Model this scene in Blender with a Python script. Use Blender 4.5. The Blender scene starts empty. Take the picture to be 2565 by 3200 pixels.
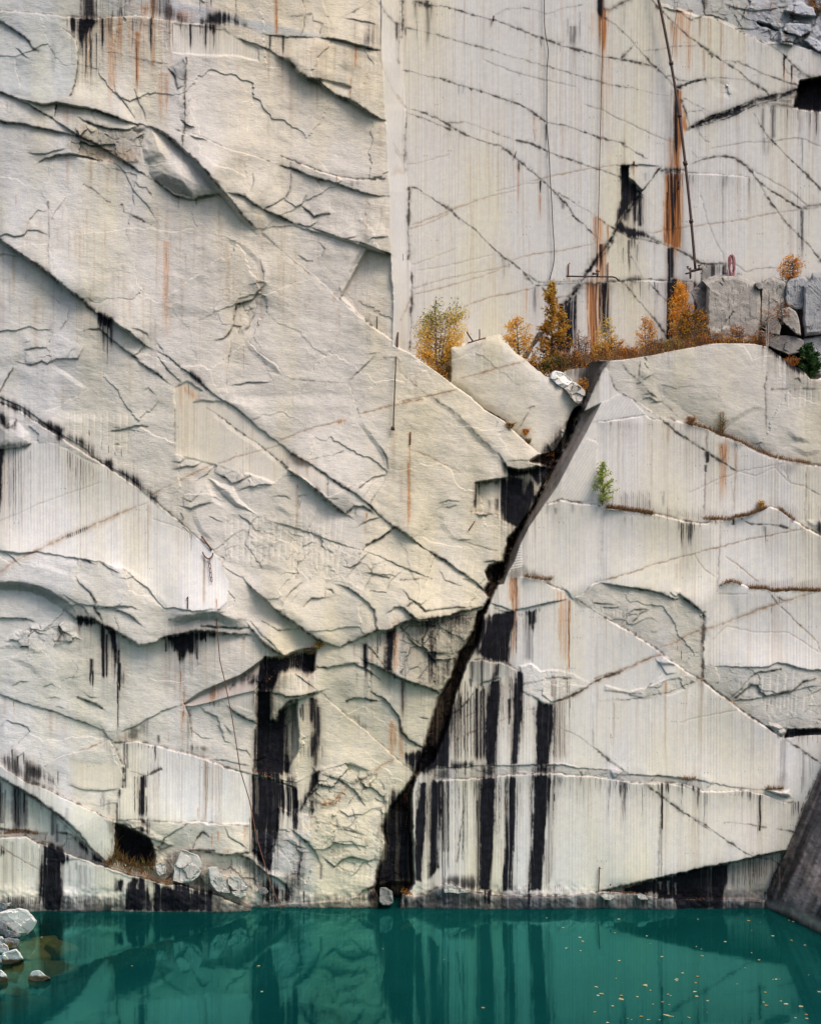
import bpy, math, random
import numpy as np
from mathutils import Vector, Matrix

# ------------------------------------------------------------------ camera, world, sun, exposure
sc = bpy.context.scene
COL = sc.collection
PX = 43.0 / 2565.0            # metres per photo pixel on the wall plane
CAM_D, CAM_Z, HOR = 60.0, 16.0, 1880.6
cam_d = bpy.data.cameras.new("camera")
cam = bpy.data.objects.new("camera", cam_d); COL.objects.link(cam)
cam.location = (0, -CAM_D, CAM_Z); cam.rotation_euler = (math.radians(90), 0, 0)
cam_d.sensor_fit = 'VERTICAL'; cam_d.sensor_height = 36.0
cam_d.lens = (CAM_D / PX) * 36.0 / 3200.0
cam_d.shift_y = (HOR - 1600.0) / 3200.0
cam_d.clip_end = 2000.0
sc.camera = cam

SUN_EL, SUN_AZ = 52.0, 40.0    # azimuth measured from straight behind the camera towards the right
world = bpy.data.worlds.new("World"); sc.world = world; world.use_nodes = True
wn = world.node_tree.nodes; wl = world.node_tree.links
sky = wn.new("ShaderNodeTexSky"); sky.sky_type = 'NISHITA'; sky.sun_disc = False
sky.sun_elevation = math.radians(SUN_EL); sky.air_density = 1.0; sky.dust_density = 3.0; sky.ozone_density = 0.6
bgn = wn["Background"]; bgn.inputs[1].default_value = 0.14
wl.new(sky.outputs[0], bgn.inputs[0])
sun_d = bpy.data.lights.new("sun", 'SUN'); sun_d.energy = 2.2; sun_d.angle = math.radians(28); sun_d.color = (1.0, 0.885, 0.785)
sun = bpy.data.objects.new("sun", sun_d); COL.objects.link(sun)
az = math.radians(SUN_AZ); el = math.radians(SUN_EL)
sdir = Vector((math.sin(az) * math.cos(el), -math.cos(az) * math.cos(el), math.sin(el)))
sun.rotation_euler = sdir.to_track_quat('Z', 'Y').to_euler()
sky.sun_rotation = math.atan2(sdir.x, sdir.y)
sc.view_settings.view_transform = 'Standard'; sc.view_settings.look = 'None'
sc.view_settings.exposure = 0.56; sc.view_settings.gamma = 1.0

random.seed(7); RNG = np.random.default_rng(11)

# ------------------------------------------------------------------ helpers
S_ = 700.0 / 1728.0
TX = [0, 650, 1250, 1865]; TY = [0, 600, 1250, 1900, 2500]
def P(s):
    """points traced on the rock: two digits pick a survey tile, then x,y pairs inside it"""
    out = []; c = r = 0
    for t in s.split():
        if ',' in t:
            x, y = t.split(','); out.append((TX[c] + float(x) * S_, TY[r] + float(y) * S_))
        else:
            c, r = int(t[0]), int(t[1])
    return np.array(out, dtype=np.float32)
def ray(u, v, h=0.0):
    """a surveyed point standing h metres in front of the wall plane"""
    d = CAM_D - h
    return Vector(((u - 1282.5) * PX * d / CAM_D, -h, CAM_Z + (HOR - v) * PX * d / CAM_D))
def tag(o, label=None, cat=None, group=None, kind=None):
    if label: o['label'] = label
    if cat: o['category'] = cat
    if group: o['group'] = group
    if kind: o['kind'] = kind
    return o
def link(name, me, mat=None, parent=None):
    o = bpy.data.objects.new(name, me); COL.objects.link(o)
    if mat is not None: me.materials.append(mat)
    if parent is not None: o.parent = parent
    return o
def empty(name, loc):
    o = bpy.data.objects.new(name, None); COL.objects.link(o); o.location = loc; o.empty_display_size = 0.2
    return o
def npmesh(name, co, quads, smooth=False):
    me = bpy.data.meshes.new(name); n = len(co); m = len(quads)
    me.vertices.add(n); me.vertices.foreach_set("co", np.ascontiguousarray(co, dtype=np.float32).ravel())
    k = quads.shape[1]
    me.loops.add(m * k); me.loops.foreach_set("vertex_index", np.ascontiguousarray(quads, dtype=np.int32).ravel())
    me.polygons.add(m); me.polygons.foreach_set("loop_start", np.arange(m, dtype=np.int32) * k)
    me.polygons.foreach_set("use_smooth", np.full(m, smooth, dtype=bool))
    me.update(calc_edges=True)
    return me
def sstep(a, b, x):
    t = np.clip((x - a) / (b - a), 0, 1); return t * t * (3 - 2 * t)

def _hash(ix, iy, seed):
    h = (ix.astype(np.uint32) * np.uint32(374761393) + iy.astype(np.uint32) * np.uint32(668265263) + np.uint32((seed * 2246822519) & 0xffffffff))
    h = (h ^ (h >> np.uint32(13))) * np.uint32(1274126177)
    h = h ^ (h >> np.uint32(16))
    return h
def vnoise(x, y, seed=0):
    ix = np.floor(x); iy = np.floor(y); fx = (x - ix).astype(np.float32); fy = (y - iy).astype(np.float32)
    ix = ix.astype(np.int64); iy = iy.astype(np.int64)
    fx = fx * fx * fx * (fx * (fx * 6 - 15) + 10); fy = fy * fy * fy * (fy * (fy * 6 - 15) + 10)
    g = lambda a, b: (_hash(ix + a, iy + b, seed) & np.uint32(0xffff)).astype(np.float32) / 32767.5 - 1.0
    a = g(0, 0); b = g(1, 0); c = g(0, 1); d = g(1, 1)
    return (a + (b - a) * fx) * (1 - fy) + (c + (d - c) * fx) * fy
def fbm(x, y, lam, octv=4, seed=0, gain=0.5, lamy=None):
    s = 0; a = 1.0; t = 0
    lamy = lamy or lam
    for i in range(octv):
        th = 0.6 * i; c, n = math.cos(th), math.sin(th)
        xx = x / lam; yy = y / lamy
        if lam == lamy: xx, yy = xx * c - yy * n, xx * n + yy * c
        s = s + a * vnoise(xx * 2 ** i + 17.3 * i, yy * 2 ** i + 5.1 * i, seed + i); t += a; a *= gain
    return s / t

# ------------------------------------------------------------------ survey grid of the quarry wall
us = np.concatenate([np.arange(-520, 0, 8.0), np.arange(0, 2565, 2.0), np.arange(2565, 3090, 8.0)]).astype(np.float32)
vs = np.concatenate([np.arange(-420, 0, 8.0), np.arange(0, 2900, 2.0), np.arange(2900, 3060, 5.0)]).astype(np.float32)
U, V = np.meshgrid(us, vs)
NV, NU = U.shape
WU = U + 4.0 * fbm(U, V, 70, 3, 1) + 2.2 * fbm(U, V, 13, 2, 2)
WV = V + 4.0 * fbm(U, V, 70, 3, 3) + 2.2 * fbm(U, V, 13, 2, 4)
Z0 = lambda: np.zeros((NV, NU), np.float32)
BASE, H = Z0(), Z0()
FL, RO, BR = Z0(), np.ones((NV, NU), np.float32), Z0()
K, R, G, D, N = Z0(), Z0(), Z0(), Z0(), Z0()
TONE = np.empty((NV, NU, 3), np.float32)
LAYER = {'K': K, 'R': R, 'G': G, 'D': D, 'N': N}
n_fine = fbm(U, V, 9, 2, 21); n_mid = fbm(U, V, 40, 3, 22); n_big = fbm(U, V, 330, 4, 23)
streakn = fbm(U + 5 * fbm(U, V, 120, 2, 31), V, 7, 3, 32, 0.6, 420)      # narrow vertical runs
streakw = fbm(U + 8 * fbm(U, V, 160, 2, 33), V, 34, 3, 34, 0.6, 900)

def box(pts, pad):
    x0, y0 = pts.min(0) - pad; x1, y1 = pts.max(0) + pad
    i0, i1 = np.searchsorted(us, [x0, x1]); j0, j1 = np.searchsorted(vs, [y0, y1])
    return (slice(j0, j1), slice(i0, i1))
def sdist(pts, pad, closed=False, warp=True):
    """distance, side (+1 = right hand of travel), place along the line"""
    sl = box(pts, pad)
    x = (WU if warp else U)[sl]; y = (WV if warp else V)[sl]
    best = np.full(x.shape, 1e9, np.float32); sd = np.ones(x.shape, np.float32); tt = np.zeros(x.shape, np.float32)
    p = np.vstack([pts, pts[:1]]) if closed else pts
    seg = p[1:] - p[:-1]; ln = np.hypot(seg[:, 0], seg[:, 1]) + 1e-6; cum = np.concatenate([[0], np.cumsum(ln)])
    for i in range(len(seg)):
        dx, dy = seg[i] / ln[i]; px, py = p[i]
        rx = x - px; ry = y - py
        t = np.clip(rx * dx + ry * dy, 0, ln[i]); ex = rx - t * dx; ey = ry - t * dy
        d = np.hypot(ex, ey); cr = dx * ry - dy * rx
        k = d - 0.02 * np.abs(cr)
        m = k < best
        best[m] = k[m]; sd[m] = np.where(cr[m] >= 0, 1, -1); tt[m] = ((cum[i] + t) / cum[-1])[m]
    x2 = best / 0.98
    return sl, np.maximum(x2, 0), sd, tt
def inside(pts, pad, soft, warp=True):
    sl = box(pts, pad); x = (WU if warp else U)[sl]; y = (WV if warp else V)[sl]
    m = np.zeros(x.shape, bool); n = len(pts)
    for i in range(n):
        x0, y0 = pts[i]; x1, y1 = pts[(i + 1) % n]
        if y0 == y1: continue
        c = ((y0 > y) != (y1 > y)) & (x < (x1 - x0) * (y - y0) / (y1 - y0) + x0)
        m ^= c
    _, d, _, _ = sdist(pts, pad, True, warp)
    sg = np.where(m, d, -d)
    return sl, sstep(-soft, soft, sg), sg

def blur(a, rx, ry):
    for ax, r in ((1, rx), (0, ry)):
        for _ in range(2):
            c = np.cumsum(np.concatenate([np.repeat(np.take(a, [0], ax), r + 1, ax), a, np.repeat(np.take(a, [-1], ax), r, ax)], ax), axis=ax, dtype=np.float64)
            n_ = a.shape[ax]; a = ((np.take(c, range(2 * r + 1, 2 * r + 1 + n_), ax) - np.take(c, range(0, n_), ax)) / (2 * r + 1)).astype(np.float32)
    return a
PRE = {  # aL wL aR wR face groove-depth groove-width line-darkening
 'B': (.80, 170, -.06, 16, 5, .05, 3.2, .95), 'M': (.23, 85, -.03, 12, 3, .03, 2.4, .9), 'S': (.075, 42, -.008, 8, 2, .010, 1.5, .58),
 'rB': (-.34, 50, .34, 200, 6, .07, 4.0, .5), 'rM': (-.04, 14, .19, 80, 4, .03, 2.5, .8), 'rS': (-.008, 8, .06, 36, 3, .012, 1.7, .6),
 'Q': (.08, 70, -.08, 70, 14, 0, 3, 0), 'rQ': (-.08, 70, .08, 70, 14, 0, 3, 0),
 'F': (.74, 150, -.20, 40, 24, .03, 3, .4), 'G': (.78, 170, -.12, 30, 17, .03, 3, .75),
 'X': (0, 0, 0, 0, 0, .05, 5.5, 1.0), 'C': (.012, 40, 0, 12, 3, .012, 2.6, 1.0), 'c': (.006, 30, 0, 10, 3, .006, 1.9, .65),
}
def line(kind, s, drip=None, k=1.0):
    pts = P(s) if isinstance(s, str) else s
    aL, wL, aR, wR, fw, gd, gw, dk = PRE[kind]
    pad = max(wL, wR) * 2.5 + 30
    sl, d, sd, t = sdist(pts, pad)
    tap = sstep(0, .24, t) * sstep(1, .76, t)
    sg = d * sd
    if wL:
        S = np.clip(sg / fw, 0, 1)
        EL = blur(tap * np.clip(1 - d / (2.3 * wL), 0, 1) ** 1.5, int(1 + wL * .08), int(1 + wL * .08)); ER = blur(tap * np.clip(1 - d / (2.3 * wR), 0, 1) ** 1.5, int(1 + wR * .08), int(1 + wR * .08))
        H[sl] += k * (aL * EL * (1 - S) + aR * ER * S) * np.clip(1 - (d / (pad * .97)) ** 2, 0, 1)
    gw = gw * np.clip(.9 + 1.2 * n_mid[sl] + .5 * n_fine[sl], .55, 1.9)
    e = np.exp(-(d / gw) ** 2)
    H[sl] -= gd * tap * e
    rag = np.clip(0.66 + 0.85 * n_fine[sl] + 0.55 * n_mid[sl] + .3 * n_big[sl], .38, 1.3)
    ed = np.exp(-(d / (gw * 1.1)) ** 1.6) + 0.16 * np.exp(-d / (gw * 3.5)) * np.clip(0.5 + n_mid[sl], 0, 1)
    D[sl] = np.maximum(D[sl], np.clip(dk * ed * rag * sstep(0, .03, t) * sstep(1, .97, t), 0, 1))
    if drip: drips(pts, *drip)
    elif kind in 'Cc' or kind in ('rM', 'rS', 'M'):
        ln = float(np.hypot(*(pts[1:] - pts[:-1]).T).sum()); onf = pts[:, 0].mean() > 1250
        if onf: drips(pts, int(ln / (16 if kind != 'c' else 30)), 4, 46, 'K', .42, 1.1, 2.6); drips(pts, int(ln / 60), 20, 190, 'N', .32, 1.5, 5)
        else: drips(pts, int(ln / 40), 10, 120, 'N', .30, 2, 7); drips(pts, int(ln / 70), 4, 30, 'K', .35, 1.2, 3)
def seam(s, w=3.5, a=.5, lay='N'):
    pts = P(s) if isinstance(s, str) else s
    sl, d, sd, t = sdist(pts, w * 5 + 10)
    rag = np.clip(0.75 + 0.6 * n_fine[sl] + 0.5 * n_mid[sl], 0, 1.4)
    L = LAYER[lay]
    a = a * (1.3 if lay == 'N' else 1)
    L[sl] = np.maximum(L[sl], np.clip(a * rag * np.exp(-(d / w) ** 1.5) * sstep(0, .05, t) * sstep(1, .95, t), 0, 1))
    D[sl] = np.maximum(D[sl], np.clip(.45 * a * rag * np.exp(-(d / 1.8) ** 2), 0, 1))
    H[sl] -= .012 * np.exp(-(d / 2.5) ** 2)
def streak(x, y0, y1, w, lay='K', a=.8, fade=.55, taper=.6):
    """a vertical run of stain: x, top, bottom, width in survey pixels"""
    j0, j1 = np.searchsorted(vs, [y0 - 6, y1]); i0, i1 = np.searchsorted(us, [x - w * 2.5 - 4, x + w * 2.5 + 4])
    if j1 <= j0 or i1 <= i0: return
    sl = (slice(j0, j1), slice(i0, i1))
    t = np.clip((V[sl] - y0) / max(y1 - y0, 1), 0, 1)
    ww = np.maximum(w * (1 - taper * t), 1.1)
    xx = U[sl] - x + 1.6 * n_mid[sl] + 0.8 * n_fine[sl]
    m = np.exp(-(np.abs(xx) / (ww * .66)) ** 2.0)
    m = m * a * sstep(-4, 4, V[sl] - y0) * (1 - sstep(fade, 1.0, t)) * np.clip(0.85 + .5 * streakn[sl], .25, 1.2)
    LAYER[lay][sl] = np.maximum(LAYER[lay][sl], np.clip(m, 0, 1))
def drips(pts, n, lo, hi, lay='K', a=.6, w0=1.5, w1=4.0):
    seg = np.hypot(*(pts[1:] - pts[:-1]).T); cum = np.concatenate([[0], np.cumsum(seg)])
    for _ in range(n):
        q = RNG.random() * cum[-1]
        streak(np.interp(q, cum, pts[:, 0]), np.interp(q, cum, pts[:, 1]), np.interp(q, cum, pts[:, 1]) + lo + (hi - lo) * RNG.random() ** 2,
               w0 + (w1 - w0) * RNG.random() ** 2, lay, a * (.4 + .6 * RNG.random()), .3)
def ts(tile, items, lay='K', a=.8, fade=.55, taper=.5):
    """several streaks given as x,top,bottom,width in tile units"""
    c, r = int(tile[0]), int(tile[1])
    for it in items.split():
        x, y0, y1, w = [float(q) for q in it.split(',')]
        streak(TX[c] + x * S_, TY[r] + y0 * S_, TY[r] + y1 * S_, w * S_ * (.72 if w < 60 else .6), lay, min(a * 1.12, 1), fade, taper)
def zone(tile, x0, x1, y0, y1, n, lay='K', a=.6, w=(5, 12), ln=(.3, 1.0), jy=20):
    """many separate fine runs starting from one ledge"""
    c, r = int(tile[0]), int(tile[1])
    for _ in range(n):
        x = x0 + (x1 - x0) * RNG.random(); t = y0 + jy * RNG.random(); L = (y1 - y0) * (ln[0] + (ln[1] - ln[0]) * RNG.random() ** 1.5)
        streak(TX[c] + x * S_, TY[r] + t * S_, TY[r] + (t + L) * S_, (w[0] + (w[1] - w[0]) * RNG.random() ** 2) * S_ * .6, lay, a * (.35 + .65 * RNG.random()), .3 + .5 * RNG.random(), .4)
def blot(s, lay='K', a=.9, soft=4, streaky=.5):
    pts = P(s) if isinstance(s, str) else s
    sl, m, sg = inside(pts, soft * 3 + 30, soft)
    if streaky < 1: m = sstep(-soft * 1.6 - 2, soft * 1.6 + 2, sg + (9 * streakn[sl] + 6 * streakw[sl] + 2 * n_fine[sl]) * (.35 + .65 * min(1, streaky * 2.5)))
    f = np.clip(1 - streaky + streaky * (1.0 + 1.5 * streakn[sl] + .5 * streakw[sl]), 0, 1)
    L = LAYER[lay]; L[sl] = np.maximum(L[sl], np.clip(a * m * f, 0, 1))
def wash(s, lay, a=0.0, soft=4):
    pts = P(s); sl, m, sg = inside(pts, soft * 3 + 10, soft); LAYER[lay][sl] *= 1 - m * (1 - a)
def region(s, tone=None, fl=None, ro=None, br=None, base=None, soft=4, warp=True):
    pts = P(s) if isinstance(s, str) else s
    sl, m, sg = inside(pts, soft * 3 + 10, soft, warp)
    for A, val in ((FL, fl), (RO, ro), (BR, br), (BASE, base)):
        if val is not None: A[sl] += (val - A[sl]) * m
    if tone is not None: TONE[sl] += (np.array(tone, np.float32) - TONE[sl]) * m[..., None]
def dome(s, a, w=40, soft=3):
    pts = P(s) if isinstance(s, str) else s
    sl, m, sg = inside(pts, 12, soft)
    q = np.clip(sg / w, 0, 1); H[sl] += a * m * (1 - (1 - q) ** 2)
def tilt(s, h, gx, gy, soft=3):
    """a planar facet: height h at its middle, gx to the right and gy downward in metres per 100 px"""
    pts = P(s) if isinstance(s, str) else s
    sl, m, sg = inside(pts, 12 + 2 * soft, soft); c = pts.mean(0)
    H[sl] += m * (h + gx * (U[sl] - c[0]) / 100 + gy * (V[sl] - c[1]) / 100)
def ramp(sa, sb, ha, hb, tone=None, fl=None, ro=None):
    """a face running from edge line A at height ha to edge line B at height hb (same travel direction)"""
    a = P(sa) if isinstance(sa, str) else sa; b = P(sb) if isinstance(sb, str) else sb
    poly = np.vstack([a, b[::-1]])
    sl, m, sg = inside(poly, 10, 1.5, False)
    def dd(p):
        x = U[sl]; y = V[sl]; best = np.full(x.shape, 1e9, np.float32)
        for i in range(len(p) - 1):
            q = p[i + 1] - p[i]; l = np.hypot(*q) + 1e-6; rx = x - p[i, 0]; ry = y - p[i, 1]
            t = np.clip((rx * q[0] + ry * q[1]) / l, 0, l)
            best = np.minimum(best, np.hypot(rx - t * q[0] / l, ry - t * q[1] / l))
        return best
    da = dd(a); db = dd(b); f = da / (da + db + 1e-6)
    BASE[sl] += m * ((ha + (hb - ha) * f) - BASE[sl])
    if tone is not None: TONE[sl] += (np.array(tone, np.float32) - TONE[sl]) * m[..., None]
    if fl is not None: FL[sl] += (fl - FL[sl]) * m
    if ro is not None: RO[sl] += (ro - RO[sl]) * m
def grooves(a0, a1, b0, b1, n, dep=.02, w=2.6, pale=.5, skip=0, seed=0):
    dep *= .45; pale = .8
    """n half drill holes fanned between the holes a0-a1 and b0-b1"""
    q = P(' '.join((a0, a1, b0, b1))); rr = np.random.default_rng(seed + n)
    for i in range(n):
        f = i / max(n - 1, 1); p0 = q[0] + (q[2] - q[0]) * f; p1 = q[1] + (q[3] - q[1]) * f
        e0, e1 = rr.random(2) * .25; pp = np.array([p0 + (p1 - p0) * e0 * .6, p1 + (p0 - p1) * e1])
        sl, d, sd, t = sdist(pp, 14, warp=False)
        e = np.exp(-(d / w) ** 2); H[sl] -= dep * e
        TONE[sl] += (np.array((.56, .52, .46), np.float32) - TONE[sl]) * (pale * e * (.5 + .5 * rr.random()))[..., None]
def fluted(s, ang, per, amp):
    pts = P(s); sl, m, sg = inside(pts, 8, 2); c, n = math.cos(math.radians(ang)), math.sin(math.radians(ang))
    q = (U[sl] * c + V[sl] * n) * 2 * math.pi / per + .5 * n_mid[sl]
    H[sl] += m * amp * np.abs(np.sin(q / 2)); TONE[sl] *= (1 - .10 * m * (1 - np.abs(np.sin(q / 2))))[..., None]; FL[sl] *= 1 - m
CREASE = [None]
def facets(cell, seed):
    x = (U + 14 * n_mid + 6 * n_fine) / cell; y = (V + 14 * fbm(U, V, 45, 2, seed + 5)) / cell
    ix = np.floor(x).astype(np.int64); iy = np.floor(y).astype(np.int64)
    best = np.full(x.shape, 9.0, np.float32); nxt = best.copy(); out = np.zeros(x.shape, np.float32)
    f = lambda h, sh: ((h >> np.uint32(sh)) & np.uint32(0xff)).astype(np.float32) / 255.0
    for a in (-1, 0, 1):
        for b in (-1, 0, 1):
            h = _hash(ix + a, iy + b, seed)
            dx = x - (ix + a + f(h, 0)); dy = y - (iy + b + f(h, 8)); d = dx * dx + dy * dy
            nxt = np.minimum(nxt, np.maximum(d, best))
            v = (f(h, 16) - .5) * 1.1 + dx * (f(h, 4) - .5) * 1.6 + dy * (f(h, 20) - .5) * 1.6
            m = d < best; best[m] = d[m]; out[m] = v[m]
    CREASE[0] = np.sqrt(nxt) - np.sqrt(best)
    return out
# ------------------------------------------------------------------ rock: large divisions
f = sstep(150, 800, U)[..., None]
TONE[:] = np.array((.49, .478, .466)) * (1 - f) + np.array((.535, .492, .432)) * f
STRIP_L = P("10 1310,-900 1310,0 1325,250 1350,480 1358,800 1380,1020 1388,1300 1404,1480 11 1407,140 1405,340 1415,520 1428,700 1428,900 1422,1140 1420,1180")
STRIP_R = P("10 1500,-900 1500,0 1493,300 1500,600 1518,850 1516,1200 1540,1480 11 1545,380 1560,600 1560,900 1552,1240 1550,1260")
RIM_L = P("11 1420,1140 1550,1240 21 100,1262 200,1330 300,1400 430,1500 560,1590 650,1680 22 660,80 800,160 900,260 1000,350 1050,390")
FIS_TOP = P("22 1050,390 1090,410 1190,400 1240,310 1300,200 1390,60 21 1400,1640 1440,1480 1455,1310")
RIM_R = P("21 1455,1310 1540,1298 1620,1300 1728,1292 31 220,1290 330,1272 440,1255 550,1230 640,1214 770,1190 860,1172 940,1165 1080,1166 1200,1170 1300,1190 1400,1260 1500,1340 1560,1360 1610,1400 1640,1440 1700,1445 1900,1440 3600,1430")
jag = lambda s_: (3.0 * fbm(vs, vs * 0 + s_, 260, 2, 301, .5)).astype(np.float32)
lv = np.interp(vs, STRIP_L[:, 1], STRIP_L[:, 0]) + jag(3.0); rv = np.interp(vs, STRIP_R[:, 1], STRIP_R[:, 0]) + .5 * jag(9.0)
UP = -5.0
fx = np.clip((U - lv[:, None]) / (rv - lv)[:, None], 0, 1)
uw_poly = np.vstack([STRIP_L[:1] + (-2, -400), STRIP_L, RIM_L[1:], FIS_TOP[1:], RIM_R[1:], [[3400, -900]]]).astype(np.float32)
sl, m, sg = inside(uw_poly, 5, 1.0, False)
upm = np.zeros((NV, NU), np.float32); upm[sl] = m
BASE += upm * (UP * fx)
t = np.array((.500, .490, .462), np.float32); st = np.array((.53, .52, .505), np.float32)
inst = upm * (fx < 1); inup = upm * (fx >= 1)
TONE += (st - TONE) * inst[..., None]; TONE += (t - TONE) * inup[..., None]
FL += inup * 1.0 + inst * .25; RO *= (1 - .985 * upm)
# right-hand block under the bench
FIS_R = P("21 1455,1310 1440,1480 1400,1640 22 1390,60 1330,230 1290,330 1200,480 1120,640 1040,800 960,930 880,1080 830,1200 800,1330 740,1430 690,1560 660,1640 23 640,60 590,250 520,400 460,570 410,700 380,860 330,1000 250,1180 180,1240 120,1300 85,1400 80,1560 90,1728 24 95,200 110,640 0,800 0,1500")
lowr = np.vstack([FIS_R, [[1250, 3300], [3400, 3300]], RIM_R[::-1]]).astype(np.float32)
sl, m, sg = inside(lowr, 5, 1.5, False)
lrm = np.zeros((NV, NU), np.float32); lrm[sl] = m
TONE += (np.array((.58, .55, .515), np.float32) - TONE) * lrm[..., None]
FL += (1.0 - FL) * lrm; RO *= (1 - .985 * lrm)
# rough parts of that block
RT = (.45, .425, .385)
region(np.vstack([RIM_R, P("32 2600,560 1728,510 1600,490 1470,465 1340,435 1200,375 1100,320 950,265 830,215 680,170 480,130 320,20 31 300,1620 150,1530 100,1400 0,1400 21 1620,1400 1560,1330")]), tone=(.47, .44, .39), fl=0, ro=.75)
region("31 1450,1520 1728,1520 2200,1520 2200,1640 1728,1660 1480,1680", tone=(.5, .47, .43), fl=.2, ro=.6)
region("22 1510,1420 1560,1400 32 0,1412 100,1420 230,1440 400,1465 500,1490 600,1535 640,1490 700,1550 780,1610 820,1650 33 825,0 820,540 720,510 620,440 500,350 340,240 180,140 0,35 23 1640,80 1500,0 22 1400,1610 1340,1530", tone=RT, fl=0, ro=.8, br=.18)
region("33 830,440 950,445 1050,452 1180,458 1320,460 1360,432 1450,430 1540,460 1728,480 2400,500 2400,930 1728,930 1460,932 1430,1000 1300,915 1180,840 1040,730 920,640 815,550", tone=(.40, .385, .35), fl=0, ro=.8, br=.3)
region("33 440,590 500,560 620,540 740,510 790,550 720,600 600,650 450,690 340,700 200,650 60,640 60,600 230,640 380,620", tone=(.52, .49, .44), fl=0, ro=.7, br=.25)
region("23 925,450 1020,430 1090,490 1170,480 1330,510 1420,560 1480,580 1400,640 1300,680 1180,715 1120,735 1060,700 940,640 935,560", fl=.35, ro=.5, br=.3)
# oblique saw-cut face beside the gully, gully floor
FO = P("21 1620,1300 1560,1380 1500,1500 1420,1690 22 1550,20 1430,260 1330,440 1210,670 1110,810 990,985 925,1120 880,1250 830,1330 800,1420")
FA = FIS_R[[0, 1, 2, 3, 4, 5, 6, 7, 8, 9, 10, 11, 12, 13]]
ramp(FA, FO, -1.3, 0.0, tone=(.25, .222, .20), fl=0, ro=.4)
GUL_L = P("22 1090,410 1010,470 1150,520 1120,620 1080,690 1000,850 900,1000 830,1080 790,1250 690,1280 660,1330 690,1400 650,1470 690,1530 640,1620 23 600,30 560,180 460,350 390,530 300,690 240,890 200,1050 130,1230 70,1340 10,1430 14 1400,60 1380,150 1350,210 1375,330 1345,450 1305,560 1295,650 1250,760 1250,1100")
GUL_R = FIS_R[3:]
gul = np.vstack([GUL_L, GUL_R[::-1], FIS_TOP[1:3]]).astype(np.float32)
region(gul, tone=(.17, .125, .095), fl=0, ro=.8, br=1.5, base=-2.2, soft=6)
# foot of the gully: dark wall behind the bottom of the right-hand block
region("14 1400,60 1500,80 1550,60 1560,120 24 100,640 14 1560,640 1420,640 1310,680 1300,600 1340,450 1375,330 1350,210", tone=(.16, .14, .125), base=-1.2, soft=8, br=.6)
# diagonal flutes on the block's oblique end
fluted("22 1540,30 1728,-60 32 300,40 370,110 130,150 22 1728,145 1480,172", 32, 9.0, .022)
fluted("22 1440,292 1515,330 1520,480 1495,775 1360,795 1240,770 1130,790 1200,680 1320,470", 32, 9.0, .03)
fluted("22 830,1190 930,1110 940,1290 840,1330", 80, 8.0, .03)

# the big triangular block standing on the bench
BLOCK = P("21 385,1195 470,1178 600,1150 700,1115 755,1103 800,1150 875,1225 950,1285 1050,1360 1160,1440 1270,1530 1340,1600 1400,1640 22 1340,60 1290,190 1240,310 1190,395 1090,420 1050,395 900,262 800,162 660,82 21 650,1682 560,1592 430,1502 388,1475")
sl, m, sg = inside(BLOCK, 8, 1.5); blkm = np.zeros((NV, NU), np.float32); blkm[sl] = m
BASE += (-.9 - BASE) * blkm; FL *= 1 - blkm; RO += (.75 - RO) * blkm; TONE += (np.array((.485, .455, .405), np.float32) - TONE) * blkm[..., None]
BASE[sl] -= m * .30 * np.exp(-np.maximum(sg, 0) / 16)
# flutes on the left-hand mass
W1 = (.60, .575, .545)
PANEL = "02 0,385 60,350 130,340 240,320 400,330 520,380 640,440 760,490 870,560 1000,640 1090,700 1160,760 1250,840 1400,960 1530,1075 1600,1130 1680,1200 12 110,1280 160,1400 150,1560 60,1640 02 1400,1610 1350,1600 1270,1600 1210,1540 1140,1440 1060,1390 950,1290 900,1290 770,1240 640,1225 450,1195 290,1165 150,1180 0,1155"
region(PANEL + " -900,1150 -900,360", tone=W1, fl=1, ro=.03)
region("12 -110,20 130,0 250,90 400,220 530,320 640,400 625,530 520,640 330,580 200,540 70,495 0,490 02 1350,415 1350,0 01 1350,1500 1450,1460 1560,1540", tone=(.56, .51, .43), fl=1, ro=.05)
region("12 620,410 780,490 900,570 930,600 925,740 850,690 720,590 620,525", tone=(.54, .49, .42), fl=.3, ro=.2)
region("00 1330,180 1728,235 10 230,300 390,375 390,470 200,430 0,430 00 1700,430 1480,420 1330,405", tone=(.57, .53, .47), fl=.9, ro=.12)
region("03 930,1040 1070,1030 1280,1080 1600,1165 1728,1220 13 130,1230 330,1280 330,1660 130,1665 0,1675 03 1550,1650 1200,1640 910,1635 905,1500 930,1395 965,1370 955,1220", tone=W1, fl=1, ro=.03)
region("03 530,1170 650,1180 780,1190 930,1215 945,1380 840,1405 720,1410 600,1395 540,1360", tone=(.49, .465, .42), fl=.8, ro=.12, soft=9)
region("03 0,1310 100,1370 220,1440 340,1530 460,1610 590,1728 04 600,280 560,240 300,260 200,235 100,240 0,215 -900,200 03 -900,800", tone=(.57, .55, .52), fl=1, ro=.05)
region("04 590,250 640,195 700,130 888,172 885,440 830,478 700,370", tone=(.54, .52, .49), fl=.8, ro=.1)
region("04 -900,290 0,290 200,280 300,335 330,470 470,470 600,450 800,520 870,560 1000,600 1280,660 1620,760 1640,900 1640,1600 -900,1600", tone=(.57, .555, .53), fl=1, ro=.05)
region("13 110,720 350,650 395,660 390,850 340,800", tone=(.5, .46, .41), fl=1, ro=.06)
region("13 560,1370 680,1390 690,1560 820,1620 820,1700 700,1690 560,1690", tone=(.52, .49, .44), fl=1, ro=.06)
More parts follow.
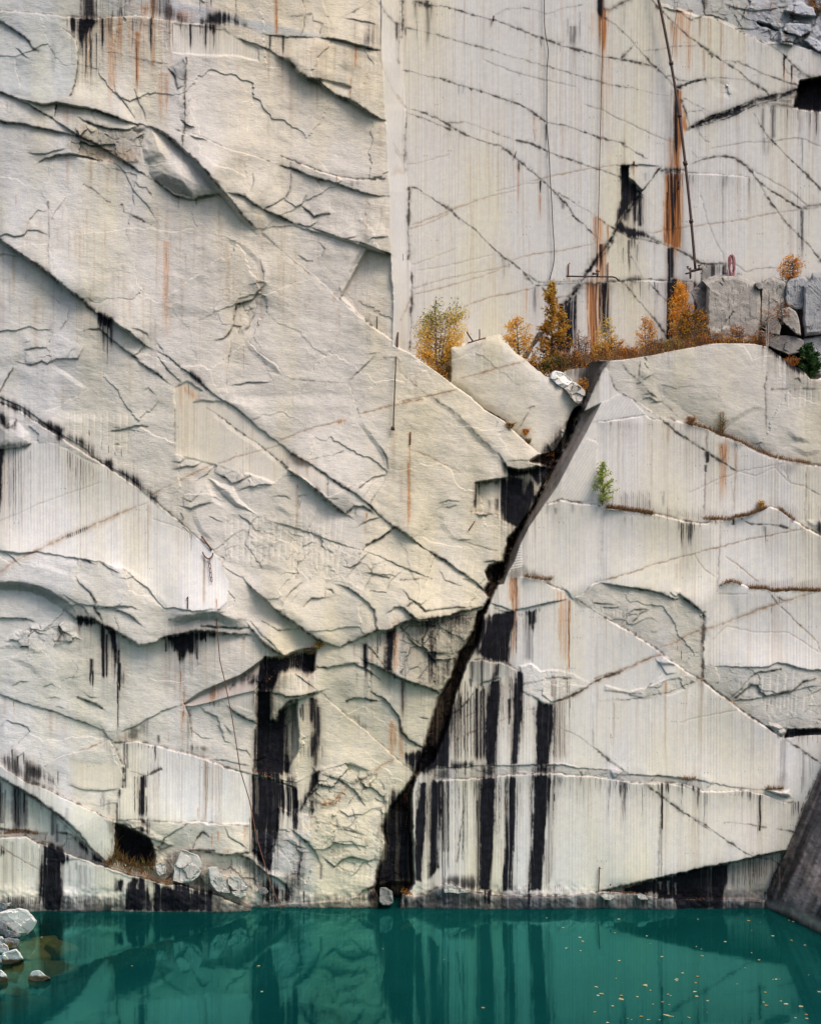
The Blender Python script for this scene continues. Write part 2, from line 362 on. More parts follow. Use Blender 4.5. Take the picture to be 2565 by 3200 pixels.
# grey, less warm parts
region("00 -900,-900 1240,-900 1310,0 10 1310,380 1200,350 860,285 420,260 310,215 130,175 00 1560,188 1300,148 1060,118 780,133 500,128 260,98 40,82 -900,82", tone=(.40, .412, .425), soft=8)
region("00 40,84 500,130 600,380 590,600 550,720 340,790 0,710 -900,600 -900,84", tone=(.43, .447, .462), soft=10)
region("00 0,935 200,965 560,1040 800,1245 560,1200 430,1500 180,1728 -900,1728 -900,935", tone=(.45, .445, .44), soft=25)
region("03 0,260 350,290 690,330 900,640 920,960 690,900 0,665 -900,660 -900,260", tone=(.475, .465, .445), soft=25)
region("13 1020,300 900,420 850,640 1330,1040 1590,1270 23 0,1430 23 310,655 230,600 0,520 13 1480,540", tone=(.475, .445, .39), soft=10)
# broken ground
for s, b, q in (("00 520,1130 560,1040 640,960 750,990 1000,1000 1130,1000 1110,1150 1060,1250 820,1250 560,1190", 1.2, (.40, .38, .35)),
             ("03 0,300 60,240 100,200 200,160 300,130 450,110 580,110 560,180 620,250 690,270 500,260 420,290 340,340 230,330 150,300", 1.3, None),
             ("12 150,900 430,900 690,985 870,1060 1050,1120 1190,1170 1020,1400 750,1400 500,1300 110,1230", .55, None),
             ("12 0,500 70,495 200,540 330,580 520,650 420,670 220,700 150,640", .5, None),
             ("12 1000,1420 1050,1290 1200,1200 1310,1200 1500,1310 1400,1400 1380,1480 1240,1470 1150,1440", .55, None),
             ("11 370,830 360,930 310,1050 270,1090 190,1050 205,940 215,870 330,840", .7, None),
             ("11 445,705 350,830 215,870 130,1130 40,1145 0,950 100,720 330,700", .2, None),
             ("01 110,1340 240,1320 330,1290 440,1280 600,1280 560,1200 300,1220 170,1260", .35, None),
             ("02 280,1170 700,1230 930,1290 1150,1430 1280,1600 1100,1500 900,1350 600,1260", .3, None),
             ("13 720,1560 790,1400 800,1250 1060,1200 1270,1270 1400,1300 1480,1350 1400,1400 1380,1500 1230,1530 1000,1500 860,1540", 1.3, None),
             ("14 350,300 600,230 700,340 870,490 700,600 560,560 470,560 330,400", .9, (.40, .385, .36)),
             ("14 700,120 1380,60 1340,520 1290,650 960,520 720,280", .75, None),
             ("23 30,110 380,60 580,40 560,180 460,350 400,380 330,640 150,590 0,500 0,150", 1.3, (.33, .31, .28)),
             ("04 900,170 1080,190 1340,350 1400,390 1560,420 1640,500 1640,700 1400,640 1280,640 1190,560 1100,300", 1.0, None),
             ("14 0,520 150,440 330,480 480,600 560,760 330,830 0,700", 1.3, None),
             ("04 290,280 420,260 500,250 590,290 680,370 700,440 600,430 450,360 330,320", .6, (.45, .44, .43)),
             ("30 480,30 600,65 800,125 900,135 1000,180 1100,235 1200,285 1290,325 1380,330 1500,340 1728,410 3600,410 3600,-900 480,-900", .45, (.36, .37, .39)),
             ("30 1000,30 1200,10 1500,20 1600,50 1728,120 2600,120 2600,420 1728,410 1500,340 1380,330 1290,300 1200,200 1080,110", 1.1, (.34, .35, .375)),
             ("30 1200,150 1250,120 1400,140 1500,60 1600,50 1728,120 2600,120 2600,400 1728,400 1560,350 1400,320 1400,250 1250,190", 1.7, (.33, .345, .37)),
             ("30 870,620 1000,640 1100,720 1010,740 900,740", .35, None),
             ("32 1620,940 1728,930 2600,930 2600,1400 1728,1050", .8, (.42, .42, .42))):
    region(s, br=b, tone=q, soft=10)
region("30 480,30 600,65 800,125 900,135 1000,180 1100,235 1200,285 1290,325 1380,330 1500,340 1728,410 3600,410 3600,-900 480,-900", fl=0, ro=.5, base=UP - .4, soft=3)
tilt("30 1500,30 1570,10 1660,60 1690,130 1560,120 1440,80", .4, .2, .5, 2); tilt("30 1440,180 1640,190 1640,250 1560,290 1430,240", .45, .1, .4, 2); tilt("30 1410,245 1530,280 1500,345 1400,330", .4, -.2, .3, 2); tilt("30 1580,310 1640,290 1728,330 1800,420 1700,400", .4, .1, .5, 2)
tilt("30 1230,170 1340,190 1390,240 1260,200", -.4, 0, .3)

# dark corner wall running out towards the camera on the right
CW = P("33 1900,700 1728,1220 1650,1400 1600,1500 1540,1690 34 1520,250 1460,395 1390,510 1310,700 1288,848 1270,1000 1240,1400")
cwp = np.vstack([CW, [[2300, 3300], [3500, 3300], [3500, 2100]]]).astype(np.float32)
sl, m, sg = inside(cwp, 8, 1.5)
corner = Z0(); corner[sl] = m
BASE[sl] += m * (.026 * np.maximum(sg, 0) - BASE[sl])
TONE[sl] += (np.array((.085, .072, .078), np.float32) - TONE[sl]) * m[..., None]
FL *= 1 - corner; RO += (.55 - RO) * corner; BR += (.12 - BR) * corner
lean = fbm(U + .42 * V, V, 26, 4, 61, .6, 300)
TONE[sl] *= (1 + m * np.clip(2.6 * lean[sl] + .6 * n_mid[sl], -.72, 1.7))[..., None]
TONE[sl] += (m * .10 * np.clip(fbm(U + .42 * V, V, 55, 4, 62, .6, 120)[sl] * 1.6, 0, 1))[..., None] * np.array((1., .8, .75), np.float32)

# depth offsets of the lower tiers
lowL = P("04 -1200,290 0,288 100,278 200,276 300,330 450,375 600,432 750,500 850,522 1000,575 1100,595 1280,650 1400,650 1640,720 1728,745 14 130,760 330,835 330,1600 04 -1200,1600")
region(lowL, base=.8, soft=3)
region("14 330,835 560,800 830,790 1000,780 1200,740 1290,690 1320,760 1320,1600 330,1600", base=.1, soft=3)
region("24 20,720 110,745 200,720 330,660 400,652 500,690 660,712 720,735 1000,740 1300,745 1400,720 1728,715 34 300,722 460,745 600,765 960,768 1280,775 1285,850 1280,1600 24 -100,1600 0,800", base=.22, soft=3, tone=(.30, .30, .31), fl=.6, ro=.25)
region("34 40,708 200,664 460,602 700,556 1000,488 1220,441 1460,396 1390,510 1310,700 1285,775 960,765 600,762 460,742 300,720", base=-.55, soft=3, tone=(.36, .345, .32), fl=.8)
region("04 892,180 950,200 1080,262 1150,300 1190,420 1180,500 1000,510 900,450 885,440", base=-1.3, tone=(.035, .037, .05), ro=.8, br=.6, soft=5, fl=0)  # near-black tone paints the cave's darkness into the recess
region("22 575,640 700,620 850,590 820,520 900,545 1050,520 1150,520 1110,640 1050,760 1000,850 900,990 870,965 780,930 770,880 690,890 560,870 580,760", base=-.45, soft=3)
region("30 1560,622 1728,600 2600,600 2600,870 1728,860 1510,832 1530,740", base=UP - 1.1, tone=(.06, .055, .06), br=.3, ro=.3)
region("30 185,1272 245,1272 240,1370 290,1400 345,1470 31 260,130 140,280 185,180", base=UP - .35, soft=2)
region("13 440,380 600,380 700,340 830,330 820,480 760,530 660,490 560,510 480,620 380,640 370,560", base=-.7, soft=6, br=.6, fl=0)
region("13 375,640 480,655 480,870 540,870 600,760 680,735 690,900 690,1100 600,1260 350,1260 380,900", base=-.8, soft=6, br=.4, fl=0)
region("13 340,1285 540,1340 680,1390 690,1540 600,1560 550,1540 540,1728 14 540,250 500,400 480,540 420,480 320,400 320,150 13 325,1650", base=-.25, soft=3, fl=.7, ro=.2)
region("33 1440,1008 1462,938 1728,930 2600,930 2600,990 1728,985 1560,985", base=-.35, tone=(.07, .07, .08), soft=2)

region("03 -400,960 0,1195 100,1270 200,1330 400,1420 560,1490 700,1560 888,1648 04 888,170 885,440 830,480 700,370 600,280 500,190 400,90 280,0 03 340,1520 220,1430 100,1360 0,1300 -400,1080", base=.55, tone=(.56, .55, .53), ro=.25, fl=0, soft=2)
region("04 600,285 640,195 720,130 888,172 885,440 830,478 700,370", fl=.8, soft=4)
# ------------------------------------------------------------------ rock: ledges, overhangs and cracks
L = line
# upper left
L('M', "00 -400,-20 -150,90 0,165 100,215 200,290 260,370 310,410", k=.8)
L('rS', "00 -600,75 40,82 250,95 380,105 500,128 640,133 780,135 900,125 1060,118 1180,140 1300,150 1440,175 1560,190 1640,185 1728,178 10 130,175 250,190 310,215 380,250 420,260", k=1.6)
L('S', "10 400,258 560,275 710,280 860,285"); L('M', "10 850,285 1000,300 1100,325 1200,350 1280,375 1335,388")
L('M', "00 480,218 540,250 590,310 607,380 600,480 590,580 575,660 550,720 530,760", k=-.7); L('S', "00 120,450 130,550 150,620 170,690", k=-1)
L('S', "00 125,365 170,400 215,445"); L('c', "00 630,0 625,60 618,112"); L('Q', "00 190,680 300,560 420,420 520,300 580,270", k=.5)
L('M', "00 -300,600 0,710 100,745 200,790 280,835 340,870 415,908"); L('M', "00 90,740 200,775 330,795 430,792 560,815 650,830 800,870 930,910 1050,950 1135,966", k=1.4)
L('B', "00 1130,966 1180,980 1300,1050 1420,1150 1500,1230 1600,1330 1728,1480", k=.9)
L('M', "00 -300,860 0,935 200,965 400,1000 560,1040 650,1066"); L('M', "00 340,870 450,940 560,1010 650,1070 740,1110 820,1160 940,1240 1100,1330 1180,1390", k=.8)
L('M', "00 430,795 426,860 415,908", k=-.8); L('M', "00 590,905 700,955 850,990 1000,990 1085,962", k=.8)
L('M', "00 285,1260 340,1220 500,1190 560,1190 700,1210 800,1245", k=.9); L('S', "00 200,1180 300,1190 500,1150 520,1120")
L('S', "00 820,1250 900,1270 970,1330 1000,1400 1040,1470 1150,1600 1190,1670 1220,1728", k=.7); L('S', "00 1020,1380 1080,1440 1130,1450 1170,1515", k=.6)
L('c', "00 640,1415 720,1460 800,1530 860,1560"); L('C', "00 940,1560 960,1630 1060,1680 1150,1728 01 1170,255")
L('S', "01 -100,370 0,340 60,320 110,340 200,320 225,210 290,140 370,155", k=1.2); L('S', "01 200,320 215,290 290,300 370,335"); L('c', "01 370,60 372,155 380,330 372,430 378,560")
L('S', "01 390,230 420,160 480,80 520,30", k=.6)
L('c', "10 220,-300 220,0 215,100 215,183"); L('S', "10 705,-60 750,80 740,170 735,230 715,280", k=-.6); L('c', "10 630,130 720,115 810,108"); L('c', "10 870,112 935,126"); L('S', "10 808,110 815,165 890,185 870,230 858,283", k=.5)
L('c', "10 1035,138 1150,75 1290,-20"); L('S', "10 1050,138 1120,155 1190,165 1300,188")
L('C', "00 1442,430 1435,560 1428,700 1430,870 1425,1030"); L('M', "00 1300,525 1350,590 1375,670 1430,650", k=.6); L('S', "00 1300,525 1360,480 1440,440", k=-.6)
region("00 1310,525 1430,445 1428,650 1380,670", br=.6, tone=(.36, .35, .33)); region("00 1370,690 1490,740 1490,1030 1430,1030", br=.6, soft=12)
L('c', "00 790,400 870,410 960,430 1100,460 1310,497"); L('S', "00 885,620 890,700 950,780 1020,850 1048,915", k=.8); L('S', "00 1035,690 1060,760 1110,840 1135,940", k=.8)
L('S', "10 230,300 400,350 470,380 550,428", k=1.2); L('B', "10 540,428 620,470 700,560 770,600 860,625 930,690 990,740", k=.75); L('B', "10 985,735 1090,770 1180,830 1260,880 1345,918", k=.7)
tilt("10 860,615 1100,670 1090,770 990,735", -.05, -.25, .5, 5)
L('rS', "10 -200,1000 0,1080 160,1145 350,1200 490,1240", k=1.0); L('rM', "10 555,1188 700,1260 850,1315 1000,1365 1150,1385 1290,1385 1385,1373", k=.7)
L('M', "10 540,1268 640,1300 800,1360 900,1390 1000,1420 1200,1490 1320,1515 1412,1518", k=.8); L('c', "10 480,1240 400,1210")
L('S', "10 640,1250 640,1400 630,1480 600,1530", k=-.5); L('S', "10 845,1370 880,1480", k=-.5); L('S', "10 340,1340 350,1400 330,1480", k=.5)
L('S', "00 1460,1048 1520,1065 1600,1085", k=1.3); L('C', "00 1415,1040 1412,1130 1425,1180"); L('c', "00 1350,1000 1430,1030 1500,1020")
dome("00 1172,992 1130,1080 1100,1150 1112,1230 1150,1262 1150,1340 1180,1390 1260,1445 1340,1500 1490,1530 1600,1505 1700,1490 1640,1400 1520,1260 1420,1160 1300,1060", .55, 75); L('M', "00 1180,1390 1260,1445 1340,1500 1490,1530 1600,1505 1728,1490", k=1.5); tilt("00 1180,1385 1260,1330 1400,1400 1490,1525 1340,1495", -.12, 0, -.5, 6)
# the long dark rib
L('G', "00 1420,1140 1500,1230 1600,1330 1728,1480 11 50,-100 130,0 200,90 270,180 330,230 405,308", k=1.0); L('c', "11 400,303 460,355 520,408")
L('M', "10 150,1478 270,1510 350,1570 430,1612", k=.8); L('M', "11 430,128 540,180 660,245", k=1.2)
L('S', "10 590,1540 680,1600 720,1580 760,1500", k=.8); L('M', "11 720,105 780,150 820,190 880,170 950,165", k=.6); L('S', "10 430,1610 520,1560 600,1530", k=.9)
L('S', "11 660,245 740,258 790,262 830,240 855,215"); L('S', "11 790,260 900,310 1050,360 1170,387", k=1.3); L('M', "11 1165,385 1280,430 1400,480 1430,495")
L('S', "11 1060,362 1100,350 1155,335"); L('S', "11 1240,385 1260,350 1300,350 1385,345", k=1.2); L('S', "11 410,300 500,265 620,270", k=.5)
L('S', "11 865,390 900,440 880,500", k=.6); L('S', "11 690,480 760,530 810,538", k=.6)
tilt("11 660,260 1050,370 1230,430 1020,825 520,405 430,310", -.10, -.10, .06, 4); tilt("11 1235,435 1400,480 1430,900 1420,1140 1150,950 1035,800", -.38, .25, .12, 4)
L('rM', "11 1055,860 1150,950 1300,1050 1430,1140", k=1.0); L('c', "11 515,402 650,530 780,630 900,730 1030,825 1060,865"); L('rQ', "11 515,402 650,530 780,630 900,730 1040,835", k=.35)
L('Q', "11 1230,430 1150,560 1090,680 1035,800", k=-1.0); L('c', "11 1020,825 1040,790 1010,730")
L('rQ', "11 110,330 220,385 300,430 400,520 435,610 430,690 445,705", k=-.6); L('S', "11 400,510 435,610 430,690 447,706", k=.8)
L('M', "11 447,706 390,770 350,830 270,860 215,870 205,940 190,1050 130,1130 40,1145", k=-.8); L('S', "11 330,715 400,695 445,705"); L('S', "11 390,815 440,810 470,850", k=.5)
L('S', "11 370,830 360,930 310,1050 270,1090", k=-1.2); L('rS', "11 268,1090 340,1180 430,1270 530,1330 590,1415", k=1.1); L('c', "11 590,1415 660,1440 800,1452 900,1465 1100,1472")
L('S', "11 178,1130 175,1220 150,1350 145,1500 157,1630", k=-1.2); L('S', "11 148,1495 250,1490 300,1470 400,1465 510,1458")
L('Q', "11 280,1100 340,1190 430,1280 520,1340 570,1410 400,1440", k=.5)
L('S', "11 1088,1470 1110,1560 1140,1640 1168,1728 12 1160,140", k=-.9); L('S', "11 1090,1470 1150,1390 1230,1310 1300,1245", k=1.0); L('S', "11 1235,1248 1305,1245", k=.8)
L('C', "11 1350,1277 1400,1277 1450,1280 1490,1322"); L('c', "11 1465,1370 1560,1450 1650,1530 1728,1590 21 230,1560 300,1620 460,1728 22 380,60 520,180 640,310 720,390 800,475")
L('Q', "22 230,-40 380,60 520,180 640,310 720,390 800,475", k=.5)
grooves("11 1035,930", "11 590,1600", "11 1330,1165", "11 930,1640", 8); grooves("11 215,680", "11 0,910", "11 330,720", "11 90,960", 4); grooves("22 280,20", "22 70,440", "22 620,290", "22 420,740", 7, .012)
grooves("02 535,80", "02 535,250", "02 990,80", "02 985,440", 10, .03); ts('02', "688,230,285,9 787,320,400,9 840,350,420,8 890,400,435,7 938,380,445,8", 'K', .8, .8, .2)
grooves("12 145,890", "12 145,1250", "12 680,880", "12 635,1300", 12, .035, 3.4); grooves("12 728,840", "12 728,1280", "12 1052,840", "12 1000,1400", 8, .035, 3.4)
grooves("11 950,60", "11 945,190", "11 1340,140", "11 1290,350", 9, .025); grooves("22 430,1130", "22 370,1420", "22 580,1180", "22 540,1560", 4, .03); grooves("22 160,1350", "22 160,1480", "22 320,1360", "22 300,1500", 4, .02)
grooves("33 1100,540", "33 1100,660", "33 1520,480", "33 1500,830", 8, .04, 3.2); grooves("33 1300,690", "33 1295,810", "33 1660,640", "33 1650,850", 7, .03, 3.2)
grooves("24 -120,400", "24 -120,580", "14 1340,190", "14 1290,640", 7, .03); grooves("14 1040,520", "14 1040,680", "14 1300,430", "14 1260,660", 7, .03); grooves("10 165,850", "10 165,1050", "10 600,940", "10 600,1040", 7, .015)
grooves("21 575,1170", "21 575,1350", "21 940,1410", "21 940,1560", 7, .02); grooves("31 1480,1530", "31 1480,1670", "31 1700,1540", "31 1700,1640", 6, .03)
# left
L('B', "01 -300,90 -120,240 0,360 80,420 200,500 340,600 480,710 600,800 700,890 760,935", k=1.05); L('B', "01 745,925 850,990 1000,1090 1060,1140 1125,1185", k=.85)
L('S', "01 -60,520 20,480 90,485 165,502"); L('M', "01 630,1075 700,1057 780,1060 850,1130 940,1200 1040,1265 1150,1360 1250,1430 1330,1490", k=.7)
L('S', "01 1125,1182 1080,1230 1035,1265", k=-1); L('S', "01 1130,1190 1210,1220 1300,1265 1400,1350 1500,1430 1600,1520 1728,1610 12 130,0 250,90 400,220 530,320 645,405", k=1.2)
L('S', "01 1205,1245 1290,1360 1340,1410 1410,1465", k=.8); L('S', "01 1010,1050 1060,1055 1130,1090 1150,1130", k=.8); L('S', "01 1205,1160 1260,1230", k=.8)
L('S', "01 385,790 460,850 540,905 520,1000 465,1065", k=-.9); L('S', "01 185,1230 280,1200 365,1200"); L('S', "01 190,1165 235,1148", k=.7)
L('S', "01 110,1310 240,1335 330,1298 370,1328 440,1287 600,1287 655,1180", k=1.2); L('M', "01 110,1350 50,1440 0,1540 -60,1600", k=-.6); L('rQ', "01 410,1325 560,1430 715,1522", k=.6)
L('Q', "01 636,830 700,808 850,815 765,905", k=.4); L('S', "01 1110,1530 1150,1510 1200,1560", k=.7)
L('S', "01 -200,1500 0,1570 60,1610 150,1650 280,1728 02 350,190 450,250 560,310 680,390 740,450 870,530 1000,590 1090,680 1160,735", k=1.0)
L('rM', "02 -300,-60 0,20 30,25 200,110 340,210 500,300 640,400 760,470 870,545 970,610 1080,690 1160,745", k=1.0)
L('rS', "02 1155,735 1250,830 1400,950 1530,1070 1640,1160 1728,1240 12 110,1280", k=1.4)
dome("02 0,190 120,150 240,260 240,340 130,380 -60,390", .25, 40); L('M', "02 -60,395 0,385 80,375 150,370 245,330", k=.8); L('S', "02 0,90 60,210 110,200", k=1)
L('M', "02 850,240 930,225 1040,195 1100,195 1150,210", k=.5); L('S', "02 1000,220 1080,240", k=.8); L('c', "02 890,345 930,343"); L('S', "02 880,205 930,210", k=.7)
L('S', "02 1340,540 1420,515 1500,515 1565,475", k=1.4); L('S', "02 1350,480 1400,480 1435,445", k=1.2)
L('M', "02 1405,820 1480,840 1540,810 1630,795", k=.7); L('S', "02 1520,620 1600,570 1670,495", k=.8); L('S', "02 1410,750 1480,780 1560,700", k=.6); L('S', "02 1620,900 1728,950", k=.6)
L('rQ', "02 1590,590 1640,700 1728,790 12 60,760 190,830", k=.8); L('Q', "02 1510,850 1560,1000 1680,1110", k=.7); L('c', "02 1350,60 1352,410")
L('S', "02 -200,1140 0,1155 150,1180 290,1165 450,1195 640,1228 770,1242 900,1300", k=1.1); L('M', "02 640,1225 710,1255", k=.5); L('S', "02 770,1245 850,1300 930,1335", k=1.1)
L('S', "02 940,1285 1060,1390 1140,1440 1210,1540 1270,1600 1350,1600 1400,1615 1500,1630 1620,1610 1728,1620", k=1.3)
L('S', "02 0,1160 50,1170 110,1215 155,1265", k=1.2); L('F', "02 -400,1370 0,1400 130,1405 260,1425 400,1480 480,1540 560,1610 620,1690", k=1.0)
L('S', "02 480,1495 540,1540 650,1610 690,1680", k=.9); L('M', "02 585,1345 620,1410 700,1480 740,1560 730,1610 770,1660 800,1728", k=.6); L('rQ', "02 590,1240 585,1345 700,1300", k=.4)
L('M', "02 750,1590 830,1605 900,1600 1000,1595 1060,1620", k=.6); L('M', "02 880,1615 1000,1660 1100,1740", k=.7); L('c', "02 950,1500 1020,1550")
L('M', "02 -200,1670 0,1683 150,1680 210,1688 275,1710", k=.8); L('rQ', "02 230,1225 400,1280 560,1330", k=.6)
L('F', "02 1280,1700 1400,1668 1540,1640 1728,1640 13 100,45 200,85 325,92", k=.8)
L('B', "03 480,0 590,80 700,75 790,130 900,190 1000,240 1080,285 1150,275 1220,260 1240,235 1350,200 1500,175 1728,188 13 200,195 370,205", k=1.0)
L('B', "13 330,150 430,270 520,330 590,375 650,378 705,340", k=.8); L('M', "13 -60,138 0,140 150,145 325,150", k=.6); L('S', "13 320,88 400,180 500,280 590,372", k=.8); L('S', "13 410,90 540,170 640,160 740,155", k=.6)
# centre band
L('C', "12 -20,50 100,130 250,250 400,350 520,450 640,540"); L('rQ', "12 -20,50 100,130 250,250 400,350 520,450 640,540", k=.4)
L('M', "12 638,400 700,440 790,492", k=1.0); L('M', "12 780,490 900,570 1050,670 1140,720 1240,800 1340,890 1435,972", k=.55)
L('B', "12 618,535 720,600 850,700 980,820 1070,882", k=.85); L('M', "12 1060,868 1120,815 1200,820 1285,872", k=.7); L('S', "12 1140,830 1130,880 1050,885", k=.7); L('S', "12 620,585 690,578", k=1)
L('B', "12 1425,965 1500,1020 1600,1092", k=.7); L('M', "12 1590,1085 1728,1190 22 100,1085 210,1160 350,1240 440,1310 530,1370 600,1430 665,1482", k=.7)
L('S', "12 1165,972 1230,930 1345,893", k=1.3); L('M', "12 1445,980 1370,1040 1280,1090 1220,1130 1190,1168", k=-.9); L('S', "12 1190,1165 1300,1200 1430,1260 1560,1310 1728,1380", k=.9)
L('S', "12 440,910 540,950 690,990 870,1060 960,1090 1050,1120 1190,1165", k=.9); L('S', "12 1235,1180 1150,1270 1100,1298 1045,1285", k=-1.3); L('S', "12 1220,1175 1150,1200 1095,1225", k=1)
L('S', "12 1385,540 1370,578 1305,590 1270,600 1150,690", k=-1.2); L('c', "12 1385,560 1370,620 1310,710 1255,800"); L('c', "12 1285,600 1260,660 1200,740")
L('rQ', "12 1160,140 1240,240 1330,350 1390,450 1385,540", k=-.8); L('S', "12 1330,350 1390,450 1388,545", k=.8); L('c', "12 760,465 950,430 1050,390"); L('S', "12 1085,665 1140,650", k=.6); L('c', "12 930,585 925,750"); L('S', "12 930,755 1015,760", k=.6)
dome("12 0,600 60,620 100,640 190,660 250,770 330,850 420,905 300,860 200,820 100,730", .22, 25); L('S', "12 205,700 320,665 400,650 525,648", k=1.2); L('M', "12 60,560 150,600 180,640 260,620 330,590", k=.6)
L('S', "12 720,775 690,850 700,740 780,725", k=.8); L('S', "12 500,735 600,740 640,770", k=.6); L('Q', "12 540,800 650,900", k=.5)
L('S', "12 110,1280 200,1330 300,1395", k=.8); L('B', "12 290,1385 390,1500 470,1570 550,1640 640,1700 13 640,90 750,180 870,260 1020,298", k=1.0)
L('S', "12 565,1600 600,1520 660,1460 730,1400", k=1.2); L('S', "12 640,1560 700,1490", k=.6); L('M', "12 740,1590 800,1530 910,1522", k=.7); L('S', "12 910,1455 960,1462 975,1492", k=1.3); L('S', "12 910,1460 905,1525", k=1)
L('M', "12 978,1415 1080,1440 1180,1520 1280,1620 1300,1728 13 1315,190", k=.8); L('S', "12 1240,1470 1380,1482 1410,1390 1470,1340 1512,1308", k=1); L('S', "12 1180,1330 1300,1340 1400,1370 1430,1320", k=.8)
L('S', "22 25,1458 80,1530 170,1580 212,1540", k=1.0); L('c', "22 0,1380 12 1728,1380"); L('M', "12 1380,1650 1440,1600 1510,1600 1600,1690", k=.8); L('M', "22 30,1600 110,1550 200,1625 400,1605 560,1590", k=.35)
L('S', "22 300,1310 350,1400 480,1440", k=.6); L('S', "22 480,1380 560,1390 650,1470", k=1.2); L('S', "22 330,1240 400,1290 540,1360", k=.4); L('S', "22 300,790 380,770 465,780", k=.8); L('S', "22 350,830 440,812", k=.8); L('Q', "22 350,850 340,950 420,1050 540,1080", k=.4); L('S', "22 460,1078 540,1080", k=.8); L('S', "22 400,1060 760,1170", k=.3)
L('M', "22 560,870 620,888 700,885 775,880", k=.8); L('S', "22 570,640 575,760 590,830", k=-1); L('M', "22 570,642 660,635 760,610 870,590", k=.8); L('B', "22 795,470 830,520 900,545 1000,535 1060,520 1165,490", k=.8); L('S', "22 820,470 900,465 1040,460", k=.6)
L('S', "22 640,1250 720,1240 760,1260", k=1.2); L('S', "22 900,230 950,160 1010,50", k=.7); L('S', "22 980,60 1040,35", k=.7)
L('B', "12 1500,1600 1600,1690 22 100,1700 200,1700 300,1690 400,1660 480,1630 560,1610 650,1585", k=.6); L('B', "13 1010,300 1100,262 1200,225 1300,180 1400,170 1470,130 1560,100 1728,95 23 100,90 330,70 420,50", k=.8)
# lower left
L('S', "03 -200,570 0,665 110,710 240,745 400,790 560,850 690,900 800,940 925,972", k=1.3); L('M', "03 795,935 830,1000 850,1015", k=.8)
L('rS', "03 320,1240 420,1170 500,1130 650,1095 800,1035 850,1030", k=1.2); L('S', "03 920,970 1050,910 1130,860 1240,800 1425,738", k=1.3)
ramp("03 1420,740 1530,660 1728,570 13 0,625 100,580 250,520 350,450 430,395", "03 1440,755 1480,760 1728,710 13 0,735 150,690 250,665 360,640 420,560 440,470", -.45, .15, tone=(.40, .35, .31), fl=0, ro=.3)
L('S', "13 -60,640 0,625 100,580 250,520 350,450 420,400", k=1.0)
L('M', "03 595,685 700,720 750,745 805,782", k=.7); L('S', "03 665,655 700,680 750,690", k=.8); L('S', "03 90,600 160,570 220,573", k=.9); L('S', "03 340,610 400,585 425,600", k=.8); L('S', "03 360,690 420,685 470,700", k=.6); L('c', "03 560,395 610,465 560,550"); L('Q', "03 90,370 240,440 330,530", k=.4); L('S', "03 430,760 500,775", k=.8)
L('M', "03 1422,738 1460,820 1480,930 1470,1040", k=-.9); L('S', "03 1540,750 1580,800 1680,840 1700,890", k=.8); L('S', "03 1680,900 1728,980", k=.8); L('S', "03 1480,940 1560,1000 1650,1010", k=.6)
L('rM', "03 860,1045 1070,1030 1280,1080 1500,1130 1728,1220 13 130,1230 350,1285", k=.8); L('rM', "13 340,1283 540,1340 690,1392", k=1.0)
L('X', "03 950,1220 958,1300 955,1360 940,1392"); L('C', "03 930,1395 912,1500 900,1640"); L('C', "03 1000,1262 1100,1290 1130,1300 1150,1290 1260,1238"); L('M', "03 850,1030 900,1100 945,1210", k=-.8)
L('S', "03 540,1365 600,1395 720,1412 840,1405 930,1392", k=.9); L('rS', "03 905,1638 1100,1640 1350,1650 1500,1640 1728,1672 13 130,1665 330,1680", k=1.2)
L('S', "03 0,1120 90,1080 180,1000 225,950 215,920 120,890 40,868 0,920", k=-.9); L('S', "03 140,1160 190,1110", k=1)
L('rM', "03 -300,1000 0,1195 100,1270 200,1330 400,1420 560,1490 700,1560 890,1648", k=.3); L('B', "03 -300,1130 0,1300 100,1360 220,1430 340,1520 460,1600 560,1690 620,1740 04 700,370 835,482", k=.8)
L('C', "04 889,165 889,300 886,440"); L('M', "04 430,250 520,250 600,290 650,330", k=.7); L('c', "04 585,240 640,195"); L('S', "04 0,215 100,240 200,240 300,262", k=1.0)
L('rM', "04 -300,290 0,285 200,276 300,332 450,372 600,432 750,500 850,522 1000,577 1100,593 1280,650 1400,645 1640,712 1728,745 14 130,760 330,838", k=1.1)
L('S', "04 330,330 420,390 470,460 330,470", k=.8); L('B', "04 885,170 950,200 1080,260 1150,300 1190,420", k=.7); L('S', "04 1150,290 1250,330 1340,360", k=1); L('M', "04 1250,310 1350,230 1450,180", k=.4)
L('M', "04 1490,400 1520,290 1560,245 1620,280", k=.5); L('M', "04 1400,390 1580,390 1660,390 14 60,410 140,425 330,405", k=1.0); L('S', "14 130,200 170,290 240,330 300,380", k=1.0)

# around the black pocket
L('M', "13 465,650 540,655 600,690 700,682 780,670 855,640", k=1.1); L('B', "13 530,870 545,800 620,722 720,702 855,650", k=.7); L('M', "13 470,860 530,872", k=.8)
L('rS', "13 845,635 950,720 1080,830 1200,930 1330,1040 1450,1150 1590,1272", k=1.5); L('M', "13 830,450 920,457 1010,435 1130,430 1180,455 1250,490 1340,565", k=.7); L('S', "13 1010,430 1080,420 1175,430", k=.9)
L('B', "13 1195,395 1370,480 1500,550 1728,630 23 150,590 320,658", k=.9); L('C', "13 1160,270 1230,285 1300,370 1375,465"); L('M', "13 1470,135 1560,230 1650,300 1728,350 23 60,230 120,290 200,340 330,352 410,385", k=.8); L('S', "13 1330,185 1370,200 1460,160", k=1)
L('M', "13 1250,640 1350,690 1400,740 1470,840 1490,950 1540,1010 1680,1085", k=.9); L('M', "13 1060,725 1130,700 1180,700 1310,718", k=.7); L('S', "13 1330,710 1400,740 1410,690", k=.8); L('S', "13 1500,640 1520,580", k=-1)
